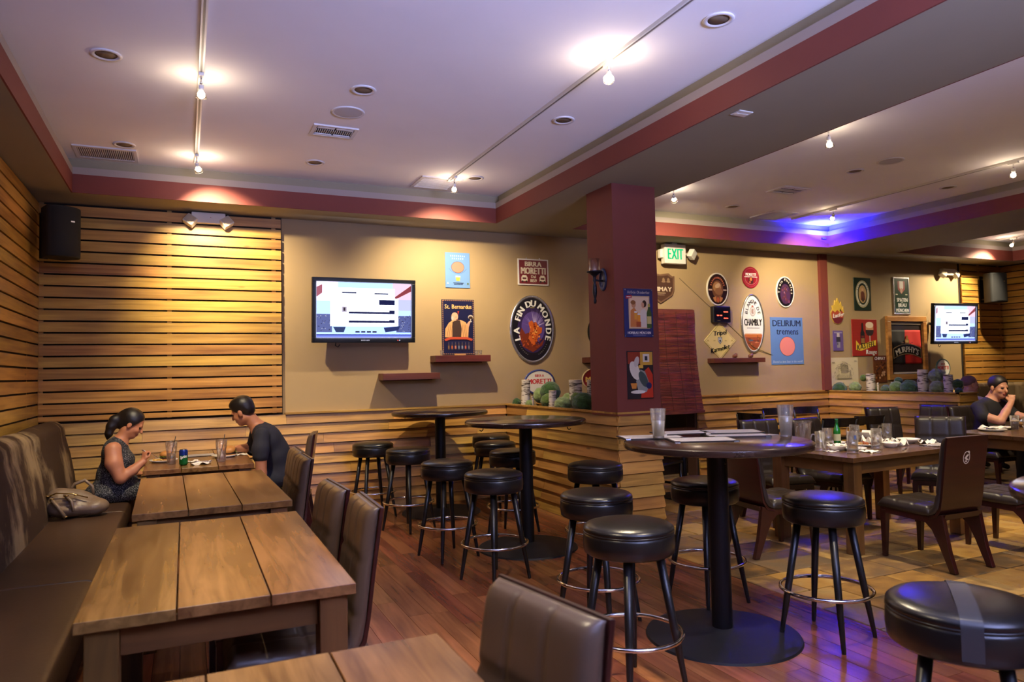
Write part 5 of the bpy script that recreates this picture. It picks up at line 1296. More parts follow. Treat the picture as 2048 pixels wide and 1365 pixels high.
# ------------------------------------------------------------------ televisions
def tv(label, loc, rz, tilt, w=1.13, h=0.70, em=1.0):
    t = thing('television', label, 'television', loc, rz); t.rotation_euler = (tilt, 0, rz)
    bez = plain('tv_bezel', (12, 12, 14), 0.3, spec=0.3); bw = 0.045
    m = MB(); m.box(-w/2, -0.035, -h/2, w/2, 0.03, -h/2+bw*1.3); m.box(-w/2, -0.035, h/2-bw, w/2, 0.03, h/2); m.box(-w/2, -0.035, -h/2+bw*1.3, -w/2+bw, 0.03, h/2-bw); m.box(w/2-bw, -0.035, -h/2+bw*1.3, w/2, 0.03, h/2-bw)
    m.build('bezel', bez, t, bevel=0.004)
    MB().box(-w/2+0.06, 0.03, -h/2+0.07, w/2-0.06, 0.065, h/2-0.07).build('housing', bez, t, bevel=0.01)
    x0, x1, z0, z1 = -w/2+bw, w/2-bw, -h/2+bw*1.3, h/2-bw
    W_, H_ = x1-x0, z1-z0
    a = Art(-0.010, 0.00008)
    def R(u0, v0, u1, v1, c, e): a.rect(x0+u0*W_, z0+v0*H_, x0+u1*W_, z0+v1*H_, c, e*em)
    R(0, 0, 1, 1, (150, 176, 255), 2.2)
    R(0, 0.66, 0.22, 1, (236, 214, 240), 1.9); R(0.80, 0.70, 1, 1, (232, 186, 206), 1.5); R(0.78, 0.50, 1, 0.70, (186, 190, 250), 1.3)
    a.poly([(x0+0.80*W_, z0+0.72*H_), (x1, z0+0.97*H_), (x1, z0+0.86*H_), (x0+0.80*W_, z0+0.68*H_)], (196, 90, 100), 0.55*em)
    a.poly([(x0, z0+0.72*H_), (x0+0.06*W_, z0+0.80*H_), (x0+0.06*W_, z0+0.95*H_), (x0, z0+0.90*H_)], (206, 120, 140), 0.7*em)
    R(0, 0.09, 0.16, 0.42, (120, 130, 196), 0.7); R(0.84, 0.09, 1, 0.40, (112, 122, 190), 0.7)
    random.seed(3)
    for i in range(70):
        u = random.choice((random.uniform(0, 0.15), random.uniform(0.85, 0.99))); v = random.uniform(0.1, 0.40); R(u, v, u+0.010, v+0.012, random.choice([(60, 60, 96), (210, 216, 250), (90, 84, 130)]), 0.7)
    R(0.14, 0.20, 0.86, 0.72, (206, 220, 255), 2.4); R(0.18, 0.20, 0.82, 0.90, (232, 238, 255), 2.8)
    for u0, v0, u1, v1 in ((0.26, 0.80, 0.41, 0.825), (0.60, 0.79, 0.75, 0.815), (0.65, 0.60, 0.82, 0.69), (0.33, 0.43, 0.76, 0.468), (0.76, 0.43, 0.82, 0.50), (0.33, 0.265, 0.76, 0.305), (0.76, 0.265, 0.82, 0.32)): R(u0, v0, u1, v1, (50, 54, 110), 0.5)
    R(0.26, 0.46, 0.31, 0.56, (150, 140, 160), 1.6); R(0.275, 0.48, 0.295, 0.54, (70, 60, 70), 0.8)
    a.poly([(x0+0.17*W_, z0+0.19*H_), (x0+0.30*W_, z0+0.19*H_), (x0+0.28*W_, z0+0.09*H_), (x0+0.20*W_, z0+0.09*H_)], (60, 74, 120), 0.9*em)
    a.poly([(x0+0.70*W_, z0+0.18*H_), (x0+0.88*W_, z0+0.21*H_), (x0+0.86*W_, z0+0.13*H_), (x0+0.72*W_, z0+0.09*H_)], (50, 60, 116), 0.9*em)
    for i in range(4): R(0.40+0.06*i, 0.085, 0.445+0.06*i, 0.115, (60, 60, 70), 0.6)
    R(0, 0.035, 1, 0.055, (70, 76, 180), 0.7); R(0, 0.0, 1, 0.035, (120, 134, 245), 1.3)
    s = a.build('screen', t); s['label'] = 'glowing screen with white score panels'
    L_ = Art(-0.0358); 
    for i in range(6): L_.rect(-0.045+0.016*i, -h/2+0.02, -0.034+0.016*i, -h/2+0.032, (120, 120, 126))
    L_.ell(w/2-0.20, -h/2+0.026, 0.006, 0.006, (190, 60, 50), 8).ell(w/2-0.18, -h/2+0.026, 0.006, 0.006, (150, 160, 190), 8); L_.build('maker_mark', t)
    MB().box(-0.20, 0.065, -0.14, 0.20, 0.085, 0.14).build('mount_plate', M_blackmetal, t)
    MB().path([(-0.30, 0.03, -h/2+0.02), (-0.31, 0.035, -h/2-0.03), (-0.28, 0.04, -h/2-0.05), (-0.26, 0.035, -h/2-0.02)], 0.005, 6).build('cable', M_blackmetal, t, smooth=True)
    # light thrown by the screen
    l = bpy.data.lights.new('screen_light', 'AREA'); l.shape = 'RECTANGLE'; l.size = W_; l.size_y = H_; l.energy = 70*em; l.color = (0.66, 0.72, 1.0)
    o = bpy.data.objects.new('screen_light', l); COL.objects.link(o); o.parent = t; o.location = (0, -0.05, 0); o.rotation_euler = (PI/2, 0, 0)
    return t
tv('large wall television left of the posters', (1.79, 7.76, 2.185), 0.0, math.radians(4), 1.13, 0.70)
MB().tube((0, 0, 0), (0, 0.16, 0), 0.03).build('wall_arm', M_blackmetal, bpy.data.objects['television'], loc=(0, 0.085, 0))
t = tv('smaller looking television on a bracket at the right, beside the slatted panel', (11.40, 7.56, 2.11), math.radians(-4), math.radians(4), 1.0, 0.66, 1.0)
MB().path([(0, 0.085, 0), (0.0, 0.22, 0), (-0.12, 0.36, 0)], 0.025, 10).build('wall_arm', M_blackmetal, t)

# ------------------------------------------------------------------ loudspeakers
def loudspeaker(label, loc, rz, w=0.30, h=0.46, d=0.26):
    t = thing('loudspeaker', label, 'speaker', loc, rz, 'black wall loudspeakers')
    body = plain('speaker_black', (22, 23, 25), 0.7)
    pts = [(-w*0.34, d/2), (w*0.34, d/2), (w/2, -d*0.15)]+[(w/2*math.cos(a), -d*0.15-d*0.33*math.sin(a)) for a in [PI*i/14 for i in range(1, 14)]]+[(-w/2, -d*0.15)]
    MB().prism(pts, 'z', -h/2, h/2).build('cabinet', body, t, bevel=0.012, seg=3)
    g = [(w*0.47*math.cos(a), -d*0.17-d*0.335*math.sin(a)) for a in [PI*i/14 for i in range(0, 15)]]
    mb = MB(); v = []; f = []
    for u, y in g: v += [(u, y-0.003, -h*0.46), (u, y-0.003, h*0.46)]
    for i in range(len(g)-1): f.append((2*i, 2*i+2, 2*i+3, 2*i+1))
    mb.add(v, f).build('grille', plain('speaker_mesh', (24, 25, 28), 0.8, bump=(600, 0.4)), t, smooth=True)
    MB().box(-0.018, -0.002, -0.006, 0.018, 0.002, 0.006).build('badge', SILVER, t, loc=(0.03, -d*0.15-d*0.33-0.008, h*0.2))
    for s in (-1, 1): MB().box(-0.03, d/2, s*h*0.36-0.012, 0.03, d/2+0.13, s*h*0.36+0.012).build('bracket_arm', M_blackmetal, t)
    MB().box(-0.035, d/2+0.125, -h*0.46, 0.035, d/2+0.14, h*0.46).build('bracket_plate', M_blackmetal, t)
    return t
loudspeaker('black loudspeaker high in the left corner on the slatted wall', (-1.02, 7.52, 2.825), math.radians(38))
loudspeaker('black loudspeaker high on the slats at the right end of the room', (12.62, 7.62, 2.74), math.radians(-8), 0.36, 0.50)

# ------------------------------------------------------------------ emergency lights and exit sign
def emergency(label, loc, rz=0.0):
    t = thing('emergency_light', label, 'light', loc, rz, 'twin-head emergency lights')
    MB().prism([(-0.16, 0.05), (0.16, 0.05), (0.16, 0.0), (0.11, -0.06), (-0.11, -0.06), (-0.16, 0.0)], 'y', -0.075, 0.0).build('housing', M_whitep, t, bevel=0.008)
    MB().ell((0.02, -0.077, 0.0), (0.004, 0.003, 0.004), 8, 6).build('test_button', plain('red_dot', (170, 50, 36), 0.4), t)
    for s in (-1, 1):
        hd = MB().box(-0.055, -0.075, -0.05, 0.055, 0.0, 0.05).build('lamp_head', M_whitep, t, bevel=0.01)
        hd.location = (s*0.165, -0.03, -0.055); hd.rotation_euler = (math.radians(-24), s*math.radians(-34), s*math.radians(22))
        MB().box(-0.045, -0.078, -0.04, 0.045, -0.0745, 0.04).build('lens', plain('lamp_lens', (206, 196, 170), 0.2), hd)
    return t
emergency('white twin-head emergency light above the slatted panel', (0.222, YW-0.03, 3.12))
emergency('white twin-head emergency light above the right television', (11.80, YW, 3.02))
t = thing('exit_sign', 'green lettered exit sign with one lamp head', 'sign', (6.05, YW-0.05, 3.02))
MB().box(-0.19, -0.09, -0.125, 0.16, 0.0, 0.14).build('housing', M_whitep, t, bevel=0.008)
a = Art(-0.0908); a.text('EXIT', -0.015, 0.01, 0.15, (20, 205, 130), width=0.25, bold=0.04, em=1.1); e = a.build('lettering', t); e['label'] = 'glowing green EXIT lettering'
MB().box(-0.05, -0.07, 0.138, 0.03, -0.02, 0.162).build('canopy', M_whitep, t)
for s in (1,):
    MB().tube((0.155, -0.04, 0.02), (0.22, -0.05, 0.02), 0.012).build('lamp_arm', M_whitep, t, smooth=True)
    hd = MB().box(-0.055, -0.06, -0.06, 0.055, 0.02, 0.06).build('lamp_head', M_whitep, t, bevel=0.012); hd.location = (0.265, -0.06, 0.02); hd.rotation_euler = (0.2, math.radians(28), 0.45)
MB().box(-0.245, -0.07, -0.05, -0.192, 0.0, 0.07).build('lamp_head', M_whitep, t, bevel=0.012)

# ------------------------------------------------------------------ shelves on the wall
M_shelf = wood('shelf_mahogany', (64, 28, 20), (104, 52, 40), 0.4, rand=0.05, knots=False)
def shelf(label, x, z, w, h=0.075, d=0.20):
    t = thing('wall_shelf', label, 'shelf', (x, YW, z), 0, 'floating wooden shelves')
    MB().box(-w/2, -d, -h/2, w/2, 0, h/2).build('board', M_shelf, t, bevel=0.003)
    MB().box(-w/2+0.04, -0.02, -h/2-0.012, w/2-0.04, 0, -h/2).build('cleat', M_shelf, t)
shelf('red-brown floating shelf below the dark blue poster', 2.93, 1.648, 0.68)
shelf('lower red-brown floating shelf left of the poster shelf', 2.31, 1.455, 0.66)
shelf('short floating shelf half hidden by the column', 4.80, 1.61, 0.36, 0.07)
shelf('long floating shelf under the diamond sign', 7.10, 1.575, 0.93, 0.065, 0.14)
M_clear = glass('clear_glass', (255, 255, 255), 0.07, 0.03, 0.03)
def tumbler(name, label, cat, x, y, z, r0, r1, h, mat=None, group=None, th=0.003):
    t = thing(name, label, cat, (x, y, z), 0, group)
    MB().lathe([(0, 0.0), (r0*0.95, 0.0), (r0, 0.004), (r1, h), (r1-th, h), (r0-th, 0.012), (0, 0.010)], 28).build('glass_wall', mat or M_clear, t, smooth=True)
    return t
for i, (x, l) in enumerate(((2.70, 'tiny clear shot glass left of the dark blue poster'), (3.13, 'tiny clear shot glass right of the dark blue poster, inner one'), (3.18, 'tiny clear shot glass right of the dark blue poster, outer one'))):
    tumbler('shot_glass', l, 'glass', x, YW-0.10, 1.6855, 0.017, 0.023, 0.06, group='shot glasses on the shelf')
tag(MB().box(-0.07, -0.012, 0, 0.07, 0.012, 0.022).build('wooden_rest', plain('rest_wood', (176, 130, 80), 0.5), loc=(2.94, YW-0.055, 1.6855), bevel=0.003), 'small pale wooden block holding the dark blue poster', 'block')
for x, l in ((7.07, 'small brown carved figure on the long shelf, left one'), (7.36, 'small brown carved figure on the long shelf, right one')):
    s = Sdf(); s.ell((0, 0, 0.028), (0.040, 0.026, 0.028), k=0.01).ell((0.018, 0, 0.052), (0.022, 0.018, 0.018), k=0.012).cap((-0.03, 0, 0.03), (-0.035, 0, 0.004), 0.012, 0.01, k=0.01)
    s.cut((0, 0, -1), (0, 0, 0.001), 0.001)
    o = mobj('carved_figure', s.mesh('carved_figure', 0.004, [plain('carved_brown', (110, 60, 40), 0.5)]), None, (x, YW-0.07, 1.608)); tag(o, l, 'figurine', 'carved figures on the shelf')

# digital clock
t = thing('digital_clock', 'black digital clock with red dashes below the brown oval sign', 'clock', (6.865, YW, 2.225))
MB().box(-0.155, -0.07, -0.115, 0.155, 0, 0.115).build('case', plain('clock_black', (24, 24, 32), 0.3), t, bevel=0.012)
a = Art(-0.0708); a.rect(-0.135, -0.095, 0.135, 0.085, (12, 10, 14))
for u, v in ((-0.075, -0.015), (-0.02, -0.015), (0.045, 0.035), (0.085, 0.035), (0.045, -0.055), (0.085, -0.055)): a.rect(u-0.020, v-0.006, u+0.016, v+0.006, (255, 70, 50), em=6)
a.rect(-0.09, -0.09, -0.04, -0.083, (170, 150, 80)); e = a.build('display', t); e['label'] = 'dark display with red dashes'
# wire across the wall
MB().path([(6.19, YW-0.004, 2.72), (6.75, YW-0.004, 2.30), (7.25, YW-0.004, 1.92), (7.47, YW-0.02, 1.76), (7.84, YW-0.004, 1.64)], 0.004, 6).build('wall_cable', plain('cable_brown', (96, 78, 56), 0.6), smooth=True)
tag(bpy.data.objects['wall_cable'], 'thin cable running diagonally across the tan wall', 'cable')

# ------------------------------------------------------------------ bamboo blind in the doorway
t = thing('bamboo_blind', 'red-brown bamboo blind hanging in the doorway', 'blind', (5.97, YW-0.04, DZ))
M_reed = wood('reed_red', (76, 28, 24), (120, 54, 42), 0.6, along=6, across=60, rand=0.25, knots=False)
rm = MB().box(-0.41, -0.004, -0.0065, 0.41, 0.004, 0.0065).mesh('reed', M_reed)
MB().box(-0.42, -0.012, -0.20, 0.42, 0.0, -0.01).build('valance', M_reed, t)
nr = 84
for i in range(nr):
    z = -0.06-i*0.0158; q = i/nr
    o = mobj('reed', rm, t, (0.03*q*q, -0.012-0.11*q*q+0.004*math.sin(i*1.3), z)); o.rotation_euler = (random.uniform(-.2, .2), random.uniform(-.004, .004)+0.012*q, 0)
for u in (-0.28, -0.1, 0.1, 0.28): MB().path([(u, -0.020, -0.05), (u+0.008, -0.05, -0.7), (u+0.03, -0.14, -1.38)], 0.003, 5).build('cord', plain('blind_cord', (70, 34, 28), 0.8), t)
MB().box(-0.42, -0.012, -0.02, 0.42, 0.012, 0.02).build('bottom_rail', M_reed, t, loc=(0.03, -0.125, -1.40))
# ------------------------------------------------------------------ wall sconce on the column's left face
M_iron = plain('sconce_iron', (40, 40, 50), 0.4, 0.5)
t = thing('wall_sconce', 'dark iron candle sconce with glass cup on the column side', 'sconce', (PX0, 5.63, 2.318))
mb = MB().lathe([(0, 0), (0.085, 0), (0.083, 0.012), (0.06, 0.018), (0.058, 0.010), (0, 0.010)], 32).xf(lambda p: Vector((-p.z, p.x*0.75, p.y*1.25))); mb.build('wall_plate', plain('sconce_blue', (58, 66, 104), 0.35, 0.4), t, smooth=True)
MB().path([(-0.01, 0, -0.01), (-0.05, 0, -0.012), (-0.09, 0.0, -0.005)], [0.010, 0.008, 0.010], 10).build('arm', M_iron, t, smooth=True)
MB().lathe([(0, -0.225), (0.010, -0.222), (0.015, -0.20), (0.008, -0.175), (0.014, -0.165), (0.022, -0.12), (0.018, -0.06), (0.010, -0.03), (0.018, -0.012), (0.014, 0.005), (0.018, 0.03), (0.05, 0.055), (0.072, 0.065), (0.072, 0.075), (0, 0.075)], 24, (-0.095, 0, 0)).build('stem', M_iron, t, smooth=True)
MB().lathe([(0.052, 0.076), (0.054, 0.19), (0.051, 0.19), (0.049, 0.078)], 28, (-0.095, 0, 0)).build('glass_cup', glass('sconce_glass', (255, 255, 255), 0.05), t, smooth=True)

# ------------------------------------------------------------------ moss balls and birch logs on the half walls
def moss_mat(name, c):
    return plain(name, c, 0.95, noise=(26, 0.35), bump=(70, 1.0), rand=0.12, sheen=0.3)
MOSS = [moss_mat('moss_dark', (44, 76, 26)), moss_mat('moss_grey', (116, 134, 82)), moss_mat('moss_green', (96, 124, 50)), moss_mat('moss_olive', (74, 96, 34))]
def birch_mat():
    m, nt, b = newmat('birch_bark'); L = nt.links
    tc = N(nt, 'ShaderNodeTexCoord'); mp = N(nt, 'ShaderNodeMapping'); mp.inputs['Scale'].default_value = (10, 10, 46); L.new(tc.outputs['Object'], mp.inputs['Vector'])
    nz = N(nt, 'ShaderNodeTexNoise'); nz.inputs['Scale'].default_value = 1.0; nz.inputs['Detail'].default_value = 4; L.new(mp.outputs[0], nz.inputs['Vector'])
    rp = N(nt, 'ShaderNodeValToRGB'); L.new(nz.outputs['Fac'], rp.inputs['Fac']); e = rp.color_ramp.elements
    e[0].position = 0.40; e[0].color = (*lin((70, 56, 46)), 1); e[1].position = 0.50; e[1].color = (*lin((206, 196, 182)), 1)
    L.new(rp.outputs['Color'], b.inputs['Base Color']); b.inputs['Roughness'].default_value = 0.8
    return m
M_birch = birch_mat(); M_cut = plain('birch_cut', (196, 166, 124), 0.8, noise=(20, 0.15))
def moss(label, x, y, r, mi, squash=1.0, z=None):
    random.seed(int(x*977+y*331)); mb = MB().ell((0, 0, 0), (1, 1, 1), 36, 22)
    ph = [random.uniform(0, 6) for _ in range(9)]
    def fn(p):
        d = 1+0.035*math.sin(7*p.x+ph[0])*math.sin(6*p.y+ph[1])+0.03*math.sin(9*p.z+ph[2]+4*p.x)+0.02*math.sin(21*p.x+ph[3])*math.sin(19*p.y+ph[4])*math.sin(23*p.z+ph[5])+random.uniform(-0.018, 0.018)
        return p*(d*r)
    mb.xf(fn); mb.xf(lambda p: Vector((p.x, p.y, p.z*squash)))
    o = mb.build('moss_ball', MOSS[mi], None, smooth=True, loc=(x, y, (ZW-0.03+r*squash*0.97) if z is None else z)); tag(o, label, 'moss ball', 'moss balls on the half walls')
def birch(label, x, y, r, h, tilt=(0, 0)):
    t = thing('birch_log', label, 'log', (x, y, ZW-0.032), 0, 'upright birch logs'); t.rotation_euler = (tilt[0], tilt[1], 0)
    n = 20; mb = MB(); random.seed(int(x*500+y*77)); prof = []
    for i in range(9): prof.append((r*(1+random.uniform(-0.05, 0.05)), h*i/8))
    mb.lathe(prof, n).build('bark', M_birch, t, smooth=True)
    MB().lathe([(0, h-0.002), (r*0.93, h-0.001), (r*0.9, h+0.002), (0, h+0.003)][::1], n).build('cut_face', M_cut, t, smooth=True)
# left half wall (y grows towards the far wall)
birch('tall birch log at the left end of the first planter', 3.64, 7.60, 0.052, 0.33, (0.02, 0.03))
birch('thick birch log in the middle of the first planter', 3.82, 6.72, 0.068, 0.33)
birch('slim birch log close to the red column', 3.80, 6.37, 0.042, 0.33, (0.03, 0))
birch('short pale birch log at the front of the first planter', 3.63, 6.90, 0.042, 0.215, (0, 0.02))
birch('thin birch twig log before the tallest one', 3.60, 7.30, 0.012, 0.15, (0.1, -0.15))
moss('grey-green moss ball next to the tall birch log', 3.76, 7.42, 0.095, 1, z=1.20); moss('large dark moss ball behind the short birch log', 3.76, 7.19, 0.115, 0, z=1.245); moss('small olive moss ball in front of the big dark one', 3.66, 7.06, 0.082, 3, z=1.15)
moss('small grey moss ball low at the planter edge', 3.62, 7.45, 0.050, 1); moss('grey-green moss ball behind the short birch log', 3.88, 6.98, 0.085, 1, z=1.15); moss('olive moss ball between the two thick birch logs', 3.72, 6.52, 0.065, 3, z=1.19)
moss('grey moss ball before the thick birch log', 3.64, 6.68, 0.095, 1, 0.8); moss('big dark moss ball touching the red column', 3.67, 6.30, 0.115, 0, 0.9); moss('grey moss ball wedged behind the column edge', 3.84, 6.13, 0.09, 1, z=1.29); moss('small dark moss ball at the far wall end', 3.62, 7.80, 0.055, 0)
# right half wall
birch('forked birch twig log near the drawing', 9.03, 7.78, 0.030, 0.16, (0, 0.1)); birch('birch log right of the drawing', 9.10, 7.32, 0.062, 0.29); birch('thin birch log beside the one right of the drawing', 9.02, 7.14, 0.014, 0.16)
birch('thickest birch log below the framed flag', 9.06, 6.48, 0.064, 0.34); birch('birch log below the small round sign', 9.05, 6.12, 0.056, 0.27); birch('thin birch log under the brown poster', 9.10, 6.98, 0.012, 0.17)
for l, x, y, r, mi, z in (('very dark moss ball at the pilaster foot', 9.02, 7.80, 0.10, 0, 1.115), ('grey moss ball below the drawing', 9.05, 7.55, 0.085, 1, None), ('small olive moss ball on top beside the birch log', 9.10, 7.44, 0.05, 3, 1.28),
                          ('low brown-green moss ball behind the birch log', 9.14, 7.32, 0.06, 3, None), ('olive moss ball below the red poster', 9.02, 7.02, 0.066, 3, None), ('bright green moss ball left of the darkest large one', 9.03, 6.86, 0.092, 2, None),
                          ('large very dark moss ball in the middle of the right planter', 9.03, 6.66, 0.112, 0, 1.145), ('small dark moss ball behind the bright green one', 9.16, 6.92, 0.055, 0, 1.235), ('upper of two stacked grey moss balls', 9.10, 6.32, 0.092, 1, 1.31),
                          ('lower of two stacked grey moss balls', 9.04, 6.27, 0.095, 1, None), ('small dark moss ball near the right planter end', 9.10, 6.03, 0.065, 0, 1.20), ('dark moss ball at the very end of the right planter', 9.04, 5.98, 0.05, 0, None)):
    moss(l, x, y, r, mi, 1.0, z)
tag(MB().box(-0.03, -0.01, 0, 0.03, 0.01, 0.07).build('tea_light', glow('tea_light', (255, 190, 80), 1.6), loc=(9.10, 6.06, ZW-0.03), bevel=0.006), 'tiny glowing orange tea light at the end of the right planter', 'candle')

# ------------------------------------------------------------------ things on the tables
M_china = plain('white_china', (232, 228, 218), 0.25)
M_paper = plain('menu_paper', (178, 170, 165), 0.7, noise=(60, 0.03))
M_menu = plain('menu_cover', (40, 32, 30), 0.45)
M_nap = plain('white_napkin', (236, 230, 220), 0.9)
M_straw = plain('black_straw', (18, 18, 20), 0.4)
M_plastic = glass('plastic_cup', (255, 253, 252), 0.07, 0.08, 0.03, (240, 232, 226))
M_ice = glass('ice_water', (252, 250, 250), 0.10, 0.1, 0.16, (240, 236, 234))
M_foam = glass('foam_film', (250, 248, 244), 0.04, 0.3, 0.40, (240, 236, 228))
M_bun = plain('bun_crust', (202, 138, 70), 0.5, noise=(14, 0.15)); M_meat = plain('patty_brown', (62, 34, 22), 0.8, noise=(40, 0.3), bump=(60, 0.8))
def china(name, label, x, y, z, prof, group='dishes on the tables', parts=()):
    t = thing(name, label, 'dish', (x, y, z), 0, group)
    MB().lathe(prof, 36).build('dish_body', M_china, t, smooth=True); return t
def dish(label, x, y, z=0.76, r=0.115): return china('plate', label, x, y, z, [(0, 0.004), (r*0.6, 0.003), (r*0.62, 0.0), (r*0.68, 0.0), (r, 0.018), (r-0.003, 0.022), (r*0.62, 0.008), (0, 0.008)])
def bowl(label, x, y, z=0.76, r=0.085, h=0.045, sq=False): return china('bowl', label, x, y, z, [(0, 0.0), (r*0.45, 0.0), (r*0.55, 0.004), (r*0.92, h*0.75), (r, h), (r-0.004, h), (r*0.86, h*0.72), (r*0.45, 0.009), (0, 0.008)])
def burger(label, x, y, z, open_=False):
    t = thing('burger', label, 'burger', (x, y, z), 0.4, 'burgers on the plates')
    MB().lathe([(0, 0), (0.048, 0.0), (0.054, 0.008), (0.052, 0.018), (0, 0.018)], 24).build('bottom_bun', M_bun, t, smooth=True)
    random.seed(int(x*999)); mb = MB().lathe([(0, 0.018), (0.054, 0.018), (0.057, 0.028), (0.053, 0.037), (0, 0.037)], 24); mb.xf(lambda p: p*(1+random.uniform(-.03, .03))); mb.build('patty', M_meat, t, smooth=True)
    n = 30; v = []; f = []
    for i in range(n):
        a = 2*PI*i/n; r = 0.060+0.006*math.sin(a*7); v += [(0.03*math.cos(a), 0.03*math.sin(a), 0.040), (r*math.cos(a), r*math.sin(a), 0.038+0.005*math.sin(a*9))]
    for i in range(n): j = (i+1) % n; f.append((2*i, 2*i+1, 2*j+1, 2*j))
    MB().add(v, f).build('lettuce', plain('lettuce', (120, 140, 54), 0.6), t, smooth=True)
    tb = MB().lathe([(0, 0.042), (0.052, 0.042), (0.058, 0.050), (0.054, 0.066), (0.038, 0.080), (0.016, 0.086), (0, 0.087)], 24).build('top_bun', M_bun, t, smooth=True)
    if open_: tb.rotation_euler = (0.25, -0.2, 0); tb.location = (0.0, 0.0, 0.006)
def napkin(label, x, y, z, s=0.10, amp=0.03, seed=1, name='napkin', mat=None, flat=False, rz=0.0, sy=1.0):
    random.seed(seed); n = 14; ph = [random.uniform(0, 6) for _ in range(8)]; v = []; f = []
    for j in range(n+1):
        for i in range(n+1):
            u = -1+2*i/n; w = -1+2*j/n
            hgt = amp*(0.5+0.5*math.sin(3.1*u+ph[0]+1.7*w)*math.cos(2.6*w+ph[1])+0.35*math.sin(6*u*w+ph[2])+0.2*math.sin(7*u+ph[3])*math.sin(6*w+ph[4]))
            v.append((u*s*(1+0.12*math.sin(4*w+ph[5])), w*s*sy*(1+0.12*math.sin(4*u+ph[6])), max(0.0015, hgt)))
    R = n+1
    for j in range(n):
        for i in range(n): f.append((j*R+i, j*R+i+1, (j+1)*R+i+1, (j+1)*R+i))
    o = MB().add(v, f).build(name, mat or M_nap, None, smooth=True, loc=(x, y, z), rz=rz)
    o.modifiers.new('thick', 'SOLIDIFY').thickness = 0.001
    return tag(o, label, 'napkin', 'crumpled napkins')
def fork(label, x, y, z, rz):
    t = thing('fork', label, 'cutlery', (x, y, z), rz, 'cutlery on the tables')
    MB().path([(-0.09, 0, 0.003), (-0.02, 0, 0.008), (0.03, 0, 0.006), (0.05, 0, 0.004)], [0.006, 0.003, 0.003, 0.006], 8).build('handle', M_chrome, t, smooth=True)
    for k in range(4): MB().path([(0.05, (k-1.5)*0.003, 0.005), (0.06, (k-1.5)*0.006, 0.004), (0.09, (k-1.5)*0.006, 0.007)], 0.0016, 6).build('tine', M_chrome, t, smooth=True)
    return t
def menu(label, x, y, z, rz, w=0.36, d=0.22):
    t = thing('menu', label, 'menu', (x, y, z), rz, 'menus on the high table')
    MB().box(-w/2, -d/2, 0, w/2, d/2, 0.006).build('cover', M_menu, t)
    MB().box(-w/2+0.012, -d/2+0.012, 0.006, w/2-0.012, d/2-0.012, 0.0072).build('sheet', M_paper, t)
    m = MB(); random.seed(int(x*1000))
    for k in range(9): m.box(-w*0.40, -d*0.36+k*d*0.085, 0.0073, -w*0.40+random.uniform(0.5, 0.8)*w, -d*0.36+k*d*0.085+0.004, 0.0075)
    m.build('print', plain('menu_ink', (150, 140, 136), 0.8), t)
    for su in (-1, 1): MB().box(su*(w/2-0.018)-0.014, -d/2-0.001, 0.0, su*(w/2-0.018)+0.014, -d/2+0.018, 0.0082).build('corner_clip', M_chrome, t)
def pint(label, x, y, z, h=0.17, fill=0.55, group='pint glasses'):
    t = tumbler('pint_glass', label, 'glass', x, y, z, 0.032, 0.046, h, M_clear, group)
    MB().lathe([(0.0, 0.014), (0.0285, 0.014), (0.0285+0.014*fill, 0.012+(h-0.012)*fill), (0.0275+0.014*fill, 0.012+(h-0.012)*fill), (0.027, 0.018), (0, 0.018)], 28).build('foam_film', M_foam, t, smooth=True)
    MB().lathe([(0, 0.0015), (0.0305, 0.0015), (0.031, 0.013), (0, 0.013)], 24).build('glass_foot', glass('thick_glass', (236, 238, 236), 0.2), t, smooth=True)
    return t
# --- diners' table
TZ = 0.76
dish('white plate of food in front of the woman', -0.17, 7.00); burger('burger on the plate of the woman', -0.145, 7.00, TZ+0.009)
for i, (dx, dy) in enumerate(((-0.06, 0.03), (-0.05, -0.04), (-0.075, -0.005), (-0.03, -0.065))):
    tag(MB().path([(-0.03, 0, 0.008), (0, 0.004, 0.012), (0.03, 0, 0.009)], 0.006, 8).build('fries', plain('fries', (226, 176, 84), 0.6), loc=(-0.17+dx, 7.0+dy, TZ+0.006+0.004*i), rz=i*0.8), 'single pale chip on the plate of the woman', 'food', 'chips on the plate of the woman')
dish('white plate of food in front of the man at the wall', 0.33, 7.08); burger('open burger on the plate of the man', 0.37, 7.07, TZ+0.009, True)
def soft_drink(label, x, y, r):
    t = thing('tumbler', label, 'cup', (x, y, TZ), r, 'clear plastic tumblers')
    MB().lathe([(0, 0), (0.032, 0.0), (0.034, 0.01), (0.040, 0.11), (0.043, 0.115), (0.049, 0.195), (0.046, 0.195), (0.040, 0.118), (0.037, 0.11), (0.031, 0.012), (0, 0.010)], 28).build('cup_wall', M_plastic, t, smooth=True)
    MB().lathe([(0, 0.013), (0.030, 0.013), (0.036, 0.095), (0, 0.095)], 24).build('ice_water', M_ice, t, smooth=True)
    MB().path([(-0.02, 0.0, 0.02), (0.02, 0.005, 0.17), (0.035, 0.008, 0.235)], 0.0032, 8).build('straw', M_straw, t, smooth=True)
soft_drink('clear plastic tumbler with black straw beside the soda can', -0.105, 6.74, 0.2); soft_drink('clear plastic tumbler with black straw in front of the man', 0.285, 6.68, 0.4)
t = thing('soda_can', 'blue and green soda can on the table of the diners', 'can', (-0.012, 6.62, TZ), 0)
MB().lathe([(0, 0), (0.024, 0.0), (0.033, 0.010), (0.034, 0.016), (0.034, 0.055), (0.034, 0.105)], 32).build('lower_band', plain('can_green', (24, 110, 52), 0.25, 0.5), t, smooth=True)
MB().lathe([(0.0341, 0.085), (0.0341, 0.116), (0.033, 0.122), (0.028, 0.131)], 32).build('upper_band', plain('can_blue', (28, 52, 140), 0.25, 0.5), t, smooth=True)
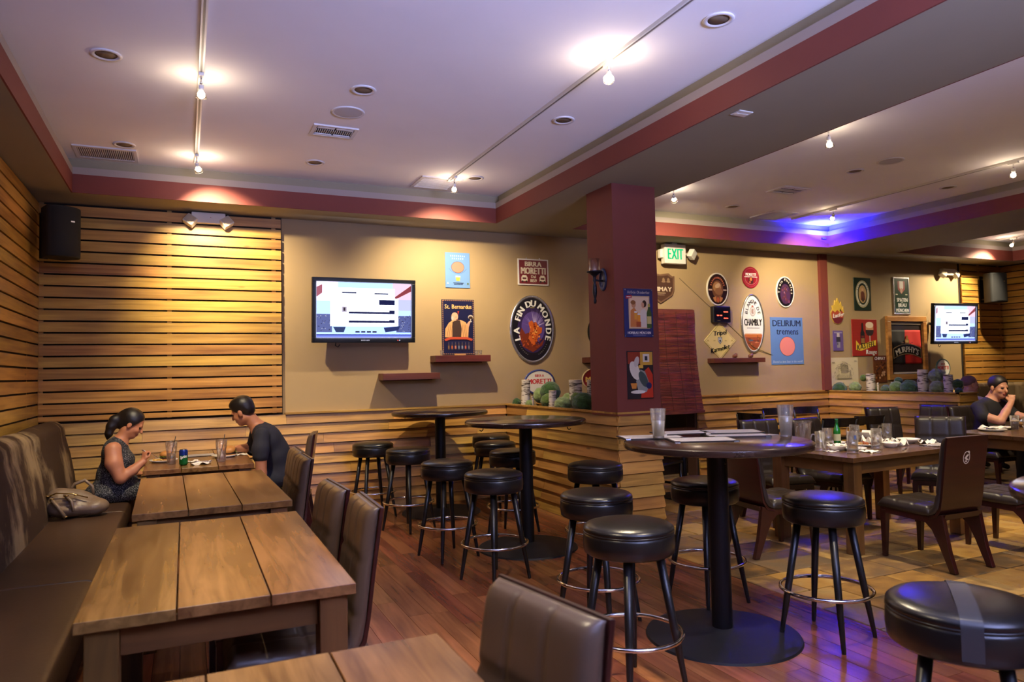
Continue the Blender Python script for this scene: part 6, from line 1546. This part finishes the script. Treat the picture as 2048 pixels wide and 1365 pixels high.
MB().lathe([(0.028, 0.131), (0.027, 0.134), (0.025, 0.130), (0, 0.130)], 32).build('lid', plain('can_silver', (200, 200, 204), 0.25, 1.0), t, smooth=True)
a = Art(0, 0.0002); a.poly([(-0.03, 0.10), (0.0, 0.112), (0.026, 0.104), (0.01, 0.092)], (226, 206, 60)); a.text('Sprite', 0.0, 0.075, 0.026, WHT, width=0.054, bold=0.06, rise=0.25, slant=0.1)
def wrap(p, r=0.0344):
    th = p.x/r-0.05; q = r-p.y; return Vector((q*math.sin(th), -q*math.cos(th), p.z))
a.mb.xf(wrap); a.build('lettering', t)
napkin('crumpled napkin with cutlery on the table of the diners', 0.12, 6.62, TZ, 0.075, 0.022, 3); fork('fork lying on the crumpled napkin', 0.13, 6.58, TZ+0.02, 0.3)
napkin('small folded napkin near the soda can', 0.05, 6.86, TZ, 0.05, 0.012, 5)
menu('white menu card lying flat between the diners', 0.11, 7.33, TZ, 0.05, 0.30, 0.20); menu('white menu card under the hands of the man', 0.43, 7.42, TZ, 0.3, 0.2, 0.14)
napkin('flat napkin at the right end of the table of the diners', 0.47, 7.18, TZ, 0.06, 0.010, 9)
# --- round table with menus
HZ = 1.0802; RV = -0.43
menu('menu nearest the front edge of the round table', 2.63, 3.22, HZ, RV+0.03); menu('menu sticking out over the left edge of the round table', 2.50, 3.52, HZ, RV+0.10)
menu('menu behind the left pint glass', 2.76, 3.56, HZ+0.0086, RV+0.18, 0.34, 0.2); menu('lower menu on the right half of the round table', 2.97, 3.33, HZ, RV-0.02); menu('upper menu on the right half of the round table', 3.03, 3.44, HZ+0.0086, RV+0.0)
pint('pint glass with foam dregs on the left of the round table', 2.46, 3.385, HZ+0.0080); pint('taller looking pint glass with foam dregs on the right of the round table', 3.11, 3.07, HZ, 0.185, 0.62)
tag(MB().box(-0.04, -0.03, 0, 0.04, 0.03, 0.001).build('paper_slip', M_paper, loc=(3.155, 3.235, HZ), rz=0.3), 'small white paper slip beside the right pint glass', 'paper')
# --- messy table on the stone floor
def mug(label, x, y, rz, h=0.165, r=0.043):
    t = thing('beer_mug', label, 'mug', (x, y, TZ), rz, 'empty glass beer mugs')
    n = 20; mb = MB(); prof = [(0, 0), (r*1.05, 0.0), (r*1.08, 0.012), (r*0.98, 0.02), (r, 0.05), (r, h), (r-0.005, h), (r-0.006, 0.03), (0, 0.026)]
    mb.lathe(prof, 40)
    def flute(p):
        if p.z < h*0.62 and p.z > 0.015: q = 1+0.03*math.cos(math.atan2(p.y, p.x)*12); return Vector((p.x*q, p.y*q, p.z))
        return p
    mb.xf(flute); mb.build('glass_body', glass('mug_glass', (255, 255, 254), 0.12, 0.02, 0.035), t, smooth=True)
    MB().path([(r*0.95, 0, h*0.84), (r*1.5, 0, h*0.86), (r*1.85, 0, h*0.66), (r*1.8, 0, h*0.36), (r*1.4, 0, h*0.2), (r*0.95, 0, h*0.22)], 0.007, 8).build('handle', glass('mug_glass'), t, smooth=True)
    MB().box(-0.010, -r*1.012, h*0.66, 0.010, -r*0.99, h*0.84).build('badge', plain('mug_badge', (90, 110, 160), 0.4), t)
mug('empty glass mug at the left corner of the messy table', 4.87, 4.43, 2.6); mug('empty glass mug behind the green bottle', 5.18, 4.63, 2.5); mug('empty glass mug with its handle to the right, nearest the table corner', 4.94, 4.17, -0.35, 0.18)
mug('empty glass mug in the middle of the messy table', 5.36, 4.28, 1.2, 0.175); mug('empty glass mug near the far edge of the messy table', 5.93, 4.62, 2.0, 0.17); mug('empty glass mug beside the far paper basket', 5.59, 4.69, 1.7, 0.17)
t = thing('beer_bottle', 'green glass beer bottle on the messy table', 'bottle', (5.33, 4.66, TZ))
MB().lathe([(0, 0), (0.028, 0.0), (0.031, 0.006), (0.031, 0.125), (0.027, 0.15), (0.014, 0.18), (0.0125, 0.225), (0.0145, 0.228), (0.0145, 0.236), (0.010, 0.238), (0, 0.20)], 28).build('glass_body', plain('bottle_green', (26, 120, 40), 0.12, spec=0.8, coat=0.5), t, smooth=True)
MB().lathe([(0.0315, 0.045), (0.0315, 0.105)], 28).build('label_band', plain('bottle_label', (196, 196, 150), 0.5), t, smooth=True)
MB().lathe([(0.0132, 0.20), (0.0136, 0.222)], 20).build('neck_foil', plain('bottle_foil', (30, 90, 44), 0.3), t, smooth=True)
t = thing('pitcher', 'empty clear pitcher on the far left corner of the messy table', 'pitcher', (4.98, 4.72, TZ), 0.3)
mb = MB().lathe([(0, 0), (0.052, 0), (0.055, 0.006), (0.072, 0.215), (0.077, 0.225), (0.073, 0.225), (0.068, 0.212), (0.052, 0.012), (0, 0.01)], 32)
mb.xf(lambda p: Vector((p.x+max(0, p.z-0.17)*max(0, p.x)*6, p.y, p.z+max(0, p.x-0.04)*0.2*(p.z/0.2)))); mb.build('pitcher_body', M_plastic, t, smooth=True)
MB().path([(-0.066, 0, 0.19), (-0.115, 0, 0.185), (-0.12, 0, 0.10), (-0.06, 0, 0.05)], 0.008, 8).build('handle', M_plastic, t, smooth=True)
bowl('white bowl with napkin beside the green bottle', 5.03, 4.40); bowl('white bowl in the middle of the messy table', 5.56, 4.30, r=0.075); bowl('wide white bowl near the right end of the messy table', 6.0, 4.46, r=0.10, h=0.04)
dish('white plate with leftovers behind the handled mug', 5.16, 4.34, r=0.10); dish('white plate with bones near the far edge of the messy table', 5.50, 4.50, r=0.12); dish('white plate at the far left of the messy table', 5.42, 4.76, r=0.09)
for i in range(7):
    random.seed(40+i); s = Sdf(); s.ell((0, 0, 0.014), (0.03, 0.02, 0.014), k=0.008).ell((0.02, 0.008, 0.018), (0.018, 0.014, 0.012), k=0.008)
    o = mobj('food_scrap', s.mesh('food_scrap', 0.005, [plain('scrap_%d' % (i % 3), [(150, 80, 40), (196, 150, 90), (110, 50, 30)][i % 3], 0.6, noise=(60, 0.3))]), None, ([5.16, 5.13, 5.19, 5.50, 5.46, 5.55, 5.51][i], [4.35, 4.32, 4.37, 4.50, 4.53, 4.47, 4.55][i], TZ+0.006), i)
    tag(o, 'small brown leftover on a plate behind the handled mug' if i < 3 else 'small brown leftover on the plate of bones', 'food', 'leftovers behind the handled mug' if i < 3 else 'leftovers on the plate of bones')
napkin('crumpled napkin in the bowl beside the bottle', 5.03, 4.40, TZ+0.03, 0.06, 0.03, 11); napkin('large crumpled napkin in the middle of the messy table', 5.72, 4.37, TZ, 0.08, 0.055, 12); napkin('crumpled napkin behind the middle mug', 5.62, 4.56, TZ, 0.06, 0.06, 13)
napkin('upright crumpled napkin near the far mug', 5.79, 4.53, TZ, 0.06, 0.06, 14); napkin('flat crumpled napkin before the handled mug', 5.14, 4.17, TZ, 0.06, 0.014, 15); napkin('crumpled napkin at the right end of the messy table', 6.08, 4.32, TZ, 0.06, 0.03, 16)
napkin('small flat napkin under the left corner mug', 4.93, 4.38, TZ, 0.045, 0.006, 17)
menu('menu lying at the right front of the messy table', 6.02, 4.19, TZ, 0.05, 0.26, 0.18); fork('fork at the right front of the messy table', 5.86, 4.15, TZ, 2.4); fork('fork beside the middle bowl', 5.52, 4.14, TZ, 0.5); fork('fork beside the wide bowl', 6.08, 4.60, TZ, 1.0)
t = thing('bread_basket', 'small woven basket lined with paper on the messy table', 'basket', (5.77, 4.72, TZ), 0.2)
MB().lathe([(0, 0), (0.07, 0), (0.095, 0.05), (0.098, 0.05), (0.09, 0.05), (0.066, 0.006), (0, 0.006)], 28).build('basket_bowl', plain('wicker', (176, 130, 70), 0.7, bump=(120, 0.8)), t, smooth=True)
for k in range(4):
    pp = MB().add([(0.02, -0.06, 0.01), (0.02, 0.06, 0.01), (0.12, 0.05, 0.10), (0.12, -0.05, 0.10)], [(0, 1, 2, 3)]).build('paper_flap', M_nap, t, rz=k*PI/2+0.3); pp.modifiers.new('thick', 'SOLIDIFY').thickness = 0.001
# --- table of the chin-resting man
dish('white plate at the edge of the table before the chin-resting man', 7.68, 4.74, r=0.13); dish('second white plate behind the first before the chin-resting man', 7.98, 4.82, r=0.12)
napkin('crumpled napkin on the plate before the chin-resting man', 7.68, 4.74, TZ+0.02, 0.09, 0.03, 21); napkin('crumpled napkin beside the dark beer', 8.12, 4.58, TZ, 0.08, 0.03, 22)
t = tumbler('beer_glass', 'half full glass of dark beer before the chin-resting man', 'glass', 7.92, 4.66, TZ, 0.034, 0.046, 0.155)
MB().lathe([(0, 0.012), (0.0305, 0.012), (0.0375, 0.09), (0, 0.09)], 24).build('beer', plain('dark_beer', (40, 10, 8), 0.1), t, smooth=True)
MB().lathe([(0, 0.0905), (0.0376, 0.0905), (0.039, 0.102), (0, 0.102)], 24).build('foam', plain('beer_foam', (206, 180, 150), 0.7), t, smooth=True)
pint('empty pint glass at the right edge of the picture', 7.72, 4.42, TZ, 0.16, 0.3)
t = thing('bread_basket', 'basket lined with blue paper on the table of the chin-resting man', 'basket', (8.42, 4.80, TZ))
MB().lathe([(0, 0), (0.09, 0), (0.12, 0.06), (0.115, 0.06), (0.085, 0.006), (0, 0.006)], 28).build('basket_bowl', _M['wicker'], t, smooth=True)
n_ = napkin('blue-white paper in the basket before the chin-resting man', 8.42, 4.80, TZ+0.045, 0.12, 0.05, 23, mat=plain('blue_paper', (180, 184, 206), 0.8))
pint('full pint glass behind the paper basket', 8.62, 4.72, TZ, 0.16, 0.8)

# ------------------------------------------------------------------ people
def skin(name, c): return plain(name, c, 0.5, noise=(20, 0.06))
M_eye = plain('eye_dark', (40, 30, 28), 0.2); M_hair = plain('hair_black', (24, 18, 16), 0.4, noise=(90, 0.3), bump=(380, 0.12))
def dress_mat():
    m, nt, b = newmat('speckled_dress'); L = nt.links
    tc = N(nt, 'ShaderNodeTexCoord'); vo = N(nt, 'ShaderNodeTexVoronoi'); vo.inputs['Scale'].default_value = 130; L.new(tc.outputs['Object'], vo.inputs['Vector'])
    rp = N(nt, 'ShaderNodeValToRGB'); L.new(vo.outputs['Distance'], rp.inputs['Fac']); e = rp.color_ramp.elements
    e[0].position = 0.22; e[0].color = (*lin((150, 150, 150)), 1); e[1].position = 0.40; e[1].color = (*lin((26, 28, 36)), 1)
    L.new(rp.outputs['Color'], b.inputs['Base Color']); b.inputs['Roughness'].default_value = 0.8
    return m
M_dress = dress_mat()
M_tee = plain('navy_tee', (32, 32, 44), 0.85, noise=(8, 0.1)); M_tee2 = plain('black_tee', (34, 31, 31), 0.85, noise=(8, 0.1)); M_jeans = plain('dark_jeans', (26, 28, 38), 0.85); M_shoe = plain('dark_shoe', (22, 20, 20), 0.5)
class Body(Sdf):
    """mats: 0 skin, 1 shirt, 2 trousers, 3 shoes, 4 lips, 5 eyes"""
    def head(s, c, fwd, up=(0, 0, 1), k=1.0, nose=1.0):
        R = rot_from(fwd, up); c = np.array(c)
        def P(x, y, z): return c+R @ (np.array([x, y, z])*k)
        s.R, s.hc, s.P, s.k = R, c, P, k
        r = lambda *a: tuple(v*k for v in a)
        s.ell(P(0, -0.015, 0.035), r(0.075, 0.093, 0.083), 0, 0.02, R).ell(P(0, 0.030, -0.030), r(0.059, 0.060, 0.088), 0, 0.02, R).ell(P(0, 0.054, -0.090), r(0.030, 0.028, 0.025), 0, 0.025, R)
        s.ell(P(0, 0.0, -0.06), r(0.056, 0.055, 0.045), 0, 0.02, R)
        s.cap(P(-0.034, 0.076, 0.018), P(0.034, 0.076, 0.018), 0.010*k, None, 0, 0.012)
        for q in (-1, 1):
            s.ell(P(q*0.034, 0.058, -0.030), r(0.022, 0.024, 0.022), 0, 0.015, R)
            s.ell(P(q*0.029, 0.094, -0.001), r(0.016, 0.015, 0.010), 0, 0.008, R, -1)
            s.ell(P(q*0.029, 0.076, -0.001), r(0.013, 0.012, 0.009), 5, 0.003, R)
            s.ell(P(q*0.077, -0.004, -0.012), r(0.011, 0.020, 0.031), 0, 0.006, R)
        s.cap(P(0, 0.086, 0.006), P(0, 0.106*nose, -0.030), 0.008*k, 0.0125*k, 0, 0.012)
        s.ell(P(0, 0.084, -0.060), r(0.023, 0.011, 0.0085), 4, 0.005, R); s.ell(P(0, 0.084, -0.068), r(0.019, 0.010, 0.007), 4, 0.005, R)
        return s
    def hand(s, w, d, n, side, curl=(0.5, 0.6, 0.4), m=0, k=1.0):
        d = Vector(d).normalized(); n = Vector(n); n = (n-d*n.dot(d)).normalized(); l = d.cross(n); w = Vector(w)
        R = np.array([[l.x, d.x, n.x], [l.y, d.y, n.y], [l.z, d.z, n.z]])
        s.ell(tuple(w+d*0.045*k), (0.039*k, 0.050*k, 0.015*k), m, 0.012, R)
        for i in range(4):
            p = w+d*0.082*k+l*((i-1.5)*0.0195*k); a = 0.0; tot = (0.068, 0.078, 0.072, 0.056)[i]*k
            for j, fr in enumerate((0.45, 0.31, 0.24)):
                a += curl[j]; q = p+(d*math.cos(a)+n*math.sin(a))*tot*fr
                s.cap(tuple(p), tuple(q), 0.0088*k, 0.0080*k, m, 0.004); p = q
        p = w+d*0.028*k+l*(side*0.030*k); q = p+(d*0.6+l*side*0.55+n*0.55).normalized()*0.036*k; e = q+(d*0.85+n*0.35-l*side*0.1).normalized()*0.030*k
        s.cap(tuple(p), tuple(q), 0.012*k, 0.010*k, m, 0.008).cap(tuple(q), tuple(e), 0.010*k, 0.008*k, m, 0.005)
        return s
    def leg(s, hip, knee, ankle, toe, r=(0.085, 0.062, 0.042)):
        s.cap(hip, knee, r[0], r[1], 2, 0.03); s.cap(knee, ankle, r[1]*0.92, r[2], 2, 0.02); s.cap(ankle, toe, 0.042, 0.034, 3, 0.015); return s
def person(label, base, body, mats, hair, hairmat, h=0.0065, group=None):
    t = thing('person', label, 'person', base)
    mobj('body', body.mesh('body', h, mats, base), t)
    if hair is not None: 
        for nm, hs, mt in hair: mobj(nm, hs.mesh(nm, 0.006, [mt], base), t)
    return t
SK1 = skin('skin_tan', (186, 122, 88)); SK2 = skin('skin_olive', (182, 120, 86)); SK3 = skin('skin_fair', (206, 146, 112)); LIP = plain('lips', (150, 76, 62), 0.45)

# woman on the banquette, facing +x, bent over her plate
Yc = 6.98; b = Body()
b.head((-0.415, Yc, 1.105), (0.80, -0.06, -0.50), (0.5, 0, 0.86), 0.98, 1.0)
b.cap((-0.455, Yc, 1.06), (-0.510, Yc, 0.93), 0.050, 0.056, 0, 0.02)
b.ell((-0.545, Yc, 0.86), (0.100, 0.155, 0.135), 1, 0.05).ell((-0.49, Yc, 0.80), (0.10, 0.14, 0.085), 1, 0.05).ell((-0.545, Yc, 0.67), (0.140, 0.165, 0.16), 1, 0.05).ell((-0.50, Yc, 0.62), (0.13, 0.16, 0.09), 1, 0.04)
b.ell((-0.60, Yc, 0.545), (0.165, 0.195, 0.095), 1, 0.05).cap((-0.52, Yc-0.11, 0.94), (-0.52, Yc+0.11, 0.94), 0.035, None, 1, 0.03)
for q in (-1, 1):
    b.cap((-0.55, Yc+q*0.09, 0.545), (-0.16, Yc+q*0.085, 0.54), 0.090, 0.066, 1, 0.03); b.cap((-0.15, Yc+q*0.085, 0.53), (-0.12, Yc+q*0.08, 0.09), 0.056, 0.040, 0, 0.02); b.cap((-0.12, Yc+q*0.08, 0.05), (-0.01, Yc+q*0.08, 0.035), 0.042, 0.032, 3, 0.01)
b.chain([(-0.545, Yc-0.165, 0.905), (-0.535, Yc-0.20, 0.80), (-0.485, Yc-0.215, 0.675)], [0.064, 0.063, 0.050], 0, 0.025)
b.chain([(-0.485, Yc-0.215, 0.675), (-0.40, Yc-0.185, 0.725), (-0.318, Yc-0.150, 0.795)], [0.046, 0.042, 0.028], 0, 0.015)
b.hand((-0.318, Yc-0.150, 0.795), (0.10, 0.10, 1.0), (0.75, 0.6, -0.1), -1, (1.0, 1.3, 0.9), 0, 0.82)
b.chain([(-0.545, Yc+0.165, 0.905), (-0.50, Yc+0.21, 0.72), (-0.37, Yc+0.13, 0.66)], [0.056, 0.046, 0.028], 0, 0.02); b.hand((-0.37, Yc+0.13, 0.66), (1, -0.5, -0.1), (0, 0, -1), 1, (0.3, 0.4, 0.3), 0, 0.85)
hs = Sdf(); R = b.R; P = b.P
hs.ell(P(0, -0.024, 0.045), (0.083, 0.100, 0.088), 0, 0.02, R).ell(P(0.055, 0.0, 0.02), (0.028, 0.055, 0.05), 0, 0.02, R).ell(P(-0.055, 0.0, 0.02), (0.028, 0.055, 0.05), 0, 0.02, R)
n_ = R @ np.array([0, 0.86, -0.5]); hs.cut(tuple(n_), tuple(P(0, 0.052, 0.040)), 0.012)
hs.ell(P(0, -0.066, -0.025), (0.058, 0.045, 0.062), 0, 0.03, R)
hs.chain([P(0, -0.098, 0.03), (-0.548, Yc-0.005, 1.145), (-0.572, Yc-0.01, 1.09), (-0.588, Yc-0.012, 1.03), (-0.600, Yc-0.012, 0.985)], [0.036, 0.034, 0.033, 0.027, 0.008], 0, 0.03)
cl = Sdf(); cl.ell(P(0, -0.118, 0.045), (0.030, 0.012, 0.030), 0, 0.006, R)
person('woman in a speckled sleeveless dress bending over her plate on the banquette', (-0.55, Yc, 0), b, [SK1, M_dress, M_dress, M_shoe, LIP, M_eye], [('hair', hs, M_hair), ('hair_clip', cl, plain('hair_clip', (176, 130, 60), 0.3))], None)
# small fork in her hand
fk = fork('fork held by the woman over her plate', -0.262, 6.87, 0.838, 0.35); fk.rotation_euler = (0, 0.55, 0.35)

# man opposite, facing -x, head turned to the wall
b = Body(); Yc = 7.0
b.head((0.478, Yc, 1.175), (-0.80, 0.42, -0.42), (-0.45, 0.1, 0.88), 1.04)
b.cap((0.535, Yc, 1.12), (0.625, Yc, 1.00), 0.058, 0.066, 0, 0.02)
b.ell((0.70, Yc, 0.905), (0.125, 0.20, 0.155), 1, 0.06, np.array([[0.86, 0, -0.5], [0, 1, 0], [0.5, 0, 0.86]])).ell((0.775, Yc, 0.75), (0.125, 0.185, 0.17), 1, 0.05).ell((0.79, Yc, 0.60), (0.14, 0.18, 0.13), 1, 0.05)
b.cap((0.63, Yc-0.14, 0.985), (0.63, Yc+0.14, 0.985), 0.055, None, 1, 0.04); b.ell((0.78, Yc, 0.545), (0.16, 0.19, 0.085), 2, 0.04)
for q in (-1, 1): b.leg((0.74, Yc+q*0.10, 0.545), (0.34, Yc+q*0.12, 0.545), (0.36, Yc+q*0.12, 0.08), (0.24, Yc+q*0.13, 0.04), (0.085, 0.065, 0.042))
b.chain([(0.625, Yc-0.205, 0.955), (0.612, Yc-0.245, 0.845), (0.61, Yc-0.255, 0.785)], [0.070, 0.070, 0.068], 1, 0.03)
b.chain([(0.61, Yc-0.255, 0.80), (0.615, Yc-0.262, 0.63)], [0.054, 0.047], 0, 0.008); b.chain([(0.615, Yc-0.262, 0.63), (0.46, Yc-0.16, 0.61)], [0.046, 0.030], 0, 0.015)
b.hand((0.46, Yc-0.16, 0.61), (-1, 0.4, 0.0), (0, 0, -1), 1, (0.4, 0.5, 0.4))
b.chain([(0.625, Yc+0.205, 0.955), (0.59, Yc+0.25, 0.80)], [0.070, 0.066], 1, 0.03); b.chain([(0.59, Yc+0.25, 0.81), (0.56, Yc+0.25, 0.815), (0.44, Yc+0.18, 0.82)], [0.052, 0.046, 0.030], 0, 0.015)
b.hand((0.44, Yc+0.18, 0.82), (-0.8, -0.5, 0.05), (0, -0.4, -1), -1, (0.5, 0.7, 0.5))
hs = Sdf(); R = b.R; P = b.P; k = 1.04
hs.ell(P(0, -0.020, 0.047), (0.087, 0.105, 0.092), 0, 0.02, R).ell(P(0, 0.025, 0.085), (0.062, 0.055, 0.035), 0, 0.03, R)
hs.ell(P(0, -0.055, 0.0), (0.074, 0.062, 0.070), 0, 0.02, R); n_ = R @ np.array([0, 0.80, -0.60]); hs.cut(tuple(n_), tuple(P(0, 0.055, 0.030)), 0.012)
person('man in a dark navy shirt eating with his back hunched at the wall table', (0.75, Yc, 0), b, [SK2, M_tee, M_jeans, M_shoe, LIP, M_eye], [('hair', hs, M_hair)], None)

# man at the right resting his fist against his mouth, facing the camera side
b = Body(); X, Y = 8.55, 5.30
b.head((X+0.02, Y-0.10, 1.185), (-0.22, -0.96, -0.14), (0, -0.1, 1), 1.06)
b.cap((X+0.01, Y-0.06, 1.11), (X, Y-0.02, 1.00), 0.058, 0.066, 0, 0.02)
b.ell((X, Y, 0.90), (0.215, 0.125, 0.165), 1, 0.06).ell((X-0.01, Y+0.01, 0.72), (0.20, 0.135, 0.18), 1, 0.05).cap((X-0.16, Y-0.01, 0.985), (X+0.16, Y-0.01, 0.985), 0.060, None, 1, 0.04)
b.ell((X, Y+0.03, 0.545), (0.20, 0.15, 0.09), 2, 0.04)
for q in (-1, 1): b.leg((X+q*0.10, Y, 0.545), (X+q*0.13, Y-0.42, 0.56), (X+q*0.13, Y-0.38, 0.08), (X+q*0.15, Y-0.50, 0.04))
b.chain([(X-0.225, Y-0.01, 0.955), (X-0.265, Y-0.09, 0.855)], [0.074, 0.072], 1, 0.03); b.chain([(X-0.26, Y-0.08, 0.865), (X-0.225, Y-0.25, 0.812)], [0.054, 0.046], 0, 0.01)
b.chain([(X-0.225, Y-0.25, 0.812), (X-0.11, Y-0.245, 0.91), (X+0.0, Y-0.245, 1.015)], [0.046, 0.042, 0.030], 0, 0.015); b.hand((X+0.0, Y-0.245, 1.015), (0.25, 0.05, 0.95), (0.8, 0.45, -0.2), 1, (1.2, 1.5, 0.9), 0, 0.95)
b.chain([(X+0.225, Y-0.01, 0.955), (X+0.27, Y-0.10, 0.855)], [0.074, 0.072], 1, 0.03); b.chain([(X+0.265, Y-0.09, 0.865), (X+0.26, Y-0.28, 0.812), (X+0.05, Y-0.36, 0.80)], [0.052, 0.045, 0.030], 0, 0.012); b.hand((X+0.05, Y-0.36, 0.80), (-1, -0.1, 0.0), (0, 0, -1), -1, (0.3, 0.4, 0.3))
hs = Sdf(); R = b.R; P = b.P
hs.ell(P(0, -0.016, 0.044), (0.089, 0.108, 0.095), 0, 0.02, R); n_ = R @ np.array([0, 0.84, -0.54]); hs.cut(tuple(n_), tuple(P(0, 0.058, 0.045)), 0.010)
person('man in a black shirt resting his fist on his mouth at the right', (X, Y, 0), b, [SK3, M_tee2, M_jeans, M_shoe, LIP, M_eye], [('hair', hs, plain('hair_dark_brown', (36, 27, 22), 0.5, noise=(60, 0.3)))], None)

# close-cropped person behind the second half wall
b = Body(); X, Y = 9.74, 6.28
b.head((X, Y, 1.175), (0.85, -0.45, -0.05), (0, 0, 1), 1.02); b.cap((X-0.03, Y+0.01, 1.10), (X-0.06, Y+0.02, 1.0), 0.058, 0.064, 0, 0.02)
b.ell((X-0.06, Y+0.02, 0.88), (0.14, 0.20, 0.17), 1, 0.05).ell((X-0.06, Y+0.02, 0.70), (0.14, 0.19, 0.17), 1, 0.05).cap((X-0.06, Y-0.14, 0.97), (X-0.06, Y+0.18, 0.97), 0.055, None, 1, 0.04).ell((X-0.04, Y+0.02, 0.545), (0.16, 0.19, 0.09), 2, 0.04)
for q in (-1, 1):
    b.leg((X, Y+0.02+q*0.10, 0.545), (X+0.40, Y+q*0.12, 0.55), (X+0.38, Y+q*0.12, 0.08), (X+0.50, Y+q*0.13, 0.04)); b.chain([(X-0.06, Y+0.02+q*0.22, 0.94), (X-0.02, Y+0.02+q*0.27, 0.74)], [0.07, 0.062], 1, 0.03); b.chain([(X-0.02, Y+0.02+q*0.27, 0.74), (X+0.2, Y+q*0.2, 0.72)], [0.048, 0.03], 0, 0.012); b.hand((X+0.2, Y+q*0.2, 0.72), (1, -0.2*q, 0), (0, 0, -1), -q, (0.3, 0.4, 0.3))
hs = Sdf(); hs.ell(b.P(0, -0.022, 0.042), (0.080, 0.098, 0.084), 0, 0.02, b.R); n_ = b.R @ np.array([0, 0.84, -0.54]); hs.cut(tuple(n_), tuple(b.P(0, 0.040, 0.040)), 0.010)
person('person with close-cropped hair seen behind the far half wall', (X, Y, 0), b, [SK3, plain('white_shirt', (206, 200, 196), 0.8), M_jeans, M_shoe, LIP, M_eye], [('hair', hs, plain('hair_stubble', (112, 80, 62), 0.8))], None)

# ------------------------------------------------------------------ handbag on the banquette
t = thing('handbag', 'taupe leather handbag lying on the banquette beside the woman', 'handbag', (-0.76, 6.30, 0.463)); t.scale = (0.84, 1.0, 1.08)
M_bag = plain('bag_leather', (116, 96, 76), 0.42, noise=(10, 0.12), bump=(40, 0.25)); M_gold = plain('bag_brass', (190, 160, 100), 0.25, 1.0)
s = Sdf(); s.ell((-0.04, 0, 0.08), (0.18, 0.13, 0.08), k=0.03).ell((0.15, -0.01, 0.065), (0.13, 0.10, 0.06), k=0.04).ell((-0.12, 0.02, 0.12), (0.10, 0.09, 0.085), k=0.03).ell((0.04, 0.02, 0.13), (0.15, 0.06, 0.055), k=0.03, R=np.array([[0.96, 0, 0.26], [0, 1, 0], [-0.26, 0, 0.96]])).ell((-0.02, -0.13, 0.10), (0.16, 0.03, 0.018), k=0.02, op=-1).ell((0.12, -0.11, 0.12), (0.10, 0.03, 0.016), k=0.02, op=-1).cut((0, 0, -1), (0, 0, 0.003), 0.01)
mobj('bag_body', s.mesh('bag_body', 0.008, [M_bag]), t)
MB().path([(-0.16, -0.10, 0.15), (-0.10, -0.14, 0.10), (-0.04, -0.145, 0.02)], 0.014, 8).build('strap', M_bag, t, smooth=True); MB().path([(-0.06, -0.09, 0.17), (0.0, -0.13, 0.13), (0.02, -0.145, 0.06)], 0.012, 8).build('strap', M_bag, t, smooth=True)
MB().path([(-0.04, 0.03, 0.165), (0.0, 0.04, 0.225), (0.08, 0.04, 0.245), (0.14, 0.03, 0.20), (0.15, 0.02, 0.14)], [0.012, 0.013, 0.013, 0.013, 0.012], 8).build('handle', M_bag, t, smooth=True)
MB().path([(-0.21, -0.02, 0.15), (-0.12, -0.09, 0.185), (0.0, -0.10, 0.175), (0.12, -0.09, 0.14)], 0.005, 6).build('zip', M_gold, t, smooth=True)
for p in ((-0.19, -0.06, 0.165), (-0.15, -0.105, 0.15), (-0.04, -0.148, 0.03), (-0.04, -0.105, 0.165), (0.03, -0.10, 0.165)): MB().torus(0.016, 0.004, (0, 0, 0), 16, 6).build('ring', M_gold, t, smooth=True, loc=p)
